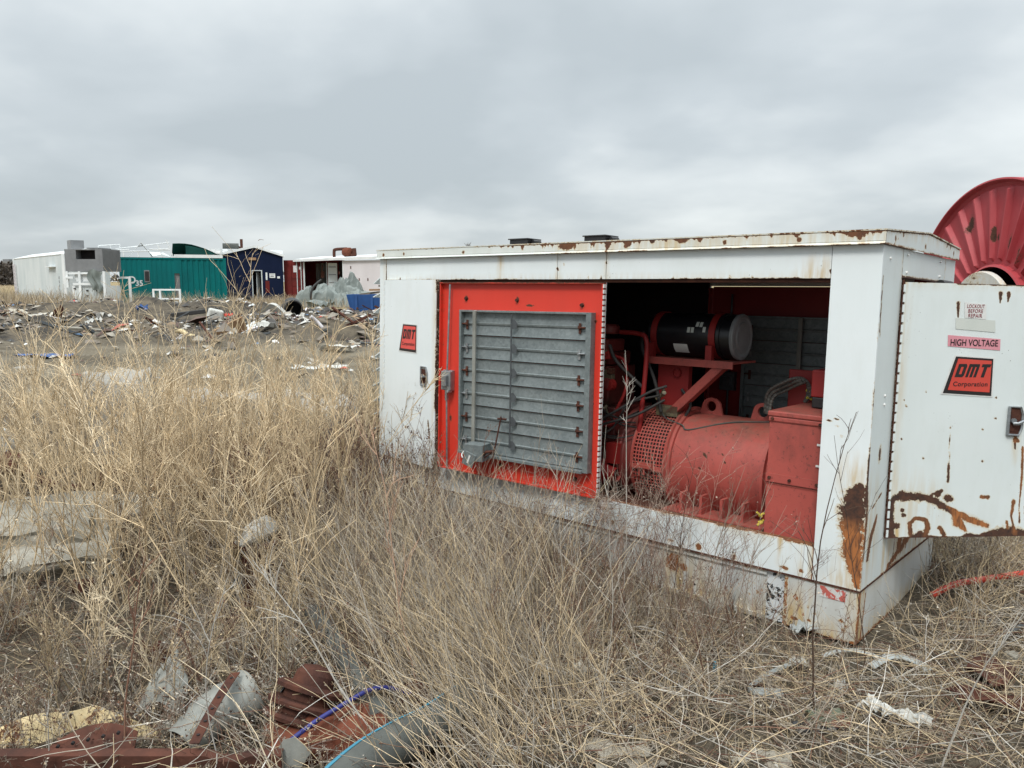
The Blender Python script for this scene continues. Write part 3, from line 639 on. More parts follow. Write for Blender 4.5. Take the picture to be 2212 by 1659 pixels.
# --- louvres: the shutter on the folded-back door and the one on the back door
def louver(parent, mx, name, with_box, rod_u=0.42, strap_u=0.125):
    """local: x 0..0.98 across, z 0..0.90 up, y < 0 towards the viewer"""
    Wl, Hl = 0.965, 0.880
    fr = MB()
    fr.box(0, 0.016, -0.045, 0, 0, Hl); fr.box(Wl - 0.034, Wl, -0.046, 0, 0, Hl); fr.box(0.016, Wl - 0.034, -0.045, 0, Hl - 0.012, Hl); fr.box(0.016, Wl - 0.034, -0.060, 0, -0.004, 0.012)
    root = fr.build(name, M['galv'], parent, bevel=0.0015, matrix=mx)
    hb = (Hl - 0.024) / 6
    for i in range(6):
        z0 = 0.012 + hb * i; z1 = z0 + hb; zm = (z0 + z1) / 2
        xs = (0.018, Wl - 0.036)
        prof = [(-0.010, z0 + 0.002), (-0.0225, z0 + 0.006), (-0.020, z0 + 0.012), (-0.013, zm - 0.012), (-0.013, zm - 0.006), (-0.020, zm - 0.003), (-0.0215, zm + 0.006), (-0.016, zm + 0.011), (-0.010, z1 - 0.008), (-0.010, z1 - 0.001)]
        bb = MB(); P = [[(x_, y_, z_) for (y_, z_) in prof] for x_ in (xs[0], (xs[0] + xs[1]) / 2 + 0.0, xs[1])]
        bb.sheet(P, 0.0022); bb.build('louver_blade', M['galv'], root, smooth=25)
        for (xb, rusty) in ((0.050, i % 2 == 1), (Wl - 0.085, i != 4)):
            rr = MB(); rr.box(xb - 0.008, xb + 0.008, -0.0255, -0.0225, zm - 0.034, zm + 0.024); rr.box(xb - 0.009, xb + 0.009, -0.033, -0.0255, zm - 0.007, zm + 0.010)
            d_ = -1 if xb < 0.5 else 1
            rr.cyl((xb, -0.031, zm), (xb + d_ * 0.042, -0.031, zm), 0.0048, n=8)
            rr.build('blade_clip', M['rustbrown'] if rusty else M['chrome'], root)
        tb = MB(); tb.prism([(0, -0.022), (0.026, -0.014), (0.030, 0.010), (0.012, 0.034), (0.0, 0.034)], 0.003, frame=Matrix.Translation((rod_u + 0.006, -0.050, zm)) @ Euler((0, 0, 0.5)).to_matrix().to_4x4())
        tb.build('blade_arm', M['greyrod'], root)
    MB().box(strap_u, strap_u + 0.024, -0.062, -0.050, -0.02, Hl - 0.004).box(strap_u, strap_u + 0.024, -0.050, -0.02, Hl - 0.012, Hl - 0.002).build('conduit_strap', M['alu'], root, bevel=0.002)
    MB().tube([(rod_u, -0.052, 0.075), (rod_u, -0.052, Hl - 0.02)], 0.0055, 8).build('link_rod', M['greyrod'], root)
    if with_box:
        bb = MB(); bb.obox((0.215, -0.105, 0.035), (0.125, 0.11, 0.10), (0, 0, 0.25)); bb.obox((0.205, -0.168, -0.005), (0.075, 0.006, 0.082), (0.0, 0.35, 0.25)); bb.box(0.10, 0.15, -0.075, -0.05, -0.035, 0.03)
        bb.tube(spline([(0.165, -0.15, 0.05), (0.15, -0.17, 0.02), (0.16, -0.175, 0.0)]), 0.005, 6, 2); bb.obox((0.205, -0.1725, -0.004), (0.012, 0.003, 0.05), (0.0, 0.35, 0.25), 2)
        bb.build('actuator_box', [M['galv'], M['alu'], M['st_white']], root, bevel=0.003)
        rd = MB(); rd.tube([(0.335, -0.11, -0.02), (0.372, -0.075, 0.26)], 0.0045, 7); rd.tube([(0.27, -0.12, 0.015), (0.30, -0.125, 0.045), (0.35, -0.11, 0.055)], 0.009, 8); rd.tube([(0.27, -0.12, 0.0), (0.345, -0.115, 0.05)], 0.004, 6)
        rd.cyl((0.345, -0.075, 0.245), (0.40, -0.06, 0.245), 0.006, n=8); rd.build('linkage', M['rustbrown'], root)
    return root

# --- red door, folded back against the front
RDW, RDH = 1.205, 1.178
rda = math.radians(180 + 2.2)
RDM = Matrix.Translation((1.908, -0.016, 0.174)) @ Matrix.Rotation(rda, 4, 'Z')
# local x from the hinge outwards, local y>0 = towards the viewer, z up
def w_reddoor(x, y, z):
    r = np.zeros_like(x)
    for c in ((0.145, 1.055, .012, .014), (0.60, 1.075, .011, .017), (1.0, 1.08, .012, .016), (0.80, 1.065, .006, .006), (0.06, 0.97, .010, .007), (0.06, 0.52, .009, .008), (0.085, 0.20, .008, .010), (0.155, 0.085, .010, .010), (0.70, 0.085, .010, .008), (1.12, .32, .008, .02), (0.51, 1.048, .03, .006)): r = np.maximum(r, fblob(x, z, *c))
    r = np.maximum(r, edge(z - 1.178, .006) * 0.7); r = np.maximum(r, edge(x - 1.195, .004) * 0.5)
    g = edge(z - 0.0, .02) * .4
    return r, g, x * 0
rd = MB()
rd.box(0.0, RDW, 0.004, 0.010, 0.0, RDH, step=0.012)
rd.box(0.0, RDW, 0.0, 0.040, RDH - 0.006, RDH, step=0.05); rd.box(0.0, RDW, 0.0, 0.032, 0.0, 0.006, step=0.05); rd.box(0.0, 0.006, 0.0, 0.036, 0.006, RDH - 0.006, step=0.05); rd.box(RDW - 0.006, RDW, 0.0, 0.036, 0.006, RDH - 0.006, step=0.05)
reddoor = rd.build('front_door_folded_back', M['red'], unit, w_reddoor, matrix=RDM, label='bright red inner face of the folded back door')
MB().box(0.0, RDW, -0.004, 0.0038, 0.0, RDH).build('door_skin', M['white'], reddoor)
hg = MB()
for k_ in range(40): hg.box(-0.0065, 0.003, 0.012, 0.034, 0.006 + k_ * 0.0293, 0.006 + k_ * 0.0293 + 0.020)
hg.tube([(-0.002, 0.022, 0), (-0.002, 0.022, RDH)], 0.0045, 8, 1)
hg.build('piano_hinge', [M['st_white'], M['rustbrown']], reddoor)
lt = MB(); lt.box(1.085, 1.165, 0.036, 0.058, 0.505, 0.625); lt.box(1.105, 1.145, 0.058, 0.078, 0.53, 0.60); lt.cyl((1.10, 0.03, 0.497), (1.10, 0.07, 0.497), 0.010, n=10)
lt.box(1.09, 1.17, 0.010, 0.036, 0.50, 0.63); lt.build('latch', M['chrome'], reddoor, bevel=0.004)
MB().tube([(1.120, 0.05, 0.60), (1.113, 0.04, 1.165)], 0.0065, 8).tube([(1.122, 0.05, 0.52), (1.124, 0.035, 0.012)], 0.0065, 8).box(1.114, 1.130, 0.04, 0.056, 0.44, 0.52).build('latch_rod', M['chrome'], reddoor, smooth=40)
for (x_, z_) in ((0.145, 1.055), (0.60, 1.075), (1.0, 1.08), (0.06, 0.97), (0.06, 0.52), (0.085, 0.20), (0.155, 0.085), (0.70, 0.085)): MB().cyl((x_, 0.010, z_), (x_, 0.024, z_), 0.012, 0.009, 8).build('bolt', M['rustbrown'], reddoor)
# shutter: door plane in unit frame at u 0.81..1.80, w 0.30..1.19
lm = RDM @ Matrix.Translation((1.012, 0.012, 0.130)) @ Matrix.Rotation(math.pi, 4, 'Z') @ Matrix.Rotation(math.radians(-0.4), 4, 'Y')
louver(unit, lm, 'louver_shutter', True)
lm2 = Matrix.Translation((2.13, UW - 0.03, 0.305))
louver(unit, lm2, 'back_louver_shutter', False, 0.80, 0.36)

# --- white door, slightly ajar at the left
WDM = Matrix.Translation((0.070, -0.010, 0.146)) @ Matrix.Rotation(math.radians(-5.6), 4, 'Z')
def w_wdoor(x, y, z):
    r = edge(x - 0.575, 0.007) * np.clip(0.65 + 0.9 * vnoise(z, z * 0, 9, 44), 0, 1) * 0.95
    r = np.maximum(r, edge(z, 0.005) * np.clip(0.4 + vnoise(x, x * 0, 12, 45), 0, 1) * 0.8)
    r = np.maximum(r, stroke(x, z, [(0.505, 0.31, .006), (0.515, 0.26, .006), (0.53, 0.16, .003)])); r = np.maximum(r, fblob(x, z, 0.26, 0.235, .012, .008))
    r = np.maximum(r, stroke(x, z, [(0.55, 0.06, .006), (0.57, 0.01, .008)]))
    return r, edge(x - 0.57, .02) * .5, x * 0
wd = MB().box(0.0, 0.578, -0.006, 0.0, 0.0, 1.224, step=0.012).box(0.570, 0.578, 0.0, 0.028, 0.0, 1.224).box(0.0, 0.570, 0.0, 0.02, 1.216, 1.224)
wdoor = wd.build('front_door_ajar', M['white'], unit, w_wdoor, matrix=WDM)
hg = MB()
for k_ in range(34): hg.box(-0.008, 0.004, -0.010, -0.0065, 0.010 + k_ * 0.036, 0.010 + k_ * 0.036 + 0.022)
hg.build('piano_hinge', M['white'], wdoor)
def paddle(parent, mx, rusty=False):
    h = MB(); pts = [(-0.032, -0.065), (0.022, -0.068), (0.036, -0.035), (0.036, 0.030), (0.024, 0.062), (-0.032, 0.066)]
    h.prism(pts, -0.007, 1 if rusty else 0, mx)
    rim = [(x_, z_) for x_, z_ in pts] + [pts[0]]
    h.tube([tuple(mx @ Vector((x_, -0.008, z_))) for x_, z_ in rim], 0.0065, 6, 0)
    pin = [(x_ * 0.72, z_ * 0.76) for x_, z_ in pts]; h.prism(pin, -0.002, 2, mx @ Matrix.Translation((0, -0.007, 0)))
    h.tube([tuple(mx @ Vector(p)) for p in ((-0.014, -0.016, -0.012), (0.0, -0.030, -0.010), (0.030, -0.022, 0.0))], 0.0075, 8, 0)
    h.cyl(tuple(mx @ Vector((-0.012, -0.008, 0.0))), tuple(mx @ Vector((-0.012, -0.020, 0.0))), 0.013, n=10, mi=0)
    return h.build('door_handle', [M['chrome'], M['rustbrown'], M['rustbrown']], parent, smooth=35)
paddle(wdoor, Matrix.Translation((0.462, -0.006, 0.600)) @ Matrix.Scale(0.92, 4))
def decal(b, quad, y, mi):
    """quad (x,z) TL TR BR BL, thin plate standing off the surface"""
    b.prism([quad[0], quad[3], quad[2], quad[1]], -0.0008, mi, Matrix.Translation((0, y, 0)))
def dmt(parent, quad, y, sm, red):
    b = MB(); c = np.mean(quad, axis=0); q = np.array(quad)
    big = c + (q - c) * 1.07; decal(b, big, y, 0); decal(b, q, y - 0.001, 1)
    TL, TR, BR, BL = q
    def q2(s_, t_): return (TL * (1 - s_) + TR * s_) * (1 - t_) + (BL * (1 - s_) + BR * s_) * t_
    decal(b, [q2(0.075, 0.055), q2(0.955, 0.055), q2(0.955, 0.905), q2(0.075, 0.905)], y - 0.002, 2)
    hx = np.linalg.norm(TR - TL); hz = np.linalg.norm(TL - BL)
    hb = abs(TL[1] - BL[1]); wt = abs(TR[0] - TL[0]); o_ = q2(0.50, 0.35); lw, lh = wt * 0.235, hb * 0.36
    glyphs = {0: [[(0, 0), (.36, 0), (.36, 1), (0, 1)], [(.36, .78), (.8, .78), (1, .86), (.86, 1), (.36, 1)], [(.36, 0), (.86, 0), (1, .14), (.8, .22), (.36, .22)], [(.66, .22), (.8, .22), (1, .14), (1, .86), (.8, .78), (.66, .78)]],
              1: [[(0, 0), (.30, 0), (.30, 1), (0, 1)], [(.30, .78), (1.22, .78), (1.22, .92), (1.14, 1), (.30, 1)], [(.46, 0), (.76, 0), (.76, .78), (.46, .78)], [(.92, 0), (1.22, 0), (1.22, .78), (.92, .78)]],
              2: [[(0, .77), (1, .77), (1, 1), (0, 1)], [(.31, 0), (.67, 0), (.67, .77), (.31, .77)]]}
    for k_, x0 in enumerate((-1.76, -.56, .90)):
        for pl_ in glyphs[k_]: b.prism([(o_[0] + (x0 + gx + 0.42 * (gz_ - .5)) * lw, o_[1] + (gz_ - .5) * lh) for gx, gz_ in pl_], -0.0007, 1, Matrix.Translation((0, y - 0.003, 0)))
    m = q2(0.52, 0.73); b.text('Corporation', 0.1, Matrix.Translation((m[0], y - 0.0036, m[1])), 1, 1, 0.0012, 0.04, space=1.08, fit=(wt * 0.92, hb * 0.165))
    return b.build('company_sticker', [M['st_white'], M['st_black'], red], parent)
def inw(p):   # unit point -> white door plane
    return WDM.inverted() @ p
qs = [inw(lp(*cp(a_, b_, 880, 540, 3.814), v=-0.035)) for a_, b_ in ((283, 862), (420, 873), (415, 1118), (243, 1097))]
qs = [np.array((p.x, p.z)) for p in qs]
dmt(wdoor, qs, -0.0072, 0.185, M['st_red2'])

# --- side door, standing open towards the right
sdir_ = math.atan2(0.745, 0.665)
SDM = Matrix.Translation((UL + 0.010, 0.300, 0.185)) @ Matrix.Rotation(sdir_, 4, 'Z')
SW, SH = 0.712, 1.180
def d2(cx_, cy_):      # photo crop -> door coordinates
    z = 0.5
    for _ in range(5):
        x = (cx_ - 795 - 183 * z) / (1845.0 * (1 + 0.125 * z)); z = (1235 - 0.034 * (cx_ - 795) - cy_) / 2162.0
    return x, z
def w_sdoor(x, y, z):
    def S(pts, wds):
        q = [d2(*p) for p in pts]; return stroke(x, z, [(a_, b_, c_) for (a_, b_), c_ in zip(q, wds)])
    r = S([(835, 1230), (830, 1060), (840, 880), (870, 825), (930, 800), (1020, 805), (1100, 808), (1190, 820), (1270, 850), (1350, 910), (1450, 985)], [.022, .019, .016, .017, .019, .021, .021, .017, .018, .016, .010])
    r = np.maximum(r, S([(930, 775), (945, 755)], [.012, .006])); r = np.maximum(r, S([(1285, 770), (1320, 740)], [.016, .009])); r = np.maximum(r, S([(1220, 780), (1340, 722)], [.005, .003]))
    r = np.maximum(r, S([(1370, 815), (1410, 820)], [.018, .014]))
    o = S([(1440, 960), (1460, 1050), (1530, 1140)], [.014, .022, .008]); o = np.maximum(o, S([(1380, 900), (1560, 1020), (1740, 1090)], [.006, .016, .012]))
    low = S([(820, 1232), (1000, 1228), (1090, 1205), (1160, 1215), (1320, 1220), (1480, 1218), (1560, 1200), (1650, 1205), (1760, 1180), (1850, 1170), (1950, 1160), (2040, 1165), (2110, 1190)], [.004, .004, .020, .008, .005, .006, .016, .010, .020, .030, .030, .024, .018])
    loop = S([(1015, 1190), (1010, 1080), (1060, 1030), (1100, 1025), (1160, 1040), (1182, 1100), (1155, 1190)], [.011, .010, .009, .009, .010, .011, .012])
    loop = np.maximum(loop, S([(1290, 1120), (1325, 1190)], [.010, .012]))
    k1 = np.maximum(S([(888, 1110), (893, 1110)], [.014, .014]), S([(945, 945), (950, 945)], [.010, .010])); k1 = np.maximum(k1, S([(955, 993), (960, 993)], [.011, .011]))
    seam = S([(1430, 60), (1412, 380), (1398, 500), (1388, 640)], [.0015, .003, .006, .007]) * 0.85
    seam = np.maximum(seam, S([(1550, -1150), (1545, -1010)], [.008, .004])); 
    rside = S([(2140, 270), (2105, 600), (2065, 860), (2050, 1050)], [.006, .006, .003, .005])
    rside = np.maximum(rside, S([(2010, 830), (1975, 990), (1995, 1120), (2000, 1160)], [.010, .006, .006, .010])); rside = np.maximum(rside, S([(1700, 790), (1770, 790)], [.009, .009])); rside = np.maximum(rside, S([(2070, 190), (2100, 200)], [.014, .008]))
    rside = np.maximum(rside, S([(1930, 1040), (1930, 1110)], [.008, .005])); rside = np.maximum(rside, S([(2125, 880), (2115, 960)], [.008, .005]))
    t0 = edge(z - SH, 0.006) * np.clip(0.45 + (x > 0.25) * 0.35 + 0.7 * vnoise(x, x * 0, 11, 61), 0, 1) * 0.9
    t0 = np.maximum(t0, S([(2000, -1270), (1990, -1180)], [.010, .004])); t0 = np.maximum(t0, S([(2085, -1270), (2070, -1190)], [.010, .003]))
    hinge = edge(x, 0.006) * 0.55
    R_ = np.maximum.reduce([r, o, low, loop, k1, seam, rside, t0, hinge])
    for hx, hz in ((1200, 1270 - 1531), (1430, 90), (955, 220), (1160, 410), (1730, 420), (1750, 95), (985, 1360 - 1531), (1005, 1420 - 1531), (1885, 1510 - 1531), (1900, 1300 - 1531)):
        a_, b_ = d2(hx, hz); R_ = np.maximum(R_, fblob(x, z, a_, b_, .005, .006))
    hx, hz = d2(2065, 110)
    g = S([(2065, 30), (2060, 420)], [.022, .018]) * np.clip((z - 0.30) / 0.2, 0, 1) + S([(1000, 850), (1000, 1080)], [.09, .05]) * 0.45 + S([(1250, 860), (1250, 1000)], [.06, .04]) * 0.4 + o + S([(890, 1110), (890, 1220)], [.008, .008])
    g = g + edge(z - SH, 0.02) * 0.4 + edge(x, 0.025) * 0.6
    R_ = np.maximum(R_, S([(2075, 120), (2060, 290)], [.008, .004]) * .9)
    ob = np.clip(o * 1.6, 0, 1) + np.clip(loop * 0.5, 0, 1) + (rside > 0.3) * 0.6
    return R_, np.clip(g, 0, 1), np.clip(ob, 0, 1)
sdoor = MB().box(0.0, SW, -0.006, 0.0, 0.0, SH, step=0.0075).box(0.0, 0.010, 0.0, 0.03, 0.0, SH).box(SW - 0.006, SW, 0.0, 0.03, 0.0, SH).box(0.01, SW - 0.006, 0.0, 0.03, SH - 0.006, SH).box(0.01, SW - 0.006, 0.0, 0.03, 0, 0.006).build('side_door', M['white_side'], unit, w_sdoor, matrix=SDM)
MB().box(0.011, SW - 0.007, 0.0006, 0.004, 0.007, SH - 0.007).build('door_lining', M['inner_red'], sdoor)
hg = MB()
for k_ in range(26): hg.box(-0.008, 0.003, -0.012, -0.0065, 0.006 + k_ * 0.0452, 0.006 + k_ * 0.0452 + 0.034)
hg.tube([(-0.0075, -0.006, 0), (-0.0075, -0.006, SH + 0.01)], 0.0042, 8, 1)
hg.build('piano_hinge', [M['white_side'], M['rustbrown']], sdoor)
a_, b_ = d2(2065, 1525 - 1531)
paddle(sdoor, Matrix.Translation((a_, -0.007, b_)) @ Matrix.Scale(1.0, 4), True)
dq = [np.array(d2(a_, b_ - 1531)) for a_, b_ in ((1510, 905), (1888, 912), (1848, 1285), (1365, 1275))]
dmt(sdoor, dq, -0.0072, 0.225, M['st_red'])
b = MB(); q = [np.array(d2(a_, b_ - 1531)) for a_, b_ in ((1437, 698), (1972, 712), (1962, 824), (1430, 808))]
decal(b, q, -0.0072, 0); c_ = np.mean(q, axis=0)
b.text('HIGH VOLTAGE', 0.1, Matrix.Translation((c_[0], -0.0094, c_[1])) @ Matrix.Rotation(math.radians(0.2), 4, 'Y'), 1, 1, 0.0010, fit=(0.236, 0.0300))
b.build('warning_sticker', [M['st_pink'], M['st_black']], sdoor)
b = MB(); q = [np.array(d2(a_, b_ - 1531)) for a_, b_ in ((1618, 366), (1840, 376), (1832, 526), (1610, 520))]
decal(b, q, -0.0072, 0); c_ = np.mean(q, axis=0)
for k_, tx in enumerate(('LOCKOUT', 'BEFORE', 'REPAIR')): b.text(tx, 0.1, Matrix.Translation((c_[0], -0.0094, c_[1] + 0.0215 * (1 - k_))), 1, 1, 0.0, space=1.1, fit=((0.086, 0.072, 0.068)[k_], 0.0165))
b.build('lockout_sticker', [M['st_white'], M['st_maroon']], sdoor)
b = MB(); q = [np.array(d2(a_, b_ - 1531)) for a_, b_ in ((1520, 524), (1926, 530), (1922, 648), (1516, 634))]
decal(b, q, -0.0072, 0); b.build('bleached_sticker', M['st_old'], sdoor)

# ================================================================== the machine inside
GV, GW = 0.62, 0.335
def w_gen(x, y, z):
    r = np.zeros_like(x)
    rr = random.Random(5)
    for _ in range(40):
        a = rr.uniform(0.1, 1.0); cx_ = rr.gauss(2.36, 0.09); cz_ = GW + 0.285 * math.sin(a) * rr.uniform(0.5, 1); k = rr.uniform(.003, .009)
        r = np.maximum(r, fblob(x, z, cx_, cz_, k, k * .8))
    return r * 0.95, np.clip(fblob(x, z, 2.5, 0.6, .12, .05), 0, 1) * .8, x * 0
gen = MB()
gen.lathe([(2.10, 0.02), (2.10, 0.310), (2.118, 0.315), (2.122, 0.300), (2.140, 0.300), (2.142, 0.285)] + [(2.142 + k * 0.02, 0.285) for k in range(1, 26)] + [(2.655, 0.285), (2.657, 0.300), (2.672, 0.300), (2.674, 0.312), (2.690, 0.312), (2.692, 0.285), (2.78, 0.280), (2.79, 0.02)], (0, GV, GW), 'x', 96)
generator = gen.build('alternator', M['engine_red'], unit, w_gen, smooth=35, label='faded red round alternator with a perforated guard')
sc_ = MB(); nseg, nrow = 88, 10; x0_, x1_ = 1.900, 2.098; rr_ = 0.300
for k in range(nseg):
    for j in range(nrow):
        def pt(s_, t_):
            a = 2 * math.pi * (k + s_) / nseg; return (x0_ + (x1_ - x0_) * (j + t_) / nrow, GV + rr_ * math.cos(a), GW + rr_ * math.sin(a))
        h = 0.17; o = [pt(0, 0), pt(1, 0), pt(1, 1), pt(0, 1)]; i_ = [pt(h, h), pt(1 - h, h), pt(1 - h, 1 - h), pt(h, 1 - h)]
        sc_.add(o + i_, [(0, 1, 5, 4), (1, 2, 6, 5), (2, 3, 7, 6), (3, 0, 4, 7)])
sc_.lathe([(1.885, 0.302), (1.902, 0.306), (1.902, 0.298), (1.885, 0.298), (1.885, 0.302)], (0, GV, GW), 'x', 72)
sc_.box(1.90, 2.098, GV - 0.312, GV - 0.300, GW - 0.035, GW - 0.010); sc_.box(1.95, 2.04, GV - 0.325, GV - 0.300, GW - 0.02, GW + 0.005)
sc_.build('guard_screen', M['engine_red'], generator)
MB().lathe([(1.88, 0.0), (1.88, 0.235), (2.10, 0.235)], (0, GV, GW), 'x', 40).build('rotor_fan', M['dark'], generator)
ct = MB(); ct.cyl((2.00, GV - 0.335, GW - 0.06), (2.00, GV - 0.335, GW - 0.02), 0.006, n=8); ct.cyl((1.97, GV - 0.335, GW - 0.07), (1.97, GV - 0.335, GW - 0.02), 0.004, n=8); ct.box(1.955, 2.045, GV - 0.345, GV - 0.318, GW - 0.022, GW - 0.006)
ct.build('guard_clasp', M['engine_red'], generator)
for xl in (2.235, 2.545):
    lg = MB(); pts = []
    for k in range(13):
        a = math.pi * k / 12; pts.append((0.055 * math.cos(a), 0.045 + 0.042 * math.sin(a)))
    outer = [(0.075, -0.02)] + pts + [(-0.075, -0.02)]
    # ring shaped lug with an eye
    n_ = 20; vs = []; fs = []
    for side in (0, 0.022):
        for k in range(n_):
            a = 2 * math.pi * k / n_; ox = 0.058 * math.cos(a); oz = 0.045 + 0.050 * math.sin(a)
            if math.sin(a) < -0.2: ox *= 1.35; oz = -0.02
            vs.append((xl + ox, GV - 0.011 + side, GW + 0.285 + oz)); vs.append((xl + 0.029 * math.cos(a), GV - 0.011 + side, GW + 0.285 + 0.045 + 0.029 * math.sin(a)))
    m_ = 2 * n_
    for k in range(n_):
        k2 = (k + 1) % n_
        fs += [(2 * k, 2 * k2, 2 * k2 + 1, 2 * k + 1), (m_ + 2 * k, m_ + 2 * k + 1, m_ + 2 * k2 + 1, m_ + 2 * k2), (2 * k, m_ + 2 * k, m_ + 2 * k2, 2 * k2), (2 * k + 1, 2 * k2 + 1, m_ + 2 * k2 + 1, m_ + 2 * k + 1)]
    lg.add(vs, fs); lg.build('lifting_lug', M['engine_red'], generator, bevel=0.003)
for xl in (2.24, 2.36, 2.48, 2.60):
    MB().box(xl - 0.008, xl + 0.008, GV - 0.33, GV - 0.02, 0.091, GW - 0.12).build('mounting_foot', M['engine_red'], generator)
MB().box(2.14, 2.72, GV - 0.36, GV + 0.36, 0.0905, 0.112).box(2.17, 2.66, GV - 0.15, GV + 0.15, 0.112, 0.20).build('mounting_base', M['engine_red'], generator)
# control cabinet
cb = MB().box(2.785, 3.215, 0.14, 0.62, 0.112, 0.716, step=0.04)
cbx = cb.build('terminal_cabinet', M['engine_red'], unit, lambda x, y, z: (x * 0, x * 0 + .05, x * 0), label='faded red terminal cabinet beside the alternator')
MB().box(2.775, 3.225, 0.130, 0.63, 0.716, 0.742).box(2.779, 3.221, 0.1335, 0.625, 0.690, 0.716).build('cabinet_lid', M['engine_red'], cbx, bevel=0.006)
sm_ = MB().box(2.782, 3.215, 0.1345, 0.1395, 0.395, 0.435).box(2.783, 3.215, 0.1335, 0.1345, 0.388, 0.3905, 1)
for (a_, b_) in ((2.80, 0.705), (2.80, 0.415), (3.03, 0.415), (2.90, .415), (3.03, 0.70)): sm_.cyl((a_, 0.1345, b_), (a_, 0.126, b_), 0.0075, n=10, mi=1)
for b_ in (0.50, 0.60): sm_.box(3.02, 3.045, 0.132, 0.1335, b_, b_ + 0.010, 2)
sm_.build('seam_strip', [M['engine_red'], M['rustbrown'], M['st_white']], cbx)
sb_ = MB().box(2.885, 3.15, 0.38, 0.58, 0.80, 0.935).box(2.665, 2.93, 0.640, 0.66, 0.70, 0.91)
sb_.build('breaker_box', M['inner_red'], cbx, bevel=0.006); MB().box(2.89, 3.145, 0.385, 0.575, 0.745, 0.80).build('breaker_box_base', M['black'], cbx, bevel=0.006)
# flexible conduits and yellow cable ends
cd = MB()
for k in range(3):
    path = spline([(2.57 + k * .02, 0.58 - k * 0.02, 0.665), (2.59 + k * .015, 0.56, 0.78 - k * 0.012), (2.68, 0.54 + k * .02, 0.845 - k * 0.022), (2.75 + k * 0.010, 0.56, 0.872 - k * 0.012), (2.79, 0.58, 0.85), (2.79 + k * 0.008, 0.60, 0.79), (2.775, 0.60, 0.742)], 10)
    rr2 = [0.0085 + (0.0022 if i % 2 else 0) for i in range(len(path))]; cd.tube(path, rr2, 8)
cd.build('flexible_conduit', M['conduit'], cbx)
ye = MB(); rr = random.Random(3)
for k in range(12):
    p = Vector((2.745 + rr.uniform(-.02, .03), 0.40 + rr.uniform(-.03, .05), 0.66 + rr.uniform(-.03, .03))); ye.cyl(p, p + Vector((-0.03, -0.01, rr.uniform(-.02, .015))), 0.0055, n=6)
for k in range(5):
    p = Vector((2.80 + rr.uniform(-.02, .02), 0.61, 0.78 + rr.uniform(-.03, .03))); ye.cyl(p, p + Vector((-0.02, -0.02, rr.uniform(-.02, .015))), 0.006, n=6)
for k in range(4):
    p = Vector((2.765, 0.16 + rr.uniform(-.02, .03), 0.19 + rr.uniform(-.03, .03))); ye.cyl(p, p + Vector((-0.02, -0.02, rr.uniform(-.02, .03))), 0.006, n=6)
ye.build('cable_ends', M['yellow'], cbx)
# air cleaner
ac = MB(); ac.lathe([(1.86, 0.02), (1.86, 0.118), (1.90, 0.126), (2.30, 0.126), (2.302, 0.132), (2.318, 0.132), (2.32, 0.126), (2.385, 0.126)], (0, GV, 1.07), 'x', 56)
air = ac.build('air_cleaner', M['blackpaint'], unit, smooth=35, label='black round air cleaner canister strapped in red bands')
M['cap'] = simple('grey_filter_cap', (0.30, 0.31, 0.32), (0.20, 0.205, 0.21), 8, 0.5, 0.1)
MB().lathe([(2.378, 0.127), (2.392, 0.131), (2.400, 0.128), (2.404, 0.112), (2.398, 0.104), (2.398, 0.085), (2.406, 0.080), (2.406, 0.02), (2.406, 0.0)], (0, GV, 1.07), 'x', 56).build('end_cap', M['cap'], air, smooth=25)
for xs_ in (1.885, 2.255):
    st_ = MB(); st_.lathe([(xs_, 0.127), (xs_, 0.133), (xs_ + 0.038, 0.133), (xs_ + 0.038, 0.127)], (0, GV, 1.07), 'x', 48); st_.box(xs_, xs_ + 0.038, GV - 0.155, GV - 0.12, 0.93, 1.02); st_.build('strap', M['inner_red'], air, smooth=35)
lb = MB(); lb.lathe([(2.03, 0.1275), (2.12, 0.1275)], (0, GV, 1.07), 'x', 8, 0, math.radians(203), math.radians(232)); lb.build('paper_label', M['st_white'], air)
rr = random.Random(2)
for k in range(5): 
    l2 = MB(); a_ = math.radians(150 + rr.uniform(-9, 9)); l2.lathe([(2.12 + k * 0.024, 0.1278), (2.138 + k * 0.024, 0.1278)], (0, GV, 1.07), 'x', 4, 0, a_, a_ + math.radians(14)); l2.build('torn_label', M['st_old'], air)
br = MB(); br.box(1.88, 2.43, GV - 0.17, GV + 0.12, 0.925, 0.937); br.box(1.88, 2.43, GV - 0.172, GV - 0.164, 0.900, 0.940)
fr_ = Matrix.Identity(4)
br.prism([(2.40, 0.925), (2.33, 0.925), (2.02, 0.62), (2.09, 0.62)], 0.012, 0, Matrix.Translation((0, GV - 0.16, 0))); br.prism([(2.40, 0.925), (2.394, 0.925), (2.084, 0.62), (2.09, 0.62)], 0.06, 0, Matrix.Translation((0, GV - 0.16, 0)))
br.box(1.98, 2.12, GV - 0.12, GV + 0.1, 0.60, 0.625)
br.build('bracket', M['engine_red'], air)
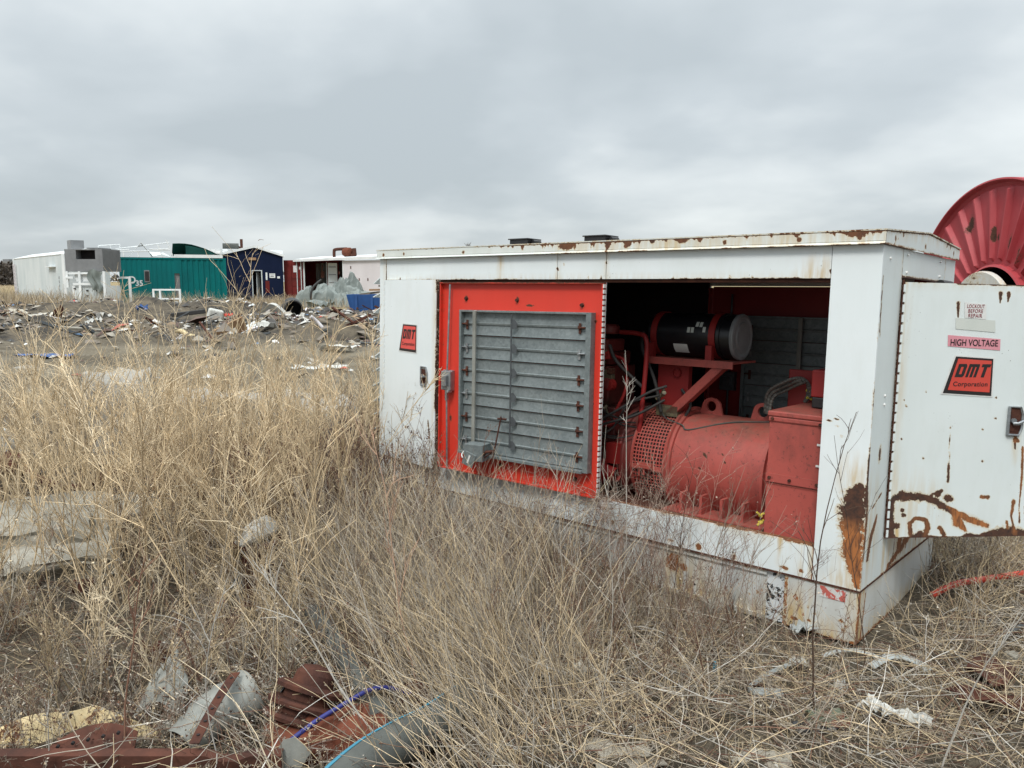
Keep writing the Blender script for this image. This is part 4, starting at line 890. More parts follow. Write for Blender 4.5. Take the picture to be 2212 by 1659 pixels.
# bell housing + engine
en = MB(); en.lathe([(1.70, 0.22), (1.74, 0.24), (1.76, 0.285), (1.80, 0.285), (1.802, 0.262), (1.87, 0.262), (1.872, 0.297), (1.886, 0.297), (1.886, 0.1)], (0, GV, GW), 'x', 64)
en.box(1.20, 1.72, GV - 0.23, GV + 0.2, 0.14, 0.62); en.box(0.45, 1.20, GV - 0.21, GV + 0.2, 0.14, 0.62)
en.box(0.50, 1.62, GV - 0.16, GV + 0.14, 0.62, 0.86); en.box(1.30, 1.60, GV - 0.25, GV - 0.16, 0.66, 0.80)
engine = en.build('engine', M['shaded_grimy_red'], unit, lambda x, y, z: (x * 0 + .22, x * 0 + .35, x * 0), bevel=0.012, smooth=35, label='dirty red engine block with pipes and black hoses')
vc = MB()
for k in range(4): vc.box(0.56 + k * 0.27, 0.80 + k * 0.27, GV - 0.14, GV + 0.10, 0.865, 0.95)
vc.box(1.44, 1.66, GV - 0.24, GV - 0.05, 0.955, 1.03); vc.lathe([(0, .02), (0, 0.07), (0.05, 0.07), (0.06, 0.05)], (1.62, GV - 0.18, 1.06), 'z', 20)
vc.build('valve_cover', M['shaded_grimy_red'], engine, bevel=0.012)
pp = MB()
pp.tube(spline([(1.43, GV - 0.33, 0.86), (1.50, GV - 0.34, 0.84), (1.56, GV - 0.34, 0.76), (1.57, GV - 0.34, 0.68), (1.58, GV - 0.34, 0.60), (1.62, GV - 0.34, 0.54), (1.70, GV - 0.32, 0.53), (1.78, GV - 0.28, 0.55)], 6), 0.019, 12)
pp.tube(spline([(1.72, GV - 0.20, 1.075), (1.86, GV - 0.22, 1.07), (1.925, GV - 0.24, 1.04), (1.93, GV - 0.24, 0.90), (1.91, GV - 0.24, 0.60), (1.90, GV - 0.24, 0.50)], 6), 0.014, 12)
pp.tube(spline([(1.70, GV - 0.22, 0.93), (1.78, GV - 0.23, 0.90), (1.80, GV - 0.24, 0.75), (1.74, GV - 0.25, 0.60)], 6), 0.010, 10)
pp.tube([(1.50, GV - 0.36, 0.62), (1.66, GV - 0.34, 0.73)], 0.006, 6); pp.tube([(1.42, GV - 0.36, 0.625), (1.60, GV - 0.35, 0.62)], 0.005, 6); pp.tube([(1.50, GV - 0.365, 0.615), (1.62, GV - 0.34, 0.70)], 0.005, 6)
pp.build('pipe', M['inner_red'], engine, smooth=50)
fl = MB(); fl.cyl((1.53, GV - 0.31, 0.62), (1.53, GV - 0.31, 0.70), 0.030, n=16); fl.cyl((1.53, GV - 0.31, 0.70), (1.53, GV - 0.31, 0.71), 0.034, n=16); fl.cyl((1.40, GV - .3, .35), (1.40, GV - .3, .5), .05, n=18); fl.build('oil_filter', M['black'], engine, smooth=40)
st = MB(); st.lathe([(1.56, 0.0), (1.57, 0.045), (1.60, 0.060), (1.72, 0.062), (1.75, 0.048), (1.80, 0.04)], (0, GV - 0.30, 0.235), 'x', 28); st.box(1.72, 1.80, GV - 0.31, GV - 0.22, 0.30, 0.42); st.build('starter_motor', M['inner_red'], engine, smooth=40, bevel=None)
for k in range(16):
    rr_c = random.Random(100 + k); p = Vector((rr_c.uniform(1.38, 1.74), GV - rr_c.uniform(.24, .34), rr_c.uniform(.22, .98))); sz = [rr_c.uniform(.02, .07) for _ in range(3)]
    q_ = MB(); (q_.obox(p, sz, (0, rr_c.uniform(-.3, .3), 0)) if k % 3 else q_.cyl(p, p + Vector((0, -.05, 0)), sz[0] * .6, n=14)); q_.build('engine_accessory', [M['shaded_grimy_red'], M['brass'], M['rustbrown'], M['inner_red']][k % 4], engine, bevel=.003)
for k in range(9):
    rr_c = random.Random(300 + k); a_ = Vector((rr_c.uniform(1.4, 1.7), GV - .32, rr_c.uniform(.3, .9))); b_2 = Vector((rr_c.uniform(1.6, 2.1), GV - rr_c.uniform(.1, .3), rr_c.uniform(.4, 1.0)))
    m_ = a_.lerp(b_2, .5) + Vector((0, -.04, -rr_c.uniform(.02, .14))); MB().tube(spline([a_, m_, b_2], 8), rr_c.uniform(.003, .007), 6).build('wire', M['blackrubber'] if k % 3 else M['brass'], engine, smooth=60)
hs = MB(); rr = random.Random(9)
hoses = [[(1.50, .2, .42), (1.62, .22, .50), (1.80, .28, .62), (1.98, .34, .74), (2.06, .40, .78)], [(1.52, .24, .33), (1.60, .22, .38), (1.70, .26, .52), (1.90, .32, .60), (2.05, .40, .70)], [(1.55, .2, .40), (1.75, .3, .50), (1.85, .34, .66), (2.0, .42, .72)],
         [(2.0, .45, .62), (1.95, .45, .80), (1.86, .45, .98), (1.83, .5, 1.08)], [(1.62, .25, .45), (1.68, .22, .36), (1.60, .2, .30)], [(2.10, .5, .76), (2.16, .5, .68), (2.13, .5, .60)], [(1.9, .4, .76), (1.75, .35, .9), (1.70, .34, 1.0)]]
for h in hoses: hs.tube(spline(h, 8), rr.uniform(0.006, 0.011), 8)
hs.build('hose', M['blackrubber'], engine, smooth=60)
ft = MB()
for k in range(26):
    p = Vector((rr.choice([1.97, 2.05, 2.10, 1.55, 1.60, 2.0, 1.68]), rr.uniform(.32, .5), rr.choice([.72, .76, .64, .45, .38, .66]))) + Vector([rr.uniform(-.03, .03) for _ in range(3)]); q = p + Vector([rr.uniform(-.03, .03) for _ in range(3)])
    if (p - q).length > .03: MB().cyl(p, q, rr.uniform(.006, .013), n=8).build('fitting', M['brass'], engine)
MB().box(1.96, 2.10, 0.46, 0.50, 0.60, 0.66).build('fitting_block', M['brass'], engine)
MB().box(1.93, 2.13, 0.52, 0.56, 0.40, 0.90).lathe([(0, 0), (0, 0.025), (-0.01, 0.025)], (2.06, 0.515, 0.85), 'y', 20).build('sensor_panel', M['inner_red'], engine)
for k, (xx, zz) in enumerate(((2.03, 0.66), (2.45 - .2, 0.68))):
    pass
gn = MB(); gn.box(1.985, 2.085, UW - 0.07, UW - 0.03, 0.70, 0.82); gn.cyl((2.035, UW - .05, .70), (2.035, UW - .05, .12), .007, n=8); gn.cyl((2.035, UW - .05, .82), (2.035, UW - .05, 1.32), .007, n=8); gn.box(2.005, 2.065, UW - .09, UW - .07, .73, .79)
gn.build('back_door_latch', M['greyrod'], unit)
# the thin brown wire lying along the top of the alternator
MB().tube(spline([(1.95, GV - .1, GW + .30), (2.05, GV - .2, GW + .26), (2.15, GV - .19, GW + .23), (2.2, GV - .2, GW + .21), (2.4, GV - .12, GW + .265), (2.6, GV - .05, GW + .285)], 8), 0.004, 6).build('wire', M['rubber'], generator)

# ================================================================== cable reel behind the housing
def build_reel():
    cx_, cy_, Rr = 4.47, 7.33, 1.285; g_ = gz(cx_, cy_)
    t = thing('cable_reel', 'big faded red steel reel with a ribbed flange standing behind the open side door', 'reel', (cx_, cy_, g_), (0, 0, math.radians(-86)))
    zc = Rr; t.scale = (.965, .965, .985)   # local -y is the axis towards the viewer's left
    def flange(y0, s):
        fb = MB(); nR = 30; prof_r = [0.50, 0.53, 0.56] + list(np.linspace(0.60, 1.18, 9)) + [1.215]; m8 = 24
        na = nR * m8; vs = []; fs = []
        for r in prof_r:
            for k in range(na):
                ph = (k % m8) / m8; rib = max(0.0, min(1.0, (1 - abs(ph - .5) / .17) * 1.3)); amp = 0.045 if 0.54 < r < 1.19 else 0
                a = 2 * math.pi * k / na; vs.append((r * math.sin(a), y0 - s * amp * rib, zc + r * math.cos(a)))
        for i in range(len(prof_r) - 1):
            for k in range(na):
                k2 = (k + 1) % na; fs.append((i * na + k, i * na + k2, (i + 1) * na + k2, (i + 1) * na + k))
        fb.add(vs, fs)
        fb.lathe([(y0, 1.21), (y0 - s * 0.02, 1.245), (y0 - s * 0.055, 1.26), (y0 - s * 0.065, 1.27), (y0 - s * 0.06, 1.285), (y0 + s * 0.03, 1.285), (y0 + s * 0.03, 1.25), (y0, 1.18)], (0, 0, zc), 'y', 144)
        fb.lathe([(y0, 0.50), (y0 - s * 0.05, 0.495), (y0 - s * 0.06, 0.475), (y0 + s * 0.03, 0.47)], (0, 0, zc), 'y', 72)
        def wr(x, y, z):
            x2, z2 = x, z - zc
            r = fblob(x2, z2, -0.42, 0.90, 0.035, 0.075); r = np.maximum(r, stroke(x2, z2, [(-.56, .93, .012), (-.42, .97, .006)])); r = np.maximum(r, stroke(x2, z2, [(-.53, .84, .02), (-.42, .86, .006)]))
            r = np.maximum(r, fblob(x2, z2, -.66, .72, .022, .05)); r = np.maximum(r, stroke(x2, z2, [(-.06, .82, .015), (-.05, .70, .015), (.0, .76, .006)])); r = np.maximum(r, fblob(x2, z2, 0.16, .66, .03, .09)); r = np.maximum(r, fblob(x2, z2, 0.30, .58, .04, .07))
            for k in range(26):
                rr = random.Random(k); r = np.maximum(r, fblob(x2, z2, rr.uniform(-1, 1), rr.uniform(-1.2, .3), rr.uniform(.01, .035), rr.uniform(.01, .05)))
            return r, x * 0, x * 0
        return fb.build('flange', M['reel_red'], t, wr, smooth=24)
    flange(0.0, 1); flange(1.15, -1)
    MB().lathe([(0.03, 0.66), (1.12, 0.66)], (0, 0, zc), 'y', 64).build('drum', M['rustred'], t, smooth=40)
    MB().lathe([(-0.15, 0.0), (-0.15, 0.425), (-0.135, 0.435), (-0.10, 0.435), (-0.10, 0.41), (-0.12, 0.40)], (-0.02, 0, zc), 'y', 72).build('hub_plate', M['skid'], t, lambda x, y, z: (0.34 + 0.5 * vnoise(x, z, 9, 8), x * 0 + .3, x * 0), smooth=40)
    MB().lathe([(0.0, 0.468), (1.1, 0.468), (1.1, 0.0)], (0, 0, zc), 'y', 48).build('hub_tube', M['dark'], t, smooth=40)
    MB().cyl((0, -0.16, zc), (0, 1.3, zc), 0.05, n=18).build('axle', M['rustbrown'], t)
    for y_ in (0.06, 1.10):
        MB().box(-0.5, -0.28, y_ - 0.05, y_ + 0.05, 0.0, 0.10).build('chock', M['wood'], t); MB().box(0.28, 0.5, y_ - 0.05, y_ + 0.05, 0.0, 0.10).build('chock', M['wood'], t)
build_reel()
p = on(2206, 1165); tb = MB(); 
for k in range(3): tb.obox((0.30, 0, 0.10 + k * 0.19), (1.3, 0.14, 0.175), (0.02 * k, 0, 0.03 * k))
o = tb.build('timber_stack', M['wood'], None, bevel=0.01); o.location = (p.x + 0.25, p.y + 1.2, 0.0); o.rotation_euler = (0, 0, 0.25); tag(o, 'weathered grey timbers stacked low behind the open side door', 'timber')

# ================================================================== the camp shacks and containers far behind
def B2(a_, b_): return cp(a_, b_, 450, 500, 4.424)     # second background crop -> display pixel
def B1(a_, b_): return cp(a_, b_, 0, 500, 4.424)
def frame_between(pL, pR):
    """frame with x along the facade from pL to pR (ground points), y going away from the viewer"""
    d = Vector((pR[0] - pL[0], pR[1] - pL[1], 0)); L_ = d.length; a = math.atan2(d.y, d.x)
    return L_, a
def hgt(py, Y): return atY(CXP, py, Y)[2]
def ribs(b, x0, x1, y, z0, z1, pitch, dep, mi=0):
    n = max(2, int((x1 - x0) / pitch)); prof = []
    for k in range(n):
        a_ = x0 + (x1 - x0) * k / n; w_ = (x1 - x0) / n
        prof += [(a_, y), (a_ + w_ * 0.35, y), (a_ + w_ * 0.5, y + dep), (a_ + w_ * 0.85, y + dep)]
    prof.append((x1, y))
    P = [[(px_, py_, z) for z in (z0, z1)] for px_, py_ in prof]; b.sheet(P, 0.01, mi)

# leftmost white container
pL, pR = atY(36, 650, 63), atY(147, 650, 51); L_, a_ = frame_between(pL, pR); 
t = thing('white_container', 'long pale container with a ladder on its corner, farthest left beyond the rubbish heap', 'container', (pL[0], pL[1], 0.1), (0, 0, a_))
H_ = 3.25
MB().box(0, L_, 0, 2.6, 0.15, H_).build('wall', M['farwhite'], t)
rf = MB(); rf.sheet([[(x_, -0.03, H_ + 0.002), (x_, 1.3, H_ + 0.35), (x_, 2.63, H_ + 0.002)] for x_ in (-0.05, L_ + 0.05)], 0.05); rf.build('roof', M['farwhite2'], t)
MB().box(L_ * 0.96, L_, -0.06, -0.005, 0.15, H_).box(0, 0.25, -0.06, -0.005, 0.15, H_).build('corner_post', M['farwhite2'], t)
ld = MB()
for x_ in (0.45, 0.95): ld.box(x_, x_ + 0.06, -0.16, -0.08, 0.3, H_ - 0.4)
for k in range(9): ld.box(0.5, 0.96, -0.14, -0.10, 0.5 + k * 0.28, 0.54 + k * 0.28)
ld.build('ladder', M['farpink'], t); MB().box(L_ * 0.72, L_ * 0.84, -0.25, -0.01, 2.45, 2.5).build('lamp_shade', M['farwhite2'], t)
mk = MB()
for k in range(5): mk.obox((L_ * 0.885, -0.012, 1.75 - k * 0.27), (0.10, 0.01, 0.20), (0, 0.4 * (-1) ** k, 0))
mk.build('faded_marks', M['grey'], t)
MB().box(L_ * 0.86, L_ * 0.86 + 0.9, 0.7, 1.5, H_ + 0.2, H_ + 0.95).build('roof_vent', M['grey'], t)

# grey cooler on a white stand
Y_ = 48.0; pL, pR = atY(147, 657, Y_), atY(228, 657, Y_); W_ = pR[0] - pL[0]; zt, zm_ = hgt(540, Y_), hgt(588, Y_)
t = thing('equipment_skid', 'white steel skid with cabinets under a grey slatted cooler box with a dark opening', 'machine', (pL[0], Y_, 0.05), (0, 0, 0))
g = MB(); g.box(0, W_ * 0.30, 0, 2.2, zm_, zt); g.box(W_ * 0.30, W_ * 0.81, 0.6, 2.2, zm_, zt); g.box(W_ * 0.30, W_ * 0.81, 0, 0.6, zm_, zm_ + (zt - zm_) * 0.55); g.box(W_ * 0.30, W_ * 0.81, 0, 0.6, zt - 0.05, zt); g.box(W_ * 0.81, W_, 0, 2.2, zm_, zt + 0.03)
for k in range(16): g.box(W_, W_ + .02, .08 + k * .13, .11 + k * .13, zm_ + 0.05, zt - 0.03)
g.box(W_ * 0.55, W_ * 0.85, 0.2, 1.8, zt + 0.03, zt + 0.10); g.build('cooler_box', M['grey'], t)
MB().box(W_ * 0.301, W_ * 0.809, 0.58, 0.599, zm_ + (zt - zm_) * 0.5, zt - .05).build('opening', M['dark'], t)  # dark sheet across the recess stands in for its shade
s_ = MB(); s_.box(W_ * 0.12, W_ * 1.0, 0.1, 2.0, 0.0, zm_ * 0.60)
for x_ in (0.0, 0.33, 0.98): s_.box(W_ * x_, W_ * x_ + 0.14, -0.05, 0.1, 0.0 if x_ else zm_ * .55, zm_)
s_.box(-0.1, W_ * 0.2, -0.08, 0.0, zm_ * 0.80, zm_ * 0.86); s_.box(W_ * 0.18, W_ * 0.65, -0.06, 0.02, zm_ * 0.62, zm_ * 0.68); s_.box(W_ * 0.02, W_ * 0.6, -0.03, 0.05, zm_ * 0.92, zm_ * 0.97)
s_.box(W_ * 0.20, W_ * 0.58, 0.12, 1.5, zm_ * 0.72, zm_ * 0.97); s_.box(W_ * 1.0, W_ * 1.30, 1.9, 2.0, zm_ * 0.80, zm_ * 0.86); s_.box(W_ * 1.24, W_ * 1.30, 1.9, 2.0, 0.0, zm_ * 0.80)
s_.build('stand_frame', M['farwhite2'], t)
c_ = MB(); 
for k in range(3): c_.box(W_ * (0.20 + k * 0.26), W_ * (0.445 + k * 0.26), 0.07, 0.097, 0.05, zm_ * 0.57)
c_.build('cabinet_door', M['farwhite'], t)
for (x_, z_) in ((.50, .45), (.50, .30), (.76, .45), (.17, .5), (.17, .2)): MB().box(W_ * x_, W_ * x_ + 0.12, 0.02, 0.068, zm_ * z_, zm_ * z_ + 0.08).build('door_latch', M['black'], t)
n_ = 12; P = []
for i in range(n_):
    row = []
    for j in range(n_):
        u_, v_ = i / (n_ - 1), j / (n_ - 1); cut = 0.25 * (1 - v_)
        row.append((W_ * (0.60 + 0.36 * (u_ * (1 - 2 * cut * 0.8) + cut)) + 0.1 * math.sin(v_ * 7), -0.10 - 0.10 * math.sin(u_ * 9 + v_ * 3) * (1 - v_ * .5), zm_ * (0.44 + 0.58 * v_) + 0.1 * math.sin(u_ * 5)))
    P.append(row)
tp = MB().sheet(P, 0.02).build('torn_tarp', M['tarp'], t, smooth=60)

# teal container
pL, pR = atY(262, 655, 53.0), atY(492, 655, 56.0); L_, a_ = frame_between(pL, pR); H_ = hgt(557.5, 55.5)
t = thing('teal_container', 'teal green container shack marked 35 with its roof torn up', 'container', (pL[0], pL[1], 0.0), (0, 0, a_))
b = MB(); ribs(b, L_ * 0.0, L_ * 0.50, 0, 0.1, H_ - 0.12, 0.30, 0.02); ribs(b, L_ * 0.55, L_ * 0.97, 0, 0.1, H_ - 0.12, 0.34, 0.05)
b.box(L_ * 0.50, L_ * 0.55, -0.01, 0.02, 2.15, H_ - 0.12); b.box(0, L_, -0.03, 0.06, H_ - 0.12, H_); b.box(0, L_, -0.03, 0.06, 0.0, 0.1); b.box(L_ * 0.97, L_, -0.02, 2.5, 0.0, H_); b.box(0, 0.1, 0.0, 2.5, 0.0, H_); b.box(0, L_, 2.45, 2.5, 0, H_)
b.build('wall', M['teal'], t)
MB().box(L_ * 0.501, L_ * 0.549, 0.10, 0.14, 0.12, 2.15).build('door', M['grey'], t)
MB().box(L_ * 0.222, L_ * 0.27, -0.035, -0.005, 1.55, 2.35).build('window', M['grey'], t)
MB().box(L_ * 0.227, L_ * 0.265, -0.045, -0.036, 1.62, 2.28).build('window_pane', M['black'], t)
b = MB(); b.text('35', 0.52, Matrix.Translation((L_ * 0.172, -0.02, 1.47)), 0, 0.92, 0.012, 0, depth=0.01); b.text('D', 0.66, Matrix.Translation((L_ * 0.112, -0.02, 1.68)), 0, 0.85, 0.015, 0, depth=0.01)
b.build('painted_number', M['farwhite'], t)
b = MB(); ru = [L_ * v for v in np.linspace(0.50, 0.98, 9)]
zz = [0.78, 0.80, 0.79, 0.74, 0.64, 0.52, 0.36, 0.18, 0.02]
b.sheet([[(x_, 0.0 + 0.25 * (z_ / 0.8), H_ + 0.06 + z_ * 1.15), (x_, 1.9, H_ + 0.02 + 0.2 * z_)] for x_, z_ in zip(ru, zz)], 0.03); b.sheet([[(x_, 0.1 + 0.15 * (z_ / 0.8), H_ + 0.12 + z_ * 1.12), (x_, 0.12 + 0.1 * z_, H_ + 0.06)] for x_, z_ in zip(ru[2:], [v * .82 for v in zz[2:]])], 0.02)
b.build('torn_roof', M['teal_dark'], t)
MB().box(L_ * 0.505, L_ * 0.97, -0.05, 0.05, H_ + 0.005, H_ + 0.22).build('roof_trim', M['farwhite2'], t)
b = MB(); b.sheet([[(L_ * 0.09, .3, H_), (L_ * 0.09, 1.0, H_ + .02)], [(L_ * 0.21, .3, H_ + 1.0), (L_ * 0.21, 1.0, H_ + .98)], [(L_ * 0.31, .3, H_ + .10), (L_ * 0.31, 1.0, H_ + .12)]], 0.03)
b.sheet([[(L_ * 0.30, .5, H_ + .05), (L_ * 0.28, 1.4, H_ + .4)], [(L_ * 0.40, .5, H_ + .22), (L_ * 0.42, 1.4, H_ + .35)], [(L_ * 0.47, .5, H_ + .02), (L_ * 0.49, 1.4, H_ + .1)]], 0.03); b.build('buckled_roof_panel', M['farwhite2'], t)
b = MB(); rl = lambda x0, z0, x1, z1, y_=-0.02: b.tube([(L_ * x0, y_, H_ + z0), (L_ * x1, y_, H_ + z1)], 0.035, 6)
rl(-.02, .55, .48, 1.05, .6); rl(-.02, .45, .10, .50); rl(.44, 1.2, .50, 0.0); rl(.36, .85, .40, 0); rl(.28, .55, .47, .50); rl(-.17, .75, .02, .85, .8); rl(.02, .85, .02, 0, .8); rl(-.17, .75, -.17, 0, .8); rl(0, .35, .28, .42); rl(.18, 0, .18, .42); rl(.05, 0, .05, .38); rl(-.06, .8, -.06, .2, .8); rl(.46, .6, .36, .55)
b.build('bent_railing', M['farwhite2'], t)

# white railing standing before it
pL = B1(1612, 960); Y_ = 44; P0 = atY(pL[0], 657, Y_); P1 = atY(B1(1888, 960)[0], 657, Y_); W_ = P1[0] - P0[0]; z1, z2 = hgt(B1(0, 805)[1], Y_), hgt(B1(0, 900)[1], Y_)
g0 = gz(P0[0], Y_); b = MB()
for x_ in (0, W_ * 0.25, W_): b.box(x_ - .045, x_ + .045, -.045, .045, 0, z1 - g0)
b.box(.046, W_ - .046, -.04, .04, z1 - g0 - .09, z1 - g0 - .002); b.box(.046, W_ - .046, -.035, .035, z2 - g0 - .08, z2 - g0)
b.box(0.02, 0.06, 0, 1.2, z1 - g0 - .085, z1 - g0 - 0.006)
o = b.build('railing', M['farwhite2']); o.location = (P0[0], Y_, g0 - .02); tag(o, 'white steel guard rail standing on the heap before the teal container', 'railing')

# navy shack
Y_ = 60.0; pL, pR = atY(487, 650, Y_), atY(614, 650, Y_ + 1.5); L_, a_ = frame_between(pL, pR)
t = thing('navy_shack', 'dark blue gabled shack with an open doorway and white notices', 'building', (pL[0], pL[1], 0.0), (0, 0, a_))
He, Ha = hgt(547, Y_), hgt(533.5, Y_)
fr = [(0, 0.25), (L_ * 0.47, 0.25), (L_ * 0.47, hgt(B2(0, 540)[1], Y_)), (L_ * 0.63, hgt(B2(0, 540)[1], Y_)), (L_ * 0.63, 0.25), (L_, 0.25), (L_, He - .1), (L_ * 0.52, Ha - 0.03), (0, He)]
b = MB(); b.box(0, L_ * 0.47, 0, 0.08, 0.2, 2.6); b.box(L_ * .63, L_, 0, .08, .2, 2.6); b.prism([(0, 2.6), (L_, 2.6), (L_, He - .1), (L_ * .52, Ha - .03), (0, He)], 0.08); b.box(L_ * .47, L_ * .63, 0, .08, 2.35, 2.6)
b.box(0, .08, .08, 9, .2, He); b.box(L_ - .08, L_, .08, 9, .2, He - .1); b.box(.08, L_ - .08, 8.9, 9, .2, He - .1); b.build('wall', M['navy'], t)
b = MB(); b.sheet([[(x_, y_, z_) for (x_, z_) in ((-.12, He - .05), (L_ * .52, Ha + .06), (L_ + .12, He - .16))] for y_ in (-.15, 9.2)], 0.16); b.box(-.15, -0.05, -.2, 9, He - .1, He + .35); b.box(L_ * .75, L_ + .1, 1, 1.1, He, He + .32); b.box(-L_ * .13, 0.3, .6, .7, He + .22, He + .34); b.build('roof', M['farwhite2'], t)
MB().box(L_ * .46, L_ * .475, -.05, 0, .2, 2.4).box(L_ * .62, L_ * .638, -.05, 0, .2, 2.4).box(L_ * .46, L_ * .638, -.05, 0, 2.4, 2.46).build('door_frame', M['farwhite'], t)
MB().obox((L_ * .575, .5, 1.3), (.6, .05, 2.0), (0, 0, 1.1)).build('door', M['farwhite'], t); MB().box(L_ * .47, L_ * .62, 1.0, 1.05, .2, 2.4).build('dark_backing', M['dark'], t)  # dark sheet behind the doorway stands in for the shade inside
b = MB(); zf = lambda y_: hgt(B2(0, y_)[1], Y_); xf = lambda x_: (x_ - 360) / 615 * L_
for (x0, x1, y0, y1) in ((788, 806, 715, 635), (828, 888, 692, 645), (910, 938, 698, 676)): b.box(xf(x0), xf(x1), -.03, -.005, zf(y0), zf(y1))
b.box(xf(838), xf(874), -.036, -.031, zf(680), zf(668), 1); b.box(xf(835), xf(880), -.036, -.031, zf(655), zf(650), 1)
b.build('notice', [M['farwhite2'], M['grey']], t)
MB().box(xf(782), xf(825), -.03, -.005, zf(850), zf(725)).build('red_panel', M['maroon'], t); MB().box(xf(615), xf(695), -.08, -.005, zf(505), zf(478)).build('name_board', M['card'], t)
b = MB(); b.cyl((L_ * -.0, 3.0, Ha + .20), (L_ * .28, 3.0, Ha + .20), .22, n=14); b.build('exhaust_silencer', M['rubber'], t, smooth=40)
MB().tube([(L_ * .28, 3, Ha + .12), (L_ * .33, 3, Ha + .12), (L_ * .33, 3, Ha + .75)], .11, 10).build('exhaust_stack', M['rustbrown'], t, smooth=40)
MB().box(-0.4, L_ + .2, -0.5, -.1, 0.0, .2).build('skid', M['rustbrown'], t)

# maroon container with open doors
Y_ = 62.0; pL, pR = atY(615.5, 650, Y_), atY(742, 650, Y_); L_ = pR[0] - pL[0]; xf = lambda x_: (x_ - 985) / 615 * L_; zf = lambda y_: hgt(B2(0, y_)[1], Y_)
t = thing('maroon_container', 'dark red shipping container with one door leaf open and pale ribbed walls inside', 'container', (pL[0], Y_, 0.0))
b = MB(); b.box(0, xf(1195), 0, .1, .15, zf(520)); b.box(0, L_, 0, .12, zf(520), zf(508)); b.box(xf(1435), xf(1452), 0, .1, .15, zf(520)); b.box(0, .08, .1, 6, .1, zf(508)); b.box(0, L_, 5.9, 6, .1, zf(508)); b.box(0, L_, 0, 6, .05, .15); b.box(0, L_, .12, 6, zf(512), zf(508))
b.box(xf(1060), xf(1065), -.05, 0, .3, zf(540)); b.box(xf(1070), xf(1170), -.03, 0, zf(700), zf(690)); b.box(xf(1070), xf(1170), -.03, 0, zf(780), zf(772)); b.build('shell', M['maroon'], t)
b = MB()
for x_ in (1125, 1168): b.cyl((xf(x_), -.08, .3), (xf(x_), -.08, zf(515)), .035, n=6)
b.box(xf(1190), xf(1205), -.08, 0, .2, zf(530)); b.box(xf(1430), xf(1437), -.03, 0, .2, zf(530)); b.build('locking_bar', M['farwhite'], t)
b = MB(); ribs(b, xf(1205), xf(1430), 3.5, .2, zf(530), .34, .12); b.build('inner_wall', M['tarp'], t)
b = MB(); b.box(xf(1455), xf(1550), -.3, -.24, .3, zf(540)); b.build('open_door', M['farwhite'], t)
b = MB(); 
for y_ in (580, 660, 740): b.box(xf(1465), xf(1540), -.33, -.301, zf(y_ + 4), zf(y_ - 4))
b.build('door_rib', M['grey'], t); MB().box(xf(1550), L_, .3, .4, .2, zf(515)).build('dark_backing', M['dark'], t)  # dark sheet filling the strip right of the open door
b = MB()
for (x0, x1, y0, y1) in ((1085, 1130, 635, 565), (1145, 1160, 605, 575)): b.box(xf(x0), xf(x1), -.03, -.005, zf(y0), zf(y1))
b.build('faded_notice', M['farpink'], t)
MB().tube([(xf(1392), -.02, zf(560)), (xf(1385), -.02, zf(620)), (xf(1392), -.02, zf(690))], .05, 6).obox((xf(1392), -.05, zf(660)), (.25, .1, .5)).build('hanging_cable', M['rustbrown'], t)
# pale container beyond, running behind the housing
Y_ = 60.0; pL, pR = atY(742, 650, Y_), atY(905, 650, Y_ - 3); L_, a_ = frame_between(pL, pR)
t = thing('pale_container', 'chalky white container wall running out of sight behind the generator housing', 'container', (pL[0], pL[1], 0), (0, 0, a_))
H_ = hgt(563, Y_)
MB().box(0.06, L_, 0, 2.6, .1, H_).build('wall', M['farpink'], t); MB().box(0, .06, -.02, 2.6, .1, H_).build('corner_post', M['farwhite2'], t)
b = MB(); b.sheet([[(-4.6, -.25, H_ + .05), (-4.6, 2.9, H_ + .35)], [(L_, -.25, H_ + .25), (L_, 2.9, H_ + .55)]], .18); b.build('roof', M['farwhite2'], t)
xg = lambda x_: (atY(B2(x_, 0)[0], 560, Y_)[0] - pL[0])
b = MB(); zg = lambda y_: hgt(B2(0, y_)[1], Y_)
b.tube(spline([(xg(1372), 1, H_ + .1), (xg(1372), 1, zg(410)), (xg(1395), 1, zg(388)), (xg(1540), 1, zg(383))], 6), .12, 10); b.tube(spline([(xg(1600), 1, zg(455)), (xg(1640), 1, zg(455)), (xg(1640), 1, zg(420)), (xg(1636), 1, zg(380))], 6), .16, 10)
b.build('exhaust_pipe', M['rustbrown'], t, smooth=50)
MB().lathe([(xg(1500), 0), (xg(1502), .28), (xg(1530), .36), (xg(1585), .35), (xg(1605), .2), (xg(1608), 0)], (0, 1, zg(420)), 'x', 20).build('silencer', M['rustorange'], t, smooth=40)
b = MB()
for k, (x_, y_) in enumerate(((1695, 585), (1705, 710), (1800, 710), (1910, 710), (1545, 640))): b.obox((xg(x_), -.01, zg(y_)), (.08, .02, .2))
b.build('rust_spot', M['rustbrown'], t)
# behind the teal one a long white roof
Y_ = 68.0; pL, pR = atY(B2(120, 0)[0], 650, Y_), atY(B2(372, 0)[0], 650, Y_)
b = MB().box(pL[0], pR[0], Y_, Y_ + 2.6, 0.1, hgt(B2(0, 440)[1], Y_)); b.box(pL[0] - .1, pR[0] + .1, Y_ - .1, Y_ + 2.7, hgt(B2(0, 440)[1], Y_), hgt(B2(0, 392)[1], Y_))
o = b.build('white_shack', M['farwhite2']); tag(o, 'long white flat roofed shack mostly hidden between the teal container and navy shack', 'building')

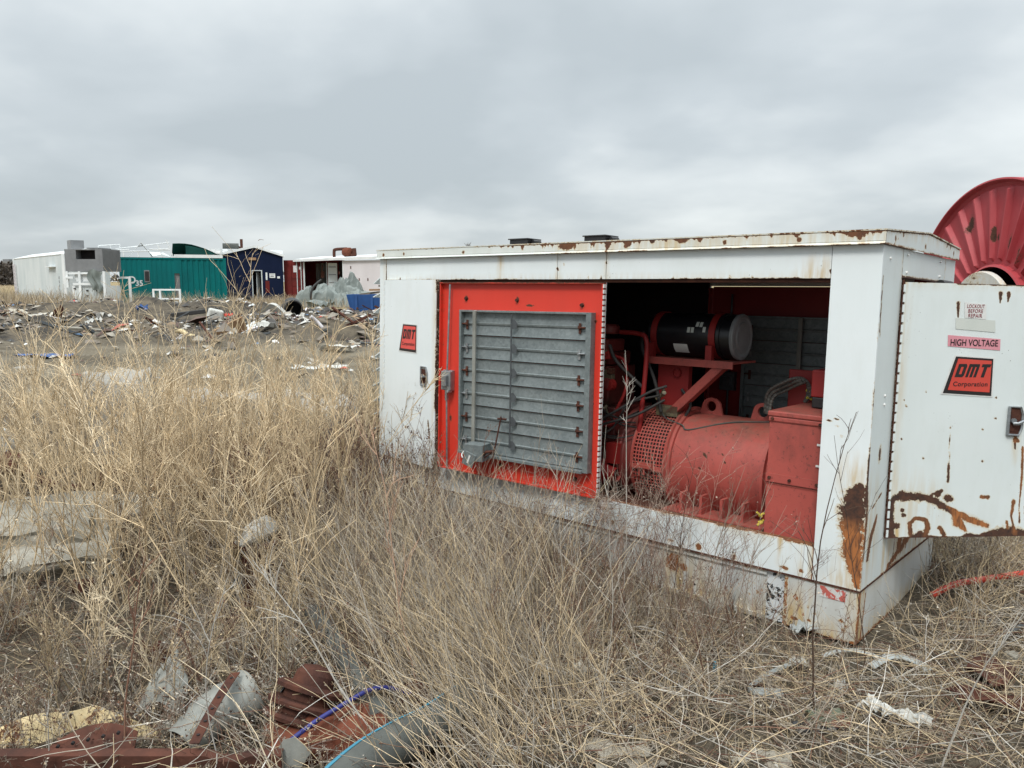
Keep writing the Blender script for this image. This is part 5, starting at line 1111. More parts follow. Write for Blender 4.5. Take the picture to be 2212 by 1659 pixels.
# crumpled grey sheets of the tent by the maroon container
def crumple(name, c, wx, wy, h, seed, mt, n=26, rz=0.0):
    P = []
    for i in range(n):
        row = []
        for j in range(n):
            u, v = i / (n - 1) - .5, j / (n - 1) - .5
            e_ = max(0, 1 - (abs(u) * 2) ** 2.5) * max(0, 1 - (abs(v) * 2) ** 2.5)
            f1 = float(vnoise(u * 5 + seed, v * 5, 1.0, seed)); f2 = float(vnoise(u * 14 + seed, v * 14, 1.0, seed + 1)); f3 = float(vnoise(u * 4, v * 4 + seed, 1.0, seed + 2))
            row.append((u * wx * (1 + .35 * f3), v * wy * (1 + .35 * f1), h * (e_ ** .55 * (0.80 + .55 * f1 + .45 * f2 + .35 * f3)) + 0.02))
        P.append(row)
    o = MB().sheet(P, 0.012 * max(1, h)).build(name, M[mt]); o.location = c; o.rotation_euler = (0, 0, rz); return o
Y_ = 50.0
c = atY(B2(1355, 0)[0], 650, Y_); o = crumple('crumpled_sheet', (c[0], Y_, 0.0), 3.0, 2.2, 1.5, 3, 'tarp'); tag(o, 'large crumpled grey-green tent sheet with a black strap before the maroon container', 'tarp')
c = atY(B2(1610, 0)[0], 650, Y_ + 1.5); o = crumple('crumpled_sheet', (c[0], Y_ + 1.5, 0.1), 2.6, 2.0, 1.75, 14, 'tarp'); tag(o, 'tall peaked heap of grey-green sheet right of the black strap', 'tarp')
c = atY(B2(1740, 0)[0], 650, Y_); o = crumple('crumpled_sheet', (c[0], Y_ + .3, 0.0), 3.0, 2.0, 1.0, 25, 'tarp'); tag(o, 'low dark crumpled metal sheet left of the blue tub', 'tarp')
b = MB(); b.tube(spline([(-.1, -1.25, 0), (-.25, -1.4, .6), (-.1, -1.3, 1.2), (.3, -.9, 1.65)], 6), .07, 8); c = atY(B2(1360, 0)[0], 650, Y_); o = b.build('strap', M['blackrubber'], smooth=50); o.location = (c[0], Y_, .05); tag(o, 'black strap lying over the crumpled grey-green sheet', 'strap')
# blue tub
p = on(*B2(1840, 1062)); W_ = 2.9
b = MB(); sec = [(-1, 0), (-.92, -.72), (-.86, -1), (.86, -1), (.92, -.72), (1, 0)]
P = [[(W_ * .5 * t_ * (1 - .15 * (1 - z_)) , y_ * .75 * (1 - .12 * (1 - z_)), .95 * z_) for (t_, y_) in ((-1, -.9), (-.9, -1), (.9, -1), (1, -.9), (1, .9), (.9, 1), (-.9, 1), (-1, .9), (-1, -.9))] for z_ in (0, .5, .9, 1)]
b.sheet(P, .04); b.box(-W_ * .43, W_ * .43, -.6, .6, 0, .04)
for x_ in (-1.0, -.2, .6): b.box(x_, x_ + .12, -.80, -.70, .05, .9)
t = b.build('tub', M['tub']); t.location = (p.x + .45, p.y + .7, p.z); tag(t, 'long blue plastic tub at the left edge of the generator housing', 'tub')
for k, (lb, dx_, mt_) in enumerate((('grey broken board lying across the blue tub', 0.3, 'wood'), ('brown splintered plank on top of the blue tub', 0.7, 'card'), ('short dark plank tipped over the blue tub rim', 1.1, 'wood'))):
    o = MB().obox((0, 0, 0), (1.5 - .2 * k, .3, .10), (0, -.12 + .1 * k, .2 * k)).build('board', M[mt_]); o.location = (p.x + dx_, p.y + .7, p.z + 1.03 + .16 * k); tag(o, lb, 'board')
# culvert drum
p = on(*B2(1072, 1082)); b = MB(); b.lathe([(-.5, .33), (-.5, .38), (.0, .39), (.5, .38), (.5, .0), (.48, 0), (.48, .33), (-.5, .33)], (0, 0, 0), 'y', 32); o = b.build('drum_ring', M['blackrubber'], smooth=40); o.location = (p.x, p.y, p.z + .34); o.rotation_euler = (0.1, 0, .35); tag(o, 'dark open ended drum standing among dry grass before the maroon container', 'drum')
# bent white strip arching out of the heap
pts = [B2(722, 1110), B2(730, 1055), B2(790, 985), B2(850, 972), B2(905, 1000), B2(965, 1055), B2(1022, 1112)]; q0 = on(*pts[0]); Yc = q0.y
P = []
for k, p_ in enumerate(spline([atY(p_[0], p_[1], Yc) for p_ in pts], 5)): P.append([tuple(p_ + Vector((0, .16, -.16))), tuple(p_ + Vector((0, 0, 0.0))), tuple(p_ + Vector((0, .3, .03)))])
o = MB().sheet(P, .05).build('bent_strip', M['foam'], smooth=50); tag(o, 'white metal strip bent into an arch on the rubbish heap', 'metal strip')

# single pieces of rubbish on the heaps
def rubble(name, label, cat, px, py, size, mt, rot=(0, 0, 0), lift=0.0, kind='box'):
    p = on(px, py); b = MB()
    if kind == 'box':
        sx, sy, sz = size; rr = random.Random(sum(map(ord, label)))
        vs = []
        for d in (-1, 1):
            for c in (-1, 1):
                for a in (-1, 1): vs.append((a * sx / 2 * (1 + rr.uniform(-.12, .12)), c * sy / 2 * (1 + rr.uniform(-.12, .12)), d * sz / 2 * (1 + rr.uniform(-.1, .1))))
        b.add(vs, [(0, 2, 3, 1), (4, 5, 7, 6), (0, 1, 5, 4), (2, 6, 7, 3), (0, 4, 6, 2), (1, 3, 7, 5)]); o = b.build(name, M[mt], bevel=min(size) * .15)
    elif kind == 'sheet':
        n = 9; rr = random.Random(sum(map(ord, label))); s0 = rr.random() * 50
        P = [[((i / (n - 1) - .5) * size[0] * (1 + .3 * float(vnoise(j * .7 + s0, 3.0, 1, 5))), (j / (n - 1) - .5) * size[1] * (1 + .3 * float(vnoise(i * .7 + s0, 9.0, 1, 6))), size[2] * (abs(float(vnoise(i * .45 + s0, j * .45, 1, 4))) * 2 + .6 * float(vnoise(i * .9, j * .9 + s0, 1, 14)))) for j in range(n)] for i in range(n)]
        o = b.sheet(P, max(.004, .03 * size[2])).build(name, M[mt], smooth=30)
    elif kind == 'log':
        b.tube(spline([(-size[0] / 2, 0, 0), (-size[0] / 6, size[1] * .4, size[2] * .3), (size[0] / 6, -size[1] * .2, 0), (size[0] / 2, 0, size[2] * .2)], 4), size[1] / 2, 8); o = b.build(name, M[mt], smooth=50)
    o.location = p + Vector((0, 0, size[2] * .35 + lift)); o.rotation_euler = rot; return tag(o, label, cat)
rubble('foam_block', 'square white foam block on the mud below the navy shack', 'foam block', *B2(265, 1178), (.55, .4, .42), 'foam', (.1, .25, .5), .1)
rubble('cardboard_piece', 'large tan cardboard piece leaning on the heap', 'cardboard', *B2(430, 1270), (.80, .08, .42), 'card', (.5, -.45, .2), .12)
rubble('grey_board', 'pale corrugated board right of the tan cardboard', 'board', *B2(585, 1215), (.60, .25, .08), 'farwhite', (.5, -.5, .3), .2)
rubble('black_beam', 'long black charred beam across the heap left of the foam block', 'beam', *B2(60, 1190), (1.8, .16, .16), 'blackrubber', (0, -.12, .25), .15)
rubble('black_beam', 'short black charred beam above the corrugated board', 'beam', *B2(520, 1110), (1.0, .14, .12), 'blackrubber', (0, .35, .3), .3)
rubble('white_bundle', 'lumpy white plastic bundle under the right foot of the arch', 'bundle', *B2(1060, 1165), (.8, .5, .28), 'foam', (0, 0, .2), 0, 'sheet')
rubble('white_bundle', 'torn white plastic bundle between corrugated board and arch', 'bundle', *B2(715, 1200), (1.0, .6, .30), 'foam', (0, 0, .9), 0, 'sheet')
rubble('pale_stick', 'short pale stick leaning on the dark mound right of the arch', 'stick', *B2(1355, 1290), (.6, .09, .06), 'farpink', (0, .8, .4), .1, 'log')
rubble('red_scrap', 'small bright red scrap on the heap before the teal container', 'scrap', *B2(395, 1090), (.34, .25, .14), 'redhose', (0, 0, .3), .1, 'sheet')
rubble('blue_scrap', 'dark blue scrap on the heap by the teal container corner', 'scrap', *B2(200, 1045), (.35, .3, .15), 'blueline', (0, 0, .3), .1, 'sheet')
rubble('blue_scrap', 'pale blue plastic scrap on the heap below the white guard rail', 'scrap', *B1(1495, 1130), (.4, .3, .25), 'tub', (0, 0, .3), .1, 'sheet')
rubble('blue_scrap', 'small pale blue scrap low on the mud at the far left', 'scrap', *B1(750, 1310), (.32, .22, .1), 'tub', (0, 0, .3), .04, 'sheet')
rubble('blue_sheet', 'flat dusty blue sheet on the mud at the left', 'plastic sheet', *B1(490, 1530), (1.0, .4, .06), 'tub', (0, 0, .1), .02, 'sheet')
rubble('cream_rag', 'large pale sheet slumped at the left end of the heap', 'plastic sheet', *B1(300, 1150), (2.2, 1.0, .45), 'cloth', (0, 0, -.1), -.1, 'sheet')
rubble('stump', 'dark rusty lump sticking up at the left of the heap', 'lump', *B1(600, 1150), (.3, .3, .45), 'rustbrown', (.1, .25, .5), .0, 'sheet')
rubble('rust_sheet', 'rusty brown plate on top of the heap left of the guard rail', 'metal plate', *B1(1560, 960), (1.1, .6, .25), 'rustorange', (0, 0, .2), .05, 'sheet')
rubble('cream_pipe', 'curved cream pipe piece on the mud before the teal container', 'pipe piece', *B1(1930, 1265), (.55, .14, .12), 'cream', (0, .4, .2), .05, 'log')
rubble('white_sheet', 'low white sheet on the mud by the left side of the housing', 'plastic sheet', *B2(1340, 1440), (.9, .4, .10), 'foam', (0, 0, .1), .0, 'sheet')
rubble('white_sheet', 'torn white sheet right beside the left edge of the housing', 'plastic sheet', *B2(1540, 1460), (.7, .3, .12), 'foam', (0, 0, -.2), .0, 'sheet')
rubble('grey_sheet', 'grey-green triangle of sheet on the grass by the arch', 'plastic sheet', *B2(1355, 1025), (1.4, .7, .45), 'tarp', (0, 0, -.1), .0, 'sheet')
rubble('white_lump', 'white lump at the foot of the white cabinets', 'lump', *B1(1000, 1050), (.5, .35, .25), 'foam', (0, .2, .3), .05, 'sheet')
rubble('white_lump', 'pair of white lumps left on the mud bank', 'lump', *B1(985, 1160), (.5, .35, .22), 'foam', (0, 0, 1.1), .05, 'sheet')
rubble('white_lump', 'white lump right of the cream strip on the mud', 'lump', *B1(1100, 1140), (.5, .3, .22), 'foam', (0, 0, .4), .05, 'sheet')
rubble('wood_strip', 'pale wooden strip across the mud in front of the heap', 'board', *B1(1040, 1305), (1.4, .12, .06), 'cement', (0, -.05, .1), .05)
rubble('wood_strip', 'broken light plank half way up the heap', 'board', *B1(850, 1200), (1.2, .3, .08), 'cement', (0, .1, .2), .08)
rubble('orange_lump', 'tan earth lump before the navy shack', 'lump', *B2(460, 985), (.9, .6, .35), 'card', (0, 0, .2), -.1, 'sheet')

# rows of horizontal scraps poking out beyond the left edge of the housing come from end_louver
# small scraps nobody could count
def scatter():
    n = 30000; x = RS.uniform(-34, -0.5, n); y = 17 + 26 * RS.beta(1.6, 1.5, n); keep = x > -0.75 * y - 2; x, y = x[keep], y[keep]
    x2 = RS.uniform(-14, -1, 900); y2 = RS.uniform(9.5, 18, 900); x = np.concatenate([x, x2]); y = np.concatenate([y, y2])
    cl_ = vnoise(x, y, 0.35, 77) + 0.5 * vnoise(x, y, 1.2, 78); kk = cl_ + RS.uniform(-.35, .35, len(x)) > 0.0; x, y = x[kk], y[kk]; n = len(x); z = gh(x, y)
    s = RS.lognormal(-3.05, 0.65, n).clip(.02, .26); s[y < 18] *= .6; asp = RS.uniform(.25, 1, n); an = RS.uniform(0, 2 * np.pi, n); ti = RS.uniform(-.6, .6, n)
    c, s_ = np.cos(an), np.sin(an); vs = []
    for k, (a_, b_) in enumerate(((-1, -1), (1, -1), (1.2, 1), (-.8, .9), (0.1, 0.05))):
        ja = a_ + RS.uniform(-.4, .4, n); jb = b_ * asp + RS.uniform(-.2, .2, n); up = (RS.uniform(0, .5, n) + (k == 4) * RS.uniform(.3, .8, n)) * s + ja * s * np.sin(ti) * .7 + s * .25
        vs.append(np.stack([x + (ja * c - jb * s_) * s, y + (ja * s_ + jb * c) * s, z + up], -1))
    V = np.stack(vs, 1).reshape(-1, 3); b = (np.arange(n) * 5)[:, None]
    F = np.concatenate([b + np.array([[0, 1, 4]]), b + np.array([[1, 2, 4]]), b + np.array([[2, 3, 4]]), b + np.array([[3, 0, 4]])], 1).reshape(-1, 3)
    pal = np.array([(.60, .60, .58), (.42, .41, .38), (.30, .27, .22), (.16, .13, .10), (.05, .045, .04), (.025, .022, .02), (.09, .05, .035), (.25, .17, .10), (.12, .13, .13), (.10, .18, .30), (.35, .06, .04)])
    ix = RS.choice(len(pal), n, p=[.035, .07, .15, .23, .18, .11, .10, .07, .03, .015, .010]); T = pal[ix] * RS.uniform(.75, 1.15, (n, 1)); T = np.repeat(np.concatenate([T, np.ones((n, 1))], 1), 5, 0)
    me = fast_mesh('litter', V, F, False); at = me.attributes.new('tint', 'FLOAT_COLOR', 'POINT'); at.data.foreach_set('color', T.astype(np.float32).ravel()); me.materials.append(M['litter'])
    o = bpy.data.objects.new('litter', me); COL.objects.link(o); o['kind'] = 'stuff'; o['label'] = 'small scraps of plastic, board and metal strewn over the mud'; o['category'] = 'litter'
scatter()
def sticks():
    b = MB(); rr = random.Random(21)
    for k in range(520):
        y = rr.uniform(18, 43); x = rr.uniform(-.72, -.10) * y
        if float(vnoise(x, y, .35, 77)) + rr.uniform(-.3, .3) < -.05: continue
        z = gz(x, y); L_ = rr.uniform(.2, .95); a = rr.uniform(0, 6.28); e = rr.uniform(-.1, .6); w_ = rr.uniform(.02, .09)
        b.obox((x, y, z + .06 + L_ * .4 * max(0, math.sin(e))), (L_, w_, w_ * rr.uniform(.3, 1)), (rr.uniform(-.3, .3), -e, a), rr.choice((0, 0, 0, 1, 2, 2, 3, 4)))
    o = b.build('litter', [M['wood'], M['blackrubber'], M['rustbrown'], M['farpink'], M['greyrod']]); o['kind'] = 'stuff'; o['label'] = 'splintered boards, bars and strips tangled in the rubbish heap'; o['category'] = 'litter'
sticks()

# ================================================================== junk in the weeds near the viewer
# rusty beam along the bottom left
b = MB(); x0, x1 = -1.95, -0.735; 
P = []
for k in range(26):
    x_ = x0 + (x1 - x0) * k / 25; dip = 0.0
    if 20.5 < k < 22.5: dip = -.018
    P.append([(x_, 0.012, 0.0), (x_, 0.006, 0.05), (x_, 0, 0.125 + dip), (x_, 0.010, 0.130 + dip), (x_, 0.028, 0.131 + dip)])
b.sheet(P, .006); b.box(x0, x1, .01, .16, 0.0, .008)
o = b.build('steel_beam', M['rustred'], smooth=30); o.location = (0, 2.325, -0.022); o.rotation_euler = (-0.05, 0, 0.0); tag(o, 'red-brown rusty steel channel lying along the bottom left corner', 'steel beam')
b = MB(); b.sheet([[(0, 0, 0), (.06, .02, .10)], [(.05, -.01, 0), (.10, .02, .11)], [(.11, 0, 0), (.15, .02, .06)]], .003); o = b.build('metal_shard', M['alu'], smooth=30); o.location = (-.80, 2.355, .03); tag(o, 'small bent pale metal shard at the right end of the rusty channel', 'metal scrap')

# cream painted fender
t = thing('crumpled_fender', 'cream painted sheet fender flaking to rust behind the rusty channel', 'sheet panel', (0, 0, 0))
n = 40; P = []
left, peak, right = Vector(atY(-30, 1588, 2.58)), Vector(atY(215, 1522, 2.72)), Vector(atY(385, 1618, 2.56))
for i in range(n):
    u = i / (n - 1); pt = left.lerp(peak, min(1, u / .62)) if u < .62 else peak.lerp(right, (u - .62) / .38)
    row = []
    for j in range(14):
        v = j / 13; row.append((pt.x + .02 * math.sin(u * 8), pt.y - .15 * v * (0.3 + .7 * math.sin(u * 3.1)), pt.z + .02 * math.sin(u * 9) - .11 * v + .02 * math.sin(v * 6 + u * 4)))
    P.append(row)
MB().sheet(P, .004).build('panel_skin', M['cream'], t, lambda x, y, z: (.33 + .5 * vnoise(x, y * 2, 13, 3) + .35 * vnoise(x, y * 2, 34, 4) + .35 * (y > 2.62) * 0, x * 0 + .1, x * 0 + .15), smooth=50)
b = MB(); a0 = Vector(gr(85, 1612, .11)); 
P = [];
for k in range(14):
    u = k / 13; q = Vector((a0.x + .30 * u, a0.y + .04 + .03 * math.sin(u * 3), .085 + .075 * math.sin(u * 2.3) ** .8 - .01)); P.append([tuple(q), tuple(q + Vector((.0, -.06, -.05 - .03 * u)))])
b.sheet(P, .004)
for k in range(5): b.cyl(a0 + Vector((.05 + .05 * k, .02, -.01 + .012 * k)), a0 + Vector((.05 + .05 * k, .012, -.012 + .012 * k)), .0055, n=10, mi=1)
b.build('inner_bracket', [M['rustred'], M['dark']], t)

# galvanised shard and the elbow of sheet duct
def shellstrip(path, r, a0, a1, n=10, flare=0.0):
    P = []
    for k, (p, q) in enumerate(path):
        row = []; d = Vector(q).normalized(); side = d.cross(Vector((0, 0, 1))).normalized(); up = side.cross(d)
        for j in range(n + 1):
            a = math.radians(a0 + (a1 - a0) * j / n); row.append(tuple(Vector(p) + (side * math.cos(a) + up * math.sin(a)) * (r + flare * k)))
        P.append(row)
    return P
g0, g1 = Vector(gr(335, 1540, .03)), Vector(gr(385, 1425, .16))
b = MB(); P = []
for k in range(12):
    u = k / 11; c = g0.lerp(g1, u); wd_ = .095 * (1 - u ** 3 * .85); row = []
    for j in range(7):
        v = j / 6 - .5; row.append((c.x + v * wd_ * 1.7 + .01 * math.sin(u * 5), c.y + .02 * math.cos(v * 3), c.z + .05 * math.cos(v * 3.0) - .02 + .03 * math.sin(u * 3)))
    P.append(row)
P = [[(q[0], q[1] + .018 * float(vnoise(q[0] * 14, q[2] * 14, 1, 71)), q[2] + .012 * float(vnoise(q[0] * 30, q[2] * 30, 1, 72))) for q in row] for row in P]
o = b.sheet(P, .0025).build('metal_shard', M['alu'], smooth=50); tag(o, 'leaf shaped grey metal shard standing up among the weeds', 'metal scrap')
t = thing('duct_elbow', 'dented pale grey duct elbow crossed by a perforated brown strap', 'duct')
c0, c1, c2 = Vector(gr(390, 1615, .03)), Vector(gr(465, 1545, .07)), Vector(gr(540, 1500, .09))
pts = spline([c0, c0.lerp(c1, .6), c1, c2], 8); path = []
for i, p in enumerate(pts): d = pts[min(i + 1, len(pts) - 1)] - pts[max(i - 1, 0)]; path.append((p, d))
P = shellstrip(path, .062, -35, 190, 18, .0012)
for i, row in enumerate(P):
    if i % 7 == 5: P[i] = [tuple(Vector(path[i][0]) + (Vector(q) - Vector(path[i][0])) * 1.08) for q in row]
P = [[tuple(Vector(q) + Vector((.014 * float(vnoise(q[0] * 16, q[2] * 16 + q[1] * 9, 1, 73)), 0, .022 * float(vnoise(q[0] * 11 + q[1] * 5, q[2] * 11, 1, 74))))) for q in row] for row in P]
MB().sheet(P, .0025).build('duct_skin', M['alu'], t, smooth=40)
s0, s1 = Vector(gr(418, 1608, .15)), Vector(gr(508, 1455, .20)); b = MB()
d = (s1 - s0); P = [[tuple(s0 + d * u + Vector((-.016, 0, .012 * math.sin(u * 3)))), tuple(s0 + d * u + Vector((.016, .006, .012 * math.sin(u * 3))))] for u in np.linspace(0, 1, 10)]
b.sheet(P, .003)
for u in np.linspace(.1, .9, 6): q = s0 + d * u + Vector((0, 0, .004 + .012 * math.sin(u * 3))); b.lathe([(0, 0), (.0, .0055), (-.002, .0055)], q, 'z', 10, 1)
b.build('perforated_strap', [M['rustbrown'], M['dark']], t)

# stack of rusty valve discs on an orange casting
t = thing('rusty_valve', 'round finned rusty valve body over an orange casting half hidden by stalks', 'valve')
c = Vector(gr(648, 1560, .05)); ax = Matrix.Translation(c) @ Euler((-.45, .30, 0)).to_matrix().to_4x4()
b = MB(); b.lathe([(0, .02), (0, .135), (.012, .14), (.022, .135), (.026, .10), (.045, .10), (.049, .135), (.062, .138), (.070, .13), (.074, .09), (.100, .088), (.104, .122), (.118, .125), (.124, .115), (.13, .075), (.165, .07), (.19, .05), (.20, .0)], (0, 0, 0), 'z', 40)
b.v = [tuple(ax @ Vector(v)) for v in b.v]; b.build('fin', M['rustbrown'], t, smooth=30)
b = MB(); b.obox(c + Vector((.10, -.10, -.01)), (.34, .16, .07), (.2, .1, .3)); b.cyl(c + Vector((-.10, -.07, -.02)), c + Vector((.30, .02, .03)), .055, .045, 16); b.build('casting', M['rustorange'], t, bevel=.01)
b = MB(); b.sheet([[tuple(c + Vector((-.12 + .02 * k, .05 + .02 * k, .03 + .015 * k))), tuple(c + Vector((-.07 + .02 * k, .06 + .02 * k, .10 + .01 * k)))] for k in range(6)], .003); b.build('loose_plate', M['greyrod'], t)
for k, (px_, py_, s_, lb) in enumerate(((690, 1575, .13, 'orange rusty casting with ribs beside the blue line'), (890, 1505, .10, 'dark rusty brown lump in the grass behind the grey hose'), (790, 1600, .14, 'brick orange rusty housing between the blue line and the grey hose'))):
    p = Vector(gr(px_, py_, .04)); b = MB(); b.lathe([(0, .3), (.1, .75), (.3, .9), (.5, .8), (.52, 1.0), (.62, 1.0), (.64, .7), (.9, .55), (1.0, .2), (1.0, 0)], (0, 0, 0), 'z', 18); b.v = [(v[0] * s_, v[1] * s_ * .8, v[2] * s_) for v in b.v]
    b.obox((s_ * .6, 0, s_ * .3), (s_, s_ * .35, s_ * .3)); o = b.build('casting', M['rustorange' if k != 1 else 'rustbrown'], smooth=35); o.location = p + Vector((0, 0, -.05)); o.rotation_euler = (.5 - k * .4, .4, k * 1.3); tag(o, lb, 'casting')
# grey pipe running down to the hose
pts = [gr(676, 1322, .14), gr(720, 1385, .13), gr(770, 1460, .11), gr(815, 1535, .09), gr(860, 1575, .07), gr(920, 1600, .05)]
o = MB().tube(spline(pts, 8), .040, 16).build('grey_pipe', M['rubber'], smooth=50); tag(o, 'long dull grey flexible pipe sloping down through the weeds', 'pipe')
pts = [gr(640, 1800, .06), gr(720, 1712, .07), gr(790, 1650, .08), gr(860, 1606, .08), gr(930, 1570, .07), gr(1000, 1520, .04)]
t = thing('striped_hose', 'thick dusty grey hose with a bright blue stripe at the bottom edge', 'hose'); sp_ = spline(pts, 8)
MB().tube(sp_, .070, 24).build('hose_wall', M['rubber'], t, smooth=50)
b = MB(); P = []
for i, p in enumerate(sp_):
    d = (sp_[min(i + 1, len(sp_) - 1)] - sp_[max(i - 1, 0)]).normalized(); sd_ = Vector((-d.y, d.x, 0)).normalized(); row = []
    for a in (48, 56, 64, 71): a = math.radians(a); row.append(tuple(p + (sd_ * math.cos(a) + Vector((0, 0, 1)) * math.sin(a)) * .072))
    P.append(row)
b.sheet(P, .002).build('blue_stripe', M['brightblue'], t, smooth=50)
pts = [gr(612, 1612, .10), gr(680, 1560, .13), gr(745, 1520, .15), gr(800, 1490, .16), gr(845, 1487, .13), gr(885, 1500, .08)]
o = MB().tube(spline(pts, 6), .0085, 8).build('blue_line', M['blueline'], smooth=50); tag(o, 'thin dark blue plastic line stretched over the rusty castings', 'plastic line')

# pale capped rusty post in the weeds
p = Vector(gr(560, 1300, 0)); t = thing('capped_post', 'short rusty pipe stub under a white torn cap deep in the weeds', 'pipe stub', (p.x, p.y, 0))
MB().cyl((0, 0, 0), (0, 0, .30), .07, .08, 20).box(-.11, .11, -.09, .09, .30, .325).cyl((.03, .02, 0), (.05, .02, .3), .05).build('pipe', M['rustbrown'], t)
b = MB(); b.lathe([(.325, .095), (.34, .10), (.38, .085), (.42, .05), (.43, .0)], (0, 0, 0), 'z', 12); b.v = [(x + .03 * math.sin(9 * y), y, z + .03 * math.sin(x * 20)) for x, y, z in b.v]; b.build('cap', M['tankwhite'], t, smooth=30)
# tank and lumps at the left edge
p = on(10, 1045); b = MB(); b.lathe([(-.9, 0), (-.9, .22), (-.82, .28), (.35, .28), (.46, .24), (.52, .15), (.545, .07), (.60, .06), (.60, 0)], (0, 0, 0), 'x', 28)
t = thing('white_tank', 'chalky white rounded tank lying at the left edge', 'tank', (p.x - .42, p.y, p.z + .25), (0, .08, -.25)); b.build('shell', M['tankwhite'], t, smooth=35)
MB().cyl((.58, 0, 0), (.72, 0, -.01), .10, .08, 16).tube(spline([(.7, 0, 0), (.95, -.05, -.08), (1.25, .0, -.10), (1.5, .1, .05), (1.7, .1, -.1)]), .03, 8).build('valve', M['rustbrown'], t, smooth=40)
o = MB().tube(spline([(0, 0, 0), (.35, .05, .05), (.8, -.05, .10), (1.2, .0, -.02), (1.5, .1, -.05)]), .022, 8).build('black_hose', M['blackrubber'], smooth=50); p = on(70, 1050); o.location = (p.x, p.y, p.z + .08); tag(o, 'loose black hose trailing right from the white tank', 'hose')
def rock(name, label, cat, px, py, s, mt, seed, rot=0.0, lift=0.0):
    p = on(px, py); bm = bmesh.new(); bmesh.ops.create_icosphere(bm, subdivisions=4, radius=1)
    for v in bm.verts:
        c = v.co; q = Vector((max(-1, min(1, c.x * 1.45)), max(-1, min(1, c.y * 1.45)), max(-1, min(1, c.z * 1.5))))
        d = 1 + .35 * float(vnoise(c.x * 1.7 + seed, c.y * 1.7 + c.z * 1.3, 1, seed)) + .16 * float(vnoise(c.x * 5 + c.z * 3, c.y * 5 + seed, 1, seed + 1)) + .09 * float(vnoise(c.x * 13 + c.z * 9, c.y * 13, 1, seed + 2)) + .05 * float(vnoise(c.x * 29 + c.z * 17, c.y * 29 + c.z * 7, 1, seed + 3))
        v.co = Vector((q.x * s[0], q.y * s[1], q.z * s[2])) * d * .5
    me = bpy.data.meshes.new(name); bm.to_mesh(me); bm.free(); me.materials.append(M[mt]); me.shade_smooth(); me.set_sharp_from_angle(angle=math.radians(38)); o = bpy.data.objects.new(name, me); COL.objects.link(o)
    o.location = (p.x, p.y, p.z + s[2] * .38 + lift); o.rotation_euler = (0.08, -.05, rot); return tag(o, label, cat)
rock('concrete_block', 'tall pale broken concrete block standing left in the weeds', 'concrete block', 275, 985, (.52, .45, .86), 'concrete', 4, .25)
rock('concrete_block', 'wide broken concrete slab in the middle of the weeds', 'concrete block', 540, 985, (1.0, .6, .68), 'concrete', 9, -.1)
rock('concrete_block', 'grey concrete block with a dark right face nearest the housing', 'concrete block', 690, 980, (.55, .55, .55), 'concrete', 17, .5)
rock('concrete_slab', 'long cream concrete slab half buried at the left edge', 'concrete slab', 70, 1190, (.85, .6, .26), 'cement', 23, .15)
rock('concrete_slab', 'small lumpy cement piece right of the long cream slab', 'concrete slab', 262, 1165, (.5, .4, .26), 'cement', 29, .9)
rock('concrete_slab', 'flat cement piece low at the left under the weeds', 'concrete slab', 130, 1235, (.6, .4, .16), 'cement', 37, .4)
rock('pale_stone', 'egg sized tan stone between cream panel and duct elbow', 'stone', 368, 1590, (.055, .05, .05), 'cement', 41)
rock('white_lump', 'white plastic lump half way up the straw weeds', 'lump', 478, 1110, (.09, .08, .08), 'foam', 43, 0, .05)
M['tin'] = decal_mix((0.13, 0.15, 0.10), (0.20, 0.08, 0.05), 'green_rusty_tin'); M['dirtycloth'] = simple('dirty_pale_sheet', (0.36, 0.33, 0.27), (0.22, 0.19, 0.15), 7, 0.9, 0, 0.5)
# right side litter on the ground
pts = [on(2012, 1290, .01), on(2060, 1283, .05), on(2120, 1276, .06), on(2215, 1262, .06), on(2330, 1250, .05)]
o = MB().tube(spline(pts, 6), .017, 12).build('red_hose', M['redhose'], smooth=50); tag(o, 'bright red hose on the dry grass at the right edge', 'hose')
def strip(name, label, cat, pix, wd_, mt, z0=.03):
    pts = spline([on(a, b_, z0 + c) for a, b_, c in pix], 6); P = []
    for i, p in enumerate(pts):
        d = (pts[min(i + 1, len(pts) - 1)] - pts[max(i - 1, 0)]).normalized(); s_ = Vector((-d.y, d.x, .35)).normalized() * wd_; P.append([tuple(p - s_), tuple(p + Vector((0, 0, wd_ * .35))), tuple(p + s_)])
    o = MB().sheet(P, .003).build(name, M[mt], smooth=50); return tag(o, label, cat)
strip('plastic_strip', 'thin curved grey plastic strip below the housing corner', 'plastic strip', [(1775, 1425, 0), (1820, 1416, .01), (1870, 1422, .01), (1905, 1432, 0)], .009, 'pale_plastic', .015)
strip('plastic_strip', 'wider pale grey plastic arc right of the housing corner', 'plastic strip', [(1880, 1450, 0), (1925, 1436, .02), (1975, 1442, .01), (2010, 1460, 0)], .016, 'pale_plastic', .02)
strip('plastic_strip', 'grey plastic strip pointing left toward the housing corner', 'plastic strip', [(1620, 1490, 0), (1665, 1465, .01), (1710, 1445, .01)], .009, 'pale_plastic', .015)
strip('grey_rod', 'short grey rod lying near the right edge', 'rod', [(2165, 1392, 0), (2195, 1378, .02), (2215, 1368, .01)], .010, 'greyrod')
rubble('flat_chip', 'flat pale plastic chip with a dark end', 'plastic chip', 1655, 1506, (.13, .05, .02), 'pale_plastic', (0, .1, .1), .01)
rubble('torn_wrapper', 'torn whitish wrapper with folds under the grey arc', 'wrapper', 1885, 1548, (.11, .08, .05), 'foam', (0, .1, .7), .01, 'sheet')
rubble('torn_wrapper', 'pale torn wrapper right of the folded one', 'wrapper', 1955, 1565, (.16, .06, .04), 'foam', (0, .1, -.4), .01, 'sheet')
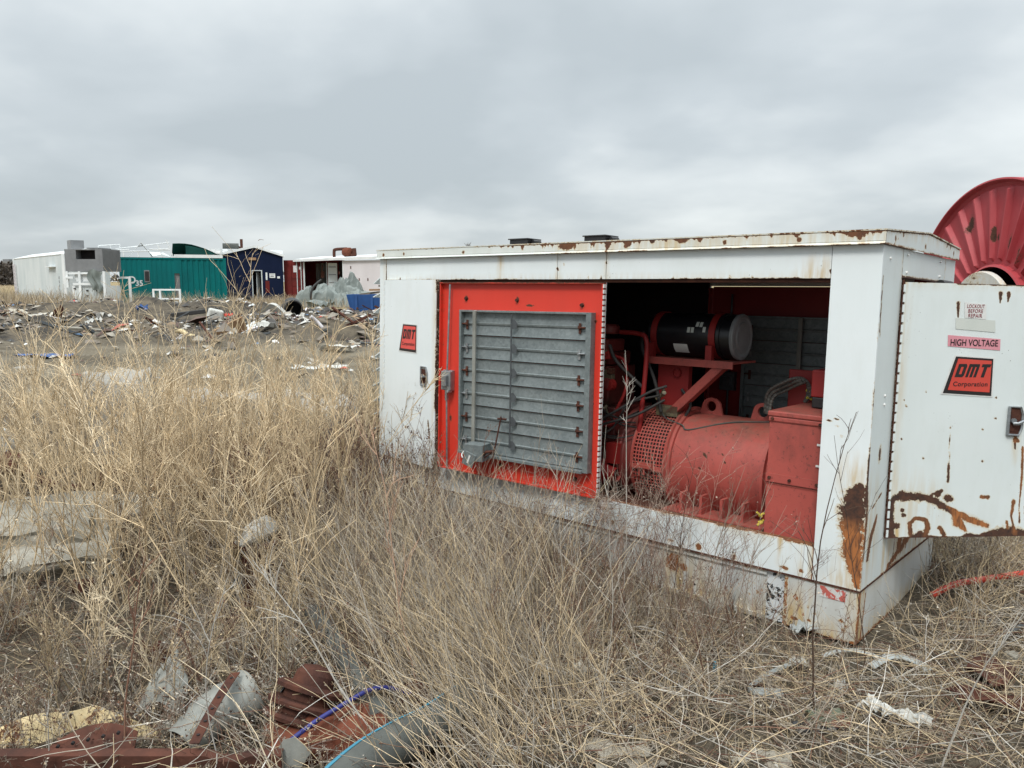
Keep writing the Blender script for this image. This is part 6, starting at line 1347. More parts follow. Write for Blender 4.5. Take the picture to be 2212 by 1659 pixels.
rubble('torn_wrapper', 'small white wrapper nearest the sloping grey strip', 'wrapper', 1725, 1445, (.06, .05, .03), 'foam', (0, .1, .2), .01, 'sheet')
rubble('white_egg', 'small white shell left of the torn wrappers', 'shell', 1817, 1495, (.045, .04, .04), 'foam', (0, 0, 0), .0, 'sheet')
rubble('blue_scrap', 'small pale blue plastic tube in the dry grass', 'plastic scrap', 1543, 1450, (.014, .014, .05), 'brightblue', (.1, .1, 0), .0)
rubble('tin_plate', 'bent green and rust tin plate in the dry grass', 'tin plate', 1785, 1562, (.15, .09, .04), 'tin', (.1, .1, .1), -.01, 'sheet')
rubble('tin_plate', 'dark bent plate under the green and rust tin', 'tin plate', 1760, 1580, (.15, .05, .02), 'black', (.1, .1, .1), .0, 'sheet')
rubble('brown_plate', 'rust red plate in the grass at the right edge', 'metal plate', 2140, 1465, (.24, .14, .05), 'rustred', (.1, .1, .8), .01, 'sheet')
rubble('brown_plate', 'long rust brown plate by the lower right edge', 'metal plate', 2180, 1545, (.40, .10, .05), 'rustbrown', (.1, .1, -.3), .01, 'sheet')
rubble('cloth_scrap', 'crumpled white cloth scrap in the grass', 'cloth', 1225, 1472, (.14, .10, .06), 'cloth', (0, 0, .3), .0, 'sheet')
rubble('paper_sheet', 'dirty pale sheet flattened at the bottom edge', 'sheet', 1345, 1630, (.24, .20, .03), 'dirtycloth', (0, 0, .2), -.02, 'sheet')
rubble('paper_sheet', 'smaller dirty pale sheet right along the bottom edge', 'sheet', 1640, 1640, (.20, .10, .03), 'dirtycloth', (0, 0, -.2), -.02, 'sheet')
rubble('grey_chip', 'grey slate-like chip at the skid corner', 'chip', 1738, 1378, (.11, .08, .05), 'pale_plastic', (0, 0, .1), .01, 'sheet')
rubble('white_block', 'dirty white block under the middle of the skid', 'block', 1690 - 140, 1335, (.12, .1, .08), 'cement', (0, 0, .2), .02)
rubble('tan_chip', 'tan flat chip at the right edge', 'chip', 2190, 1425, (.05, .06, .02), 'cement', (0, 0, .2), .01)
rubble('grey_lump', 'dark grey bottle-like lump between weeds and duct elbow', 'lump', 520, 1300, (.10, .10, .12), 'greyrod', (.3, 0, .2), .03)
rubble('rust_pot', 'rusty round can deep in the left weeds', 'can', 185, 1290, (.10, .09, .07), 'rustbrown', (.3, 0, .2), .02, 'sheet')
rubble('rust_pot', 'rusty broken pot right of the pipe stub', 'can', 345, 1455 - 20, (.14, .11, .08), 'rustbrown', (.3, 0, .2), .0, 'sheet')

# ================================================================== dry plants
def walk(base, dirs, length, K, curl, grav, rs=RS):
    """vectorised stems: (n,3) bases and directions -> (n,K,3) points"""
    n = len(base); d = dirs / np.linalg.norm(dirs, axis=1, keepdims=True); P = np.zeros((n, K, 3)); P[:, 0] = base; seg = (np.asarray(length) / (K - 1))[:, None]
    drift = rs.normal(0, 1, (n, 3)) * curl * .6
    for k in range(1, K):
        P[:, k] = P[:, k - 1] + d * seg; d = d + rs.normal(0, 1, (n, 3)) * curl + drift; d[:, 2] += grav if np.isscalar(grav) else grav; d /= np.linalg.norm(d, axis=1, keepdims=True)
    return P
def pick(P, par, t):
    K = P.shape[1]; f = t * (K - 1); i = np.minimum(f.astype(int), K - 2); u = (f - i)[:, None]; a = P[par, i]; b = P[par, i + 1]; d = b - a; d /= np.linalg.norm(d, axis=1, keepdims=True) + 1e-9
    return a * (1 - u) + b * u, d
def branch_dirs(d, lo, hi, rs=RS, up=.25):
    r = rs.normal(0, 1, d.shape); r -= d * (r * d).sum(1, keepdims=True); r /= np.linalg.norm(r, axis=1, keepdims=True) + 1e-9; a = rs.uniform(lo, hi, len(d))[:, None]; o = d * np.cos(a) + r * np.sin(a); o[:, 2] += up; return o
class Plants:
    def __init__(s): s.V = []; s.F = []; s.T = []; s.n = 0
    def strands(s, P, r0, r1, col, sides=3):
        n, K = P.shape[:2]; t = np.gradient(P, axis=1); t /= np.linalg.norm(t, axis=2, keepdims=True) + 1e-9; ref = np.array([.31, .52, .24]); a = np.cross(t, ref); a /= np.linalg.norm(a, axis=2, keepdims=True) + 1e-9; b = np.cross(t, a)
        r = (np.asarray(r0).reshape(-1, 1) * (1 - np.linspace(0, 1, K))[None] + np.asarray(r1).reshape(-1, 1) * np.linspace(0, 1, K)[None])
        if r.shape[0] == 1: r = np.repeat(r, n, 0)
        rings = [P + (a * math.cos(q) + b * math.sin(q)) * r[..., None] for q in [2 * math.pi * k / sides for k in range(sides)]]
        V = np.stack(rings, 2).reshape(-1, 3); base = (np.arange(n) * K * sides)[:, None, None] + (np.arange(K - 1) * sides)[None, :, None]; F = []
        for k in range(sides):
            k2 = (k + 1) % sides; F.append(np.stack([base[..., 0] + k, base[..., 0] + k2, base[..., 0] + sides + k2, base[..., 0] + sides + k], -1))
        F = np.stack(F, 2).reshape(-1, 4) + s.n; s.V.append(V); s.F.append(F); s.n += len(V); c = np.broadcast_to(np.asarray(col), (n, 3)); s.T.append(np.repeat(c, K * sides, 0))
    def bits(s, C, size, col, rs=RS):
        n = len(C); q = rs.normal(0, 1, (n, 4, 3)); q /= np.linalg.norm(q, axis=2, keepdims=True); V = (C[:, None] + q * np.asarray(size).reshape(-1, 1, 1)).reshape(-1, 3)
        F = (np.arange(n) * 4)[:, None] + np.array([[0, 1, 2, 3]]) + s.n; s.V.append(V); s.F.append(F); s.n += len(V); s.T.append(np.repeat(np.broadcast_to(np.asarray(col), (n, 3)), 4, 0))
    def build(s, name, label=None, cat=None, kind=None, group=None, parent=None):
        V = np.concatenate(s.V); F = np.concatenate(s.F); T = np.concatenate(s.T); me = fast_mesh(name, V, F, True); at = me.attributes.new('tint', 'FLOAT_COLOR', 'POINT'); at.data.foreach_set('color', np.concatenate([T, np.ones((len(T), 1))], 1).astype(np.float32).ravel()); me.materials.append(M['plant'])
        o = bpy.data.objects.new(name, me); COL.objects.link(o)
        if label: o['label'] = label
        if cat: o['category'] = cat
        if kind: o['kind'] = kind
        if group: o['group'] = group
        if parent: o.parent = parent
        return o
STRAW = np.array([(.74, .58, .37), (.67, .525, .335), (.60, .465, .30), (.47, .365, .235), (.80, .66, .46)])
GREY = np.array([(.37, .31, .245), (.28, .235, .185), (.45, .40, .33), (.19, .155, .12), (.52, .47, .40)])
DARK = np.array([(.15, .072, .05), (.11, .055, .042), (.19, .10, .068), (.23, .145, .10), (.075, .045, .036)])
WHITE = np.array([(.58, .55, .50), (.50, .47, .42), (.44, .41, .36)])
def cols(pal, n, var=.15, rs=RS): return pal[rs.randint(0, len(pal), n)] * rs.uniform(1 - var, 1 + var, (n, 1))
def inside_unit(P, m=.0):
    A = np.array(UMI.to_3x3()); q = P @ A.T + np.array(UMI.translation); return (q[..., 0] > -m) & (q[..., 0] < UL + m) & (q[..., 1] > -m) & (q[..., 1] < UW + m) & (q[..., 2] < 1.6)
def in_view(x, y, m=.25): return (y > 1.3) & (np.abs(x) < y * .66 + m)
def bare(P):      # the ground is almost bare along the right half of the skid
    A = np.array(UMI.to_3x3()); q = P @ A.T + np.array(UMI.translation); rs = np.random.RandomState(3).uniform(0, 1, len(P))
    return (((q[:, 0] > 2.25) & (q[:, 0] < 3.55) & (q[:, 1] > -.30) & (q[:, 1] < .02)) | ((q[:, 0] > 3.25) & (q[:, 0] < 3.5) & (q[:, 1] > -.3) & (q[:, 1] < 1.0))) & (rs > .22)
# --- matted short dry grass over the near ground
def matted():
    pl = Plants(); n = 62000; x = RS.uniform(-7.5, 6.5, n); y = 1.7 + 8.8 * RS.uniform(0, 1, n) ** 1.35
    k = in_view(x, y); P0 = np.stack([x, y, np.zeros(n)], -1); k &= ~inside_unit(P0 + [0, 0, .3], -.02); thin = vnoise(x, y, 1.1, 50) + RS.uniform(-.5, .5, n) * .9 > -.42; k &= thin & ~bare(P0)
    x, y = x[k], y[k]; n = len(x); z = gh(x, y); P0 = np.stack([x, y, z], -1)
    th = RS.uniform(0, 2 * np.pi, n); el = np.abs(RS.normal(0, .38, n)); d = np.stack([np.cos(th) * np.cos(el), np.sin(th) * np.cos(el), np.sin(el) + .05], -1)
    L_ = RS.uniform(.06, .34, n) * (1 + .5 * vnoise(x, y, .9, 51)); P = walk(P0, d, L_, 6, .26, -.10); P[..., 2] = np.maximum(P[..., 2], gh(P[..., 0], P[..., 1]) + .004)
    c = cols(np.concatenate([GREY, STRAW * .6, GREY * .6, DARK, DARK]), n, .3); pl.strands(P, RS.uniform(.0008, .0021, n), .0006, c)  # darkened palette puts the shade low in the grass into the colour
    m = 26000; ix = RS.randint(0, n, m); C = P[ix, RS.randint(0, 6, m)] + RS.normal(0, .012, (m, 3)); C[:, 2] = np.maximum(C[:, 2], gh(C[:, 0], C[:, 1]) + .003)
    pl.bits(C, RS.uniform(.003, .009, m), cols(np.concatenate([GREY, DARK, STRAW * .8, WHITE * .8]), m, .3)); pl.build('dry_grass', 'matted short dry grass covering the ground before the housing', 'grass', 'stuff')
matted()
def tuftset(name, label, cx, cy, sx, sy, n, hl, lean, pal, r=.0014, curl=.06, grav=-.02, spread=.35, K=6):
    pl = Plants(); nt_ = max(6, n // 13); tx = RS.normal(cx, sx, nt_); ty = RS.normal(cy, sy, nt_); ix = RS.randint(0, nt_, n); x = tx[ix] + RS.normal(0, .045, n); y = ty[ix] + RS.normal(0, .045, n)
    k = ~inside_unit(np.stack([x, y, np.full(n, .3)], -1), .01) & (y > 1.9) & ~bare(np.stack([x, y, np.zeros(n)], -1)); x, y = x[k], y[k]; n = len(x)
    d = np.stack([RS.normal(lean[0], spread, n), RS.normal(lean[1], spread, n), np.ones(n)], -1); P = walk(np.stack([x, y, gh(x, y) - .01], -1), d, RS.uniform(hl[0], hl[1], n), K, curl, grav)
    k = ~inside_unit(P, .0).any(1); P = P[k]; n = len(P); pl.strands(P, RS.uniform(r * .6, r * 1.3, n), r * .4, cols(pal, n, .2)); pl.build(name, label, 'grass', 'stuff')
c_ = gr(1050, 1560); tuftset('straw_grass', 'long straw coloured grass leaning at the bottom centre', c_[0], c_[1] + .22, .20, .34, 1300, (.25, .62), (-.45, -.05), np.concatenate([STRAW, GREY]), .0020, .09, -.04, .30)
c_ = gr(900, 1300); tuftset('straw_grass', 'dense straw grass mass left of the housing skid', c_[0], c_[1], .38, .42, 2500, (.35, .80), (-.18, 0), np.concatenate([STRAW, GREY, GREY]), .0019, .11, -.04, .36)
c_ = gr(1240, 1150); tuftset('brown_grass', 'grey-brown weeds heaped along the foot of the red door', c_[0] + .05, c_[1] - .30, .36, .20, 4600, (.18, .42), (.05, 0), np.concatenate([GREY, DARK, DARK, GREY * .8, STRAW * .7]), .0014, .10, -.04, .35)
c_ = gr(1420, 1310); tuftset('brown_grass', 'grey-green tangled grass under the middle of the skid', c_[0], c_[1] - .05, .38, .18, 3600, (.10, .30), (.0, 0), np.concatenate([GREY * .8, STRAW * .7, GREY]), .0013, .12, -.08, .5)
c_ = gr(1350, 1480); tuftset('straw_grass', 'straw tufts scattered over the lower middle ground', c_[0], c_[1], .55, .30, 1700, (.12, .34), (-.3, 0), np.concatenate([STRAW * .9, GREY]), .0015, .14, -.12, .8)
c_ = gr(1950, 1500); tuftset('brown_grass', 'thin grey tufts over the lower right ground', c_[0], c_[1], .55, .35, 1500, (.08, .24), (.1, 0), np.concatenate([GREY, STRAW * .7]), .0013, .16, -.14, .9)
c_ = gr(2120, 1270); tuftset('brown_grass', 'dry grass beyond the side door', c_[0] + .2, c_[1] + .6, .7, .9, 5200, (.15, .40), (.1, 0), np.concatenate([GREY, STRAW * .8]), .0016, .10, -.06, .5)

def branchy(pl, B, D, L_, pal, r0, nb, nt2, K=9, curl=.055, grav=-.012, blen=.42, tlen=.16, ang=(.35, .85), bitn=0, bitsz=(.003, .007), bitpal=None, rs=RS, low=.25, up=.25):
    n = len(B); P = walk(B, D, L_, K, curl, grav, rs); ok = ~inside_unit(P, .005).any(1); P = P[ok]; L_ = L_[ok]; n = len(P); c = cols(pal, n, .18, rs); pl.strands(P, r0 * rs.uniform(.7, 1.3, n), r0 * .35, c)
    par = np.repeat(np.arange(n), nb); t = rs.uniform(low, .97, len(par)); b, d = pick(P, par, t); bl = L_[par] * blen * (1.15 - t) * rs.uniform(.5, 1.2, len(par)); Q = walk(b, branch_dirs(d, *ang, rs, up), bl, 6, curl * 1.5, .0, rs)
    ok = ~inside_unit(Q, .0).any(1); Q = Q[ok]; par = par[ok]; pl.strands(Q, r0 * .55, r0 * .25, c[par] * rs.uniform(.85, 1.15, (len(par), 1)))
    if nt2:
        p2 = np.repeat(np.arange(len(Q)), nt2); t = rs.uniform(.2, 1, len(p2)); b, d = pick(Q, p2, t); S_ = walk(b, branch_dirs(d, .3, 1.0, rs, up * .7), L_[par][p2] * tlen * rs.uniform(.3, 1, len(p2)), 4, curl * 2.4, 0, rs); ok = ~inside_unit(S_, 0).any(1); S_ = S_[ok]; p2 = p2[ok]
        pl.strands(S_, r0 * .32, r0 * .18, c[par[p2]] * rs.uniform(.85, 1.2, (len(p2), 1)))
    if bitn:
        src = S_ if nt2 else Q; m = int(bitn * len(src)); i = rs.randint(0, len(src), m); k = rs.randint(1, src.shape[1], m); C = src[i, k] + rs.normal(0, .004, (m, 3)); pl.bits(C, rs.uniform(bitsz[0], bitsz[1], m), cols(bitpal if bitpal is not None else pal, m, .25, rs), rs)
    return P
def clearings(x, y):      # clearings in the thicket where the slabs, tank and pipe lie
    r = x / y; p = np.ones(len(x)); p[(r < -.52) & (y > 3.9) & (y < 6.4)] = .40; p[(r > -.29) & (r < -.12) & (y > 2.5) & (y < 3.7)] = .35; p[((r > -.52) & (r < -.46)) & (y > 4.5) & (y < 7.2)] = .45; p[((r > -.36) & (r < -.20)) & (y > 4.8) & (y < 7.2)] *= .6
    return RS.uniform(0, 1, len(x)) < p
def field(name, label, fx, fy, n, H, pal, r0, nb, nt2, lean=(0, 0), spread=.2, **kw):
    n = int(n * 1.5); pl = Plants(); x, y = fx(n), fy(n); k = in_view(x, y, .5) & clearings(x, y) & (vnoise(x, y, 1.5, 211) + .6 * vnoise(x, y, 3.5, 212) + RS.uniform(-.22, .22, n) > -.13) & ~inside_unit(np.stack([x, y, np.full(n, .3)], -1), .03); x, y = x[k], y[k]; n = len(x)
    d = np.stack([RS.normal(lean[0], spread, n), RS.normal(lean[1], spread, n), np.ones(n)], -1); branchy(pl, np.stack([x, y, gh(x, y) - .01], -1), d, RS.uniform(H[0], H[1], n) * (1 + .25 * vnoise(x, y, .8, 60)), pal, r0, nb, nt2, **kw); return pl.build(name, label, 'weeds', 'stuff')
# the big blond weed thicket at the left
field('straw_weeds', 'tall blond branching weeds filling the left side', lambda n: RS.uniform(-4.2, -.95, n), lambda n: RS.uniform(3.2, 6.1, n), 470, (.68, 1.28), np.concatenate([STRAW, STRAW * 1.08]), .0048, 9, 3, curl=.05, spread=.20, bitn=.5, ang=(.25, .7))
field('straw_weeds', 'finer blond stalks between the tall weeds', lambda n: RS.uniform(-4.4, -.6, n), lambda n: RS.uniform(2.9, 6.6, n), 800, (.28, .75), np.concatenate([STRAW, STRAW, GREY[:3]]), .0027, 6, 2, curl=.07, spread=.26, bitn=.5)
field('straw_weeds', 'scattered tallest blond stalks rising above the thicket', lambda n: RS.uniform(-4.0, -.9, n), lambda n: RS.uniform(3.2, 6.0, n), 62, (1.1, 1.62), np.concatenate([STRAW, STRAW * 1.08]), .0046, 9, 3, curl=.045, spread=.16, low=.35, blen=.34, tlen=.12, ang=(.25, .6), bitn=.3)
field('brown_weeds', 'thin dark stems added for shade between the blond weeds', lambda n: RS.uniform(-4.0, -.4, n), lambda n: RS.uniform(2.7, 6.2, n), 260, (.25, .7), np.concatenate([DARK, DARK, GREY[3:4]]), .0022, 6, 2, curl=.06, spread=.25, bitn=1.0, bitpal=DARK)  # dark stems added to deepen the shade inside the thicket
field('straw_weeds', 'thick tan branching stems of the near left corner', lambda n: RS.uniform(-2.4, -.85, n), lambda n: RS.uniform(2.75, 3.9, n), 150, (.30, .78), np.concatenate([STRAW * .85, GREY[:3], STRAW * .7]), .0034, 8, 3, curl=.06, spread=.25, low=.15, bitn=.8, bitpal=np.concatenate([GREY, STRAW]))
field('straw_weeds', 'grey undergrowth of the near left corner', lambda n: RS.uniform(-2.7, -.4, n), lambda n: RS.uniform(2.45, 3.7, n), 800, (.12, .36), np.concatenate([GREY, GREY, DARK, STRAW * .8]), .0015, 5, 2, curl=.10, spread=.4, bitn=1.3, bitsz=(.003, .008), bitpal=np.concatenate([GREY, WHITE * .8, DARK]))
field('straw_weeds', 'sparser blond weeds before the dirt track', lambda n: RS.uniform(-6.5, -1.2, n), lambda n: RS.uniform(6.8, 9.8, n), 170, (.35, .8), np.concatenate([STRAW, GREY]), .0036, 7, 3, curl=.05, spread=.22, bitn=.3)
field('brown_weeds', 'dark red-brown seed weeds beside the left edge of the housing', lambda n: RS.normal(-1.15, .42, n), lambda n: RS.uniform(4.0, 7.0, n), 520, (.4, .85), DARK, .0026, 6, 2, curl=.05, spread=.16, bitn=2.0, bitsz=(.004, .009), bitpal=DARK)
field('brown_weeds', 'thin brown weeds before the skid and red door', lambda n: RS.uniform(-.75, 1.4, n), lambda n: RS.uniform(2.9, 5.0, n), 520, (.22, .52), np.concatenate([DARK, DARK, GREY]), .0019, 6, 2, curl=.07, spread=.2, bitn=.7)
field('brown_weeds', 'thin weeds beyond and beside the side door', lambda n: RS.uniform(1.9, 4.6, n), lambda n: RS.uniform(3.4, 7.5, n), 260, (.2, .55), np.concatenate([DARK, GREY, STRAW]), .0018, 6, 2, curl=.07, spread=.25)
# broken stalks lying about on the matted grass
def fallen():
    pl = Plants(); n = 5200; x = RS.uniform(-1.4, 3.4, n); y = RS.uniform(1.9, 6.0, n); P0 = np.stack([x, y, gh(x, y) + RS.uniform(.01, .10, n)], -1); k = in_view(x, y) & ~inside_unit(P0 + [0, 0, .2], .02) & ~bare(P0); P0 = P0[k]; n = len(P0)
    th = RS.uniform(0, 6.283, n); P = walk(P0, np.stack([np.cos(th), np.sin(th), RS.normal(.08, .16, n)], -1), RS.uniform(.12, .55, n), 6, .10, -.015); P[..., 2] = np.maximum(P[..., 2], gh(P[..., 0], P[..., 1]) + .006); P = P[~inside_unit(P, .0).any(1)]; n = len(P)
    pl.strands(P, RS.uniform(.0012, .0030, n), .0009, cols(np.concatenate([GREY, STRAW * .85, WHITE, DARK[:3]]), n, .2)); pl.build('fallen_stalks', 'broken dry stalks lying criss-cross on the ground before the housing', 'stalks', 'stuff')
    pl = Plants(); m = 2600; x = RS.uniform(-1.5, 3.2, m); y = RS.uniform(1.9, 5.0, m); C = np.stack([x, y, gh(x, y) + RS.uniform(.005, .05, m)], -1); k = ~inside_unit(C + [0, 0, .2], .0); C = C[k]; m = len(C)
    pl.bits(C, RS.uniform(.004, .013, m), cols(np.array([(.60, .57, .50), (.45, .42, .36), (.30, .26, .21), (.12, .09, .07), (.55, .50, .40)]), m, .2)); pl.build('leaf_litter', 'pale flakes and husks scattered through the matted grass', 'litter', 'stuff')
fallen()
def sill_weeds():
    pl = Plants(); rs = np.random.RandomState(77); pal = np.array([(.46, .34, .27), (.36, .26, .21), (.55, .45, .36), (.22, .14, .11), (.16, .09, .07)])
    n = 72; u = rs.uniform(1.8, 3.05, n); u[:36] = rs.normal(2.42, .2, 36); B = np.array([list(UM @ Vector((a, rs.uniform(-.42, -.10), 0))) for a in u]); B[:, 2] = gh(B[:, 0], B[:, 1])
    branchy(pl, B, np.stack([rs.normal(.05, .22, n), rs.normal(0, .15, n), np.ones(n)], -1), rs.uniform(.35, .85, n) * np.where(u > 2.7, .75, 1), pal, .0017, 6, 3, curl=.06, rs=rs, low=.3, blen=.5, tlen=.2, bitn=.25)
    n = 330; c = np.array([list(UM @ Vector((rs.normal(1.98, .15), rs.normal(-.06, .05), rs.uniform(.05, .22)))) for _ in range(n)]); th = rs.uniform(0, 6.28, n)
    P = walk(c, np.stack([np.cos(th), np.sin(th), rs.normal(.1, .5, n)], -1), rs.uniform(.06, .28, n), 5, .25, -.03, rs); P = P[~inside_unit(P, 0).any(1)]; pl.strands(P, .0013, .0007, cols(np.concatenate([DARK, GREY]), len(P), .2, rs))
    pl.build('brown_weeds', 'pinkish twiggy weeds grown up before the sill of the open doorway', 'weeds', 'stuff')
sill_weeds()
field('straw_weeds', 'low stalks and tufts among the scrap in the bottom left corner', lambda n: RS.uniform(-1.9, -.35, n), lambda n: RS.uniform(2.3, 2.8, n), 230, (.07, .24), np.concatenate([GREY, GREY, DARK, STRAW]), .0013, 5, 2, curl=.12, spread=.5, bitn=1.0)
# yellow grass before the far containers and on the plain
def farband():
    pl = Plants(); n = 26000; x = RS.uniform(-48, 4, n); y = 38 + 26 * RS.uniform(0, 1, n) ** 1.1; k = (x > -.72 * y - 2) & ((vnoise(x, y, .3, 90) + RS.uniform(-.4, .4, n) > -.1) | (y > 47) | (x < -24)); k &= (y > 43) | (x < -20)
    x, y = x[k], y[k]; n = len(x); P = walk(np.stack([x, y, gh(x, y)], -1), np.stack([RS.normal(0, .3, n), RS.normal(0, .3, n), np.ones(n)], -1), RS.uniform(.2, .75, n) * (1 + (x < -20) * .5), 4, .12, -.03); pl.strands(P, RS.uniform(.008, .016, n), .004, cols(np.concatenate([STRAW * .8, GREY, STRAW * .6]), n, .2)); pl.build('far_grass', 'tawny grass standing before the containers', 'grass', 'stuff')
    pl = Plants(); n = 9000; x = RS.uniform(-190, 30, n); y = RS.uniform(64, 260, n); k = x > -.75 * y; x, y = x[k], y[k]; n = len(x); P = walk(np.stack([x, y, gh(x, y)], -1), np.stack([RS.normal(0, .3, n), RS.normal(0, .3, n), np.ones(n)], -1), RS.uniform(.3, .8, n), 3, .12, -.03); pl.strands(P, RS.uniform(.03, .07, n), .02, cols(STRAW * .8, n, .15)); pl.build('plain_grass', 'pale grass of the open plain beyond the containers', 'grass', 'stuff')
farband()

# --- tall single weeds that can be told apart
def tall(name, label, px, py, topx, topy, pal, r0, nb, nt2, seed, z=None, near=None, heads=0, curl=.048, low=.45, **kw):
    rs = np.random.RandomState(seed); p = Vector(near) if near is not None else on(px, py)
    d_ = ray(topx, topy); t_ = (p.y + kw.pop('dy', 0)) / d_[1]; top = EYEV + t_ * d_; B = np.array([[p.x, p.y, gz(p.x, p.y) - .01]]); D = (top - B[0])[None]; L_ = np.array([np.linalg.norm(D) * 1.03])
    root = thing(name, label, 'weed', tuple(B[0]), (0, 0, 0), 'tall dry weeds standing out singly'); pl = Plants(); PP = branchy(pl, B * 0, D, L_, pal, r0, nb, nt2, K=11, curl=curl, grav=0.0, rs=rs, low=low, **kw)
    s_ = pl.build('stalk', parent=root)
    if heads:
        ph = Plants(); C = PP[0, -4:][rs.randint(0, 4, heads)] + rs.normal(0, .025, (heads, 3)); Q = walk(C, rs.normal(0, 1, (heads, 3)) + [0, 0, .3], rs.uniform(.02, .05, heads), 4, .5, -.1, rs); ph.strands(Q, .0022, .001, cols(np.concatenate([DARK, GREY]), heads, .2, rs)); ph.build('seed_head', parent=root)
    return root
W_, S_, G_, D_ = WHITE, STRAW, GREY, DARK
_iu = inside_unit
def inside_unit(P, m=0.0): return np.zeros(P.shape[:-1], bool) if np.abs(P).max() < 3.0 and P.shape[0] < 400 else _iu(P, m)
tall('tall_weed', 'pale leaning weed with dark curled seed heads against the sky at the left edge', 0, 0, 38, 480, S_, .0036, 5, 3, 5, near=(-2.35, 3.5, 0), heads=26, low=.6, blen=.3)
tall('tall_weed', 'tall knobbly weed before the grey cooler box', 0, 0, 262, 600, S_, .0036, 8, 2, 6, near=(-2.15, 4.1, 0), low=.3)
tall('tall_weed', 'straight blond weed rising before the teal container door', 0, 0, 410, 600, S_, .0033, 7, 2, 7, near=(-1.75, 4.2, 0), low=.4)
tall('tall_weed', 'forked weed with curly tips before the navy shack', 0, 0, 548, 545, S_, .0045, 8, 3, 8, near=(-2.1, 4.6, 0), low=.4, heads=18)
tall('tall_weed', 'pale weed with a spray of twigs standing right of the dark drum', 0, 0, 702, 700, S_, .0036, 9, 3, 9, near=(-1.05, 4.3, 0), low=.4)
tall('tall_weed', 'slim weed ending before the maroon container', 0, 0, 612, 745, S_, .0030, 7, 2, 10, near=(-1.35, 4.5, 0), low=.4)
tall('tall_weed', 'thick blond weed slanting left across the track', 0, 0, 150, 790, S_, .0045, 8, 3, 11, near=(-1.5, 3.6, 0), low=.35)
tall('tall_weed', 'blond weed bending right below the white foam block', 0, 0, 455, 765, S_, .0040, 8, 3, 12, near=(-1.9, 3.9, 0), low=.35)
tall('tall_weed', 'white bare weed stalk with a feathery tip in the open doorway', 1345, 1340, 1372, 770, W_, .0034, 10, 2, 13, low=.72, blen=.16, tlen=.05, heads=0)
tall('tall_weed', 'brown twig crossing the red cabinet in the doorway', 1762, 1560, 1712, 900, np.concatenate([G_, D_]), .0036, 6, 1, 14, low=.35, blen=.30)
tall('tall_weed', 'dark forked twig before the rusty corner post', 1870, 1270 + 190, 1855, 950, D_, .0026, 7, 1, 15, low=.4, blen=.35)
tall('tall_weed', 'long bare twig leaning right from the bottom edge to the side door', 2025, 1690, 2190, 1110, np.concatenate([G_, G_, W_]), .0038, 6, 1, 16, low=.45, blen=.35)
tall('tall_weed', 'tall grey stalk crossing the sill left of the alternator', 1290, 1600, 1345, 1000, np.concatenate([G_, W_]), .0026, 6, 1, 17, low=.4, blen=.35)
tall('tall_weed', 'branching pink-grey twig before the round alternator', 1490, 1420, 1600, 1010, np.concatenate([G_, D_]), .0028, 9, 2, 18, low=.45, blen=.5)
tall('tall_weed', 'fine twig before the alternator guard screen', 1440, 1380, 1490, 990, np.concatenate([G_, D_]), .0026, 8, 2, 19, low=.4, blen=.45)
tall('tall_weed', 'wispy twigs before the fork pocket of the skid', 1600, 1400, 1640, 1050, np.concatenate([D_, G_]), .0024, 9, 2, 20, low=.35, blen=.5)
tall('tall_weed', 'white curved stalk sweeping over the blue line', 0, 0, 560, 1215, W_, .0042, 5, 1, 21, near=(-.42, 2.50, 0), low=.4, curl=.05)
tall('tall_weed', 'white thin stalk standing straight at the bottom left corner', 0, 0, 118, 1490, W_, .0034, 3, 0, 22, near=(-1.50, 2.36, 0), low=.4)
tall('tall_weed', 'dark brown stalk rising over the cream panel', 0, 0, 238, 1200, D_ * 1.7, .0046, 6, 1, 23, near=(-1.27, 2.40, 0), low=.4)
tall('tall_weed', 'white forked stalk before the duct elbow', 0, 0, 400, 1270, W_, .0034, 5, 1, 24, near=(-.95, 2.38, 0), low=.4)
tall('tall_weed', 'tall dark stalk rising to the left door of the housing', 0, 0, 800, 940, D_ * 2.0, .0042, 8, 2, 25, near=(-.33, 2.75, 0), low=.35, blen=.28)
tall('tall_weed', 'straw stalk arching right over the long grass', 0, 0, 905, 1110, S_, .0036, 6, 1, 26, near=(.12, 2.55, 0), low=.35, blen=.28)
tall('tall_weed', 'pale twig spray before the bottom of the red door', 0, 0, 1075, 930, G_, .0026, 9, 2, 27, near=(.12, 3.35, 0), low=.35, blen=.4)
tall('tall_weed', 'pale twig reaching the lower corner of the louvre', 0, 0, 1205, 985, G_, .0026, 9, 2, 28, near=(.25, 3.3, 0), low=.4, blen=.4)
tall('tall_weed', 'white bent stalk at the lower right of the doorway sill', 1990, 1470, 2035, 1350, W_, .0030, 4, 1, 29, low=.3, blen=.5)
tall('tall_weed', 'thin stalk rising before the left white door', 0, 0, 870, 850, G_, .0022, 6, 1, 30, near=(-.62, 3.7, 0), low=.5, blen=.3)
inside_unit = _iu

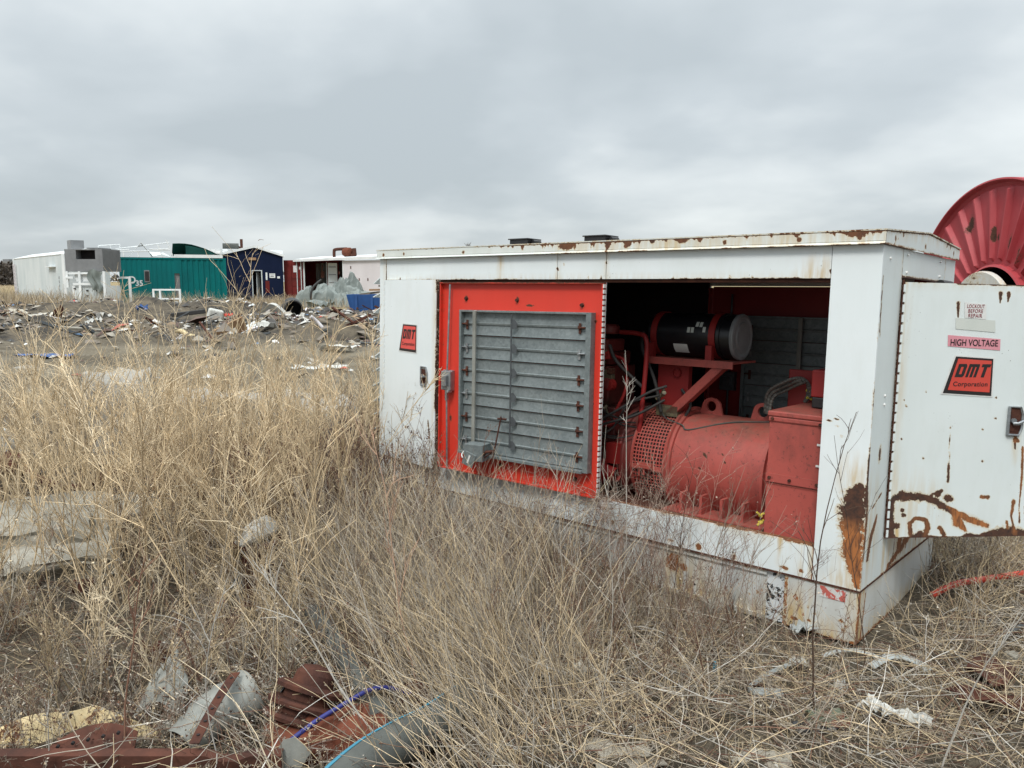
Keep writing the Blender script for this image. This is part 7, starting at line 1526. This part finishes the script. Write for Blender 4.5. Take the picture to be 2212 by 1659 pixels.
# ================================================================== horizon: tower, woods, bare trees
p0, p1 = atY(5, 608, 420), atY(24, 608, 420); zt = hgt(563, 420)
t = thing('grey_tower', 'square grey grain tower on the horizon at the left edge', 'tower', (p0[0], 420, 0))
MB().box(0, p1[0] - p0[0], 0, 5, 0, zt).build('wall', M['grey'], t); MB().box((p1[0] - p0[0]) * .1, (p1[0] - p0[0]) * .8, 1, 4, zt, zt + .8).build('roof', M['grey'], t)
def treerow():
    pl = Plants(); n = 5200; y = RS.uniform(300, 330, n); x = RS.uniform(-250, -190, n) + (y - 300) * -.3; hz_ = 9 * (1 + .5 * vnoise(x, y * 0, .09, 5)); C = np.stack([x, y, RS.uniform(0, 1, n) ** .8 * hz_], -1); pl.bits(C, RS.uniform(.5, 1.3, n), cols(np.array([(.055, .05, .048), (.075, .065, .06)]), n, .2)); pl.build('distant_wood', 'dark far-off leafless wood on the left horizon', 'wood', 'stuff')
    pl = Plants(); n = 3600; y = RS.uniform(900, 1000, n); x = RS.uniform(-900, 900, n); hz_ = 9 * (1 + 1.3 * vnoise(x, y * 0, .012, 15)).clip(0.1, 3); C = np.stack([x, y, RS.uniform(0, 1, n) * hz_], -1); pl.bits(C, RS.uniform(2, 4.5, n), cols(np.array([(.10, .10, .10)]), n, .2)); pl.build('distant_wood', 'thin hazy wood line along the far horizon', 'wood', 'stuff')
treerow()
def bare_tree(label, px, py, Y, seed):
    rs = np.random.RandomState(seed); p = atY(px, 608, Y); H = hgt(py, Y) * .80; t = thing('bare_tree', label, 'tree', (p[0], Y, 0)); pl = Plants(); col = np.array([(.20, .195, .19)])  # grey lifted so distance haze is put into the colour
    T = walk(np.zeros((1, 3)), np.array([[0, 0, 1.]]), np.array([H * .45]), 6, .05, 0, rs); pl.strands(T, .3, .2, col); pl.build('trunk', parent=t); pl = Plants()
    b, d = pick(T, np.zeros(11, int), rs.uniform(.35, 1, 11)); A = walk(b, branch_dirs(d, .3, 1.0, rs, .3), H * rs.uniform(.4, .62, 11), 8, .12, .02, rs); pl.strands(A, .11, .05, col)
    par = np.repeat(np.arange(11), 12); b, d = pick(A, par, rs.uniform(.2, 1, len(par))); Bq = walk(b, branch_dirs(d, .3, .9, rs, .25), H * rs.uniform(.12, .28, len(par)), 6, .15, .0, rs); pl.strands(Bq, .055, .03, col)
    par = np.repeat(np.arange(len(Bq)), 12); b, d = pick(Bq, par, rs.uniform(.2, 1, len(par))); Cq = walk(b, branch_dirs(d, .3, .9, rs, .2), H * rs.uniform(.05, .13, len(par)), 4, .2, 0, rs); pl.strands(Cq, .040, .025, col); pl.build('crown', parent=t); return t
bare_tree('leafless tree whose crown shows over the left half of the housing roof', 1003, 515, 118, 3)
bare_tree('leafless tree peeking over the roof right of the black roof vent', 1322, 513, 118, 8)
bare_tree('small leafless tree low on the horizon behind the roof', 955, 521, 135, 12)

# repeats of one kind carry one group phrase
from collections import defaultdict
_g = defaultdict(list)
for o in SC.objects:
    if o.parent is None and o.get('category') and not o.get('kind') and not o.get('group'): _g[o.name.split('.')[0]].append(o)
_ph = {'crumpled_sheet': 'crumpled sheets of the collapsed tent', 'board': 'boards lying across the blue tub', 'concrete_block': 'broken concrete blocks in the weeds', 'concrete_slab': 'cement slabs half buried at the left', 'bare_tree': 'leafless trees on the horizon', 'black_beam': 'charred beams on the rubbish heap'}
for k, v in _g.items():
    if len(v) > 1:
        for o in v: o['group'] = _ph.get(k, k.replace('_', ' ') + 's scattered about')
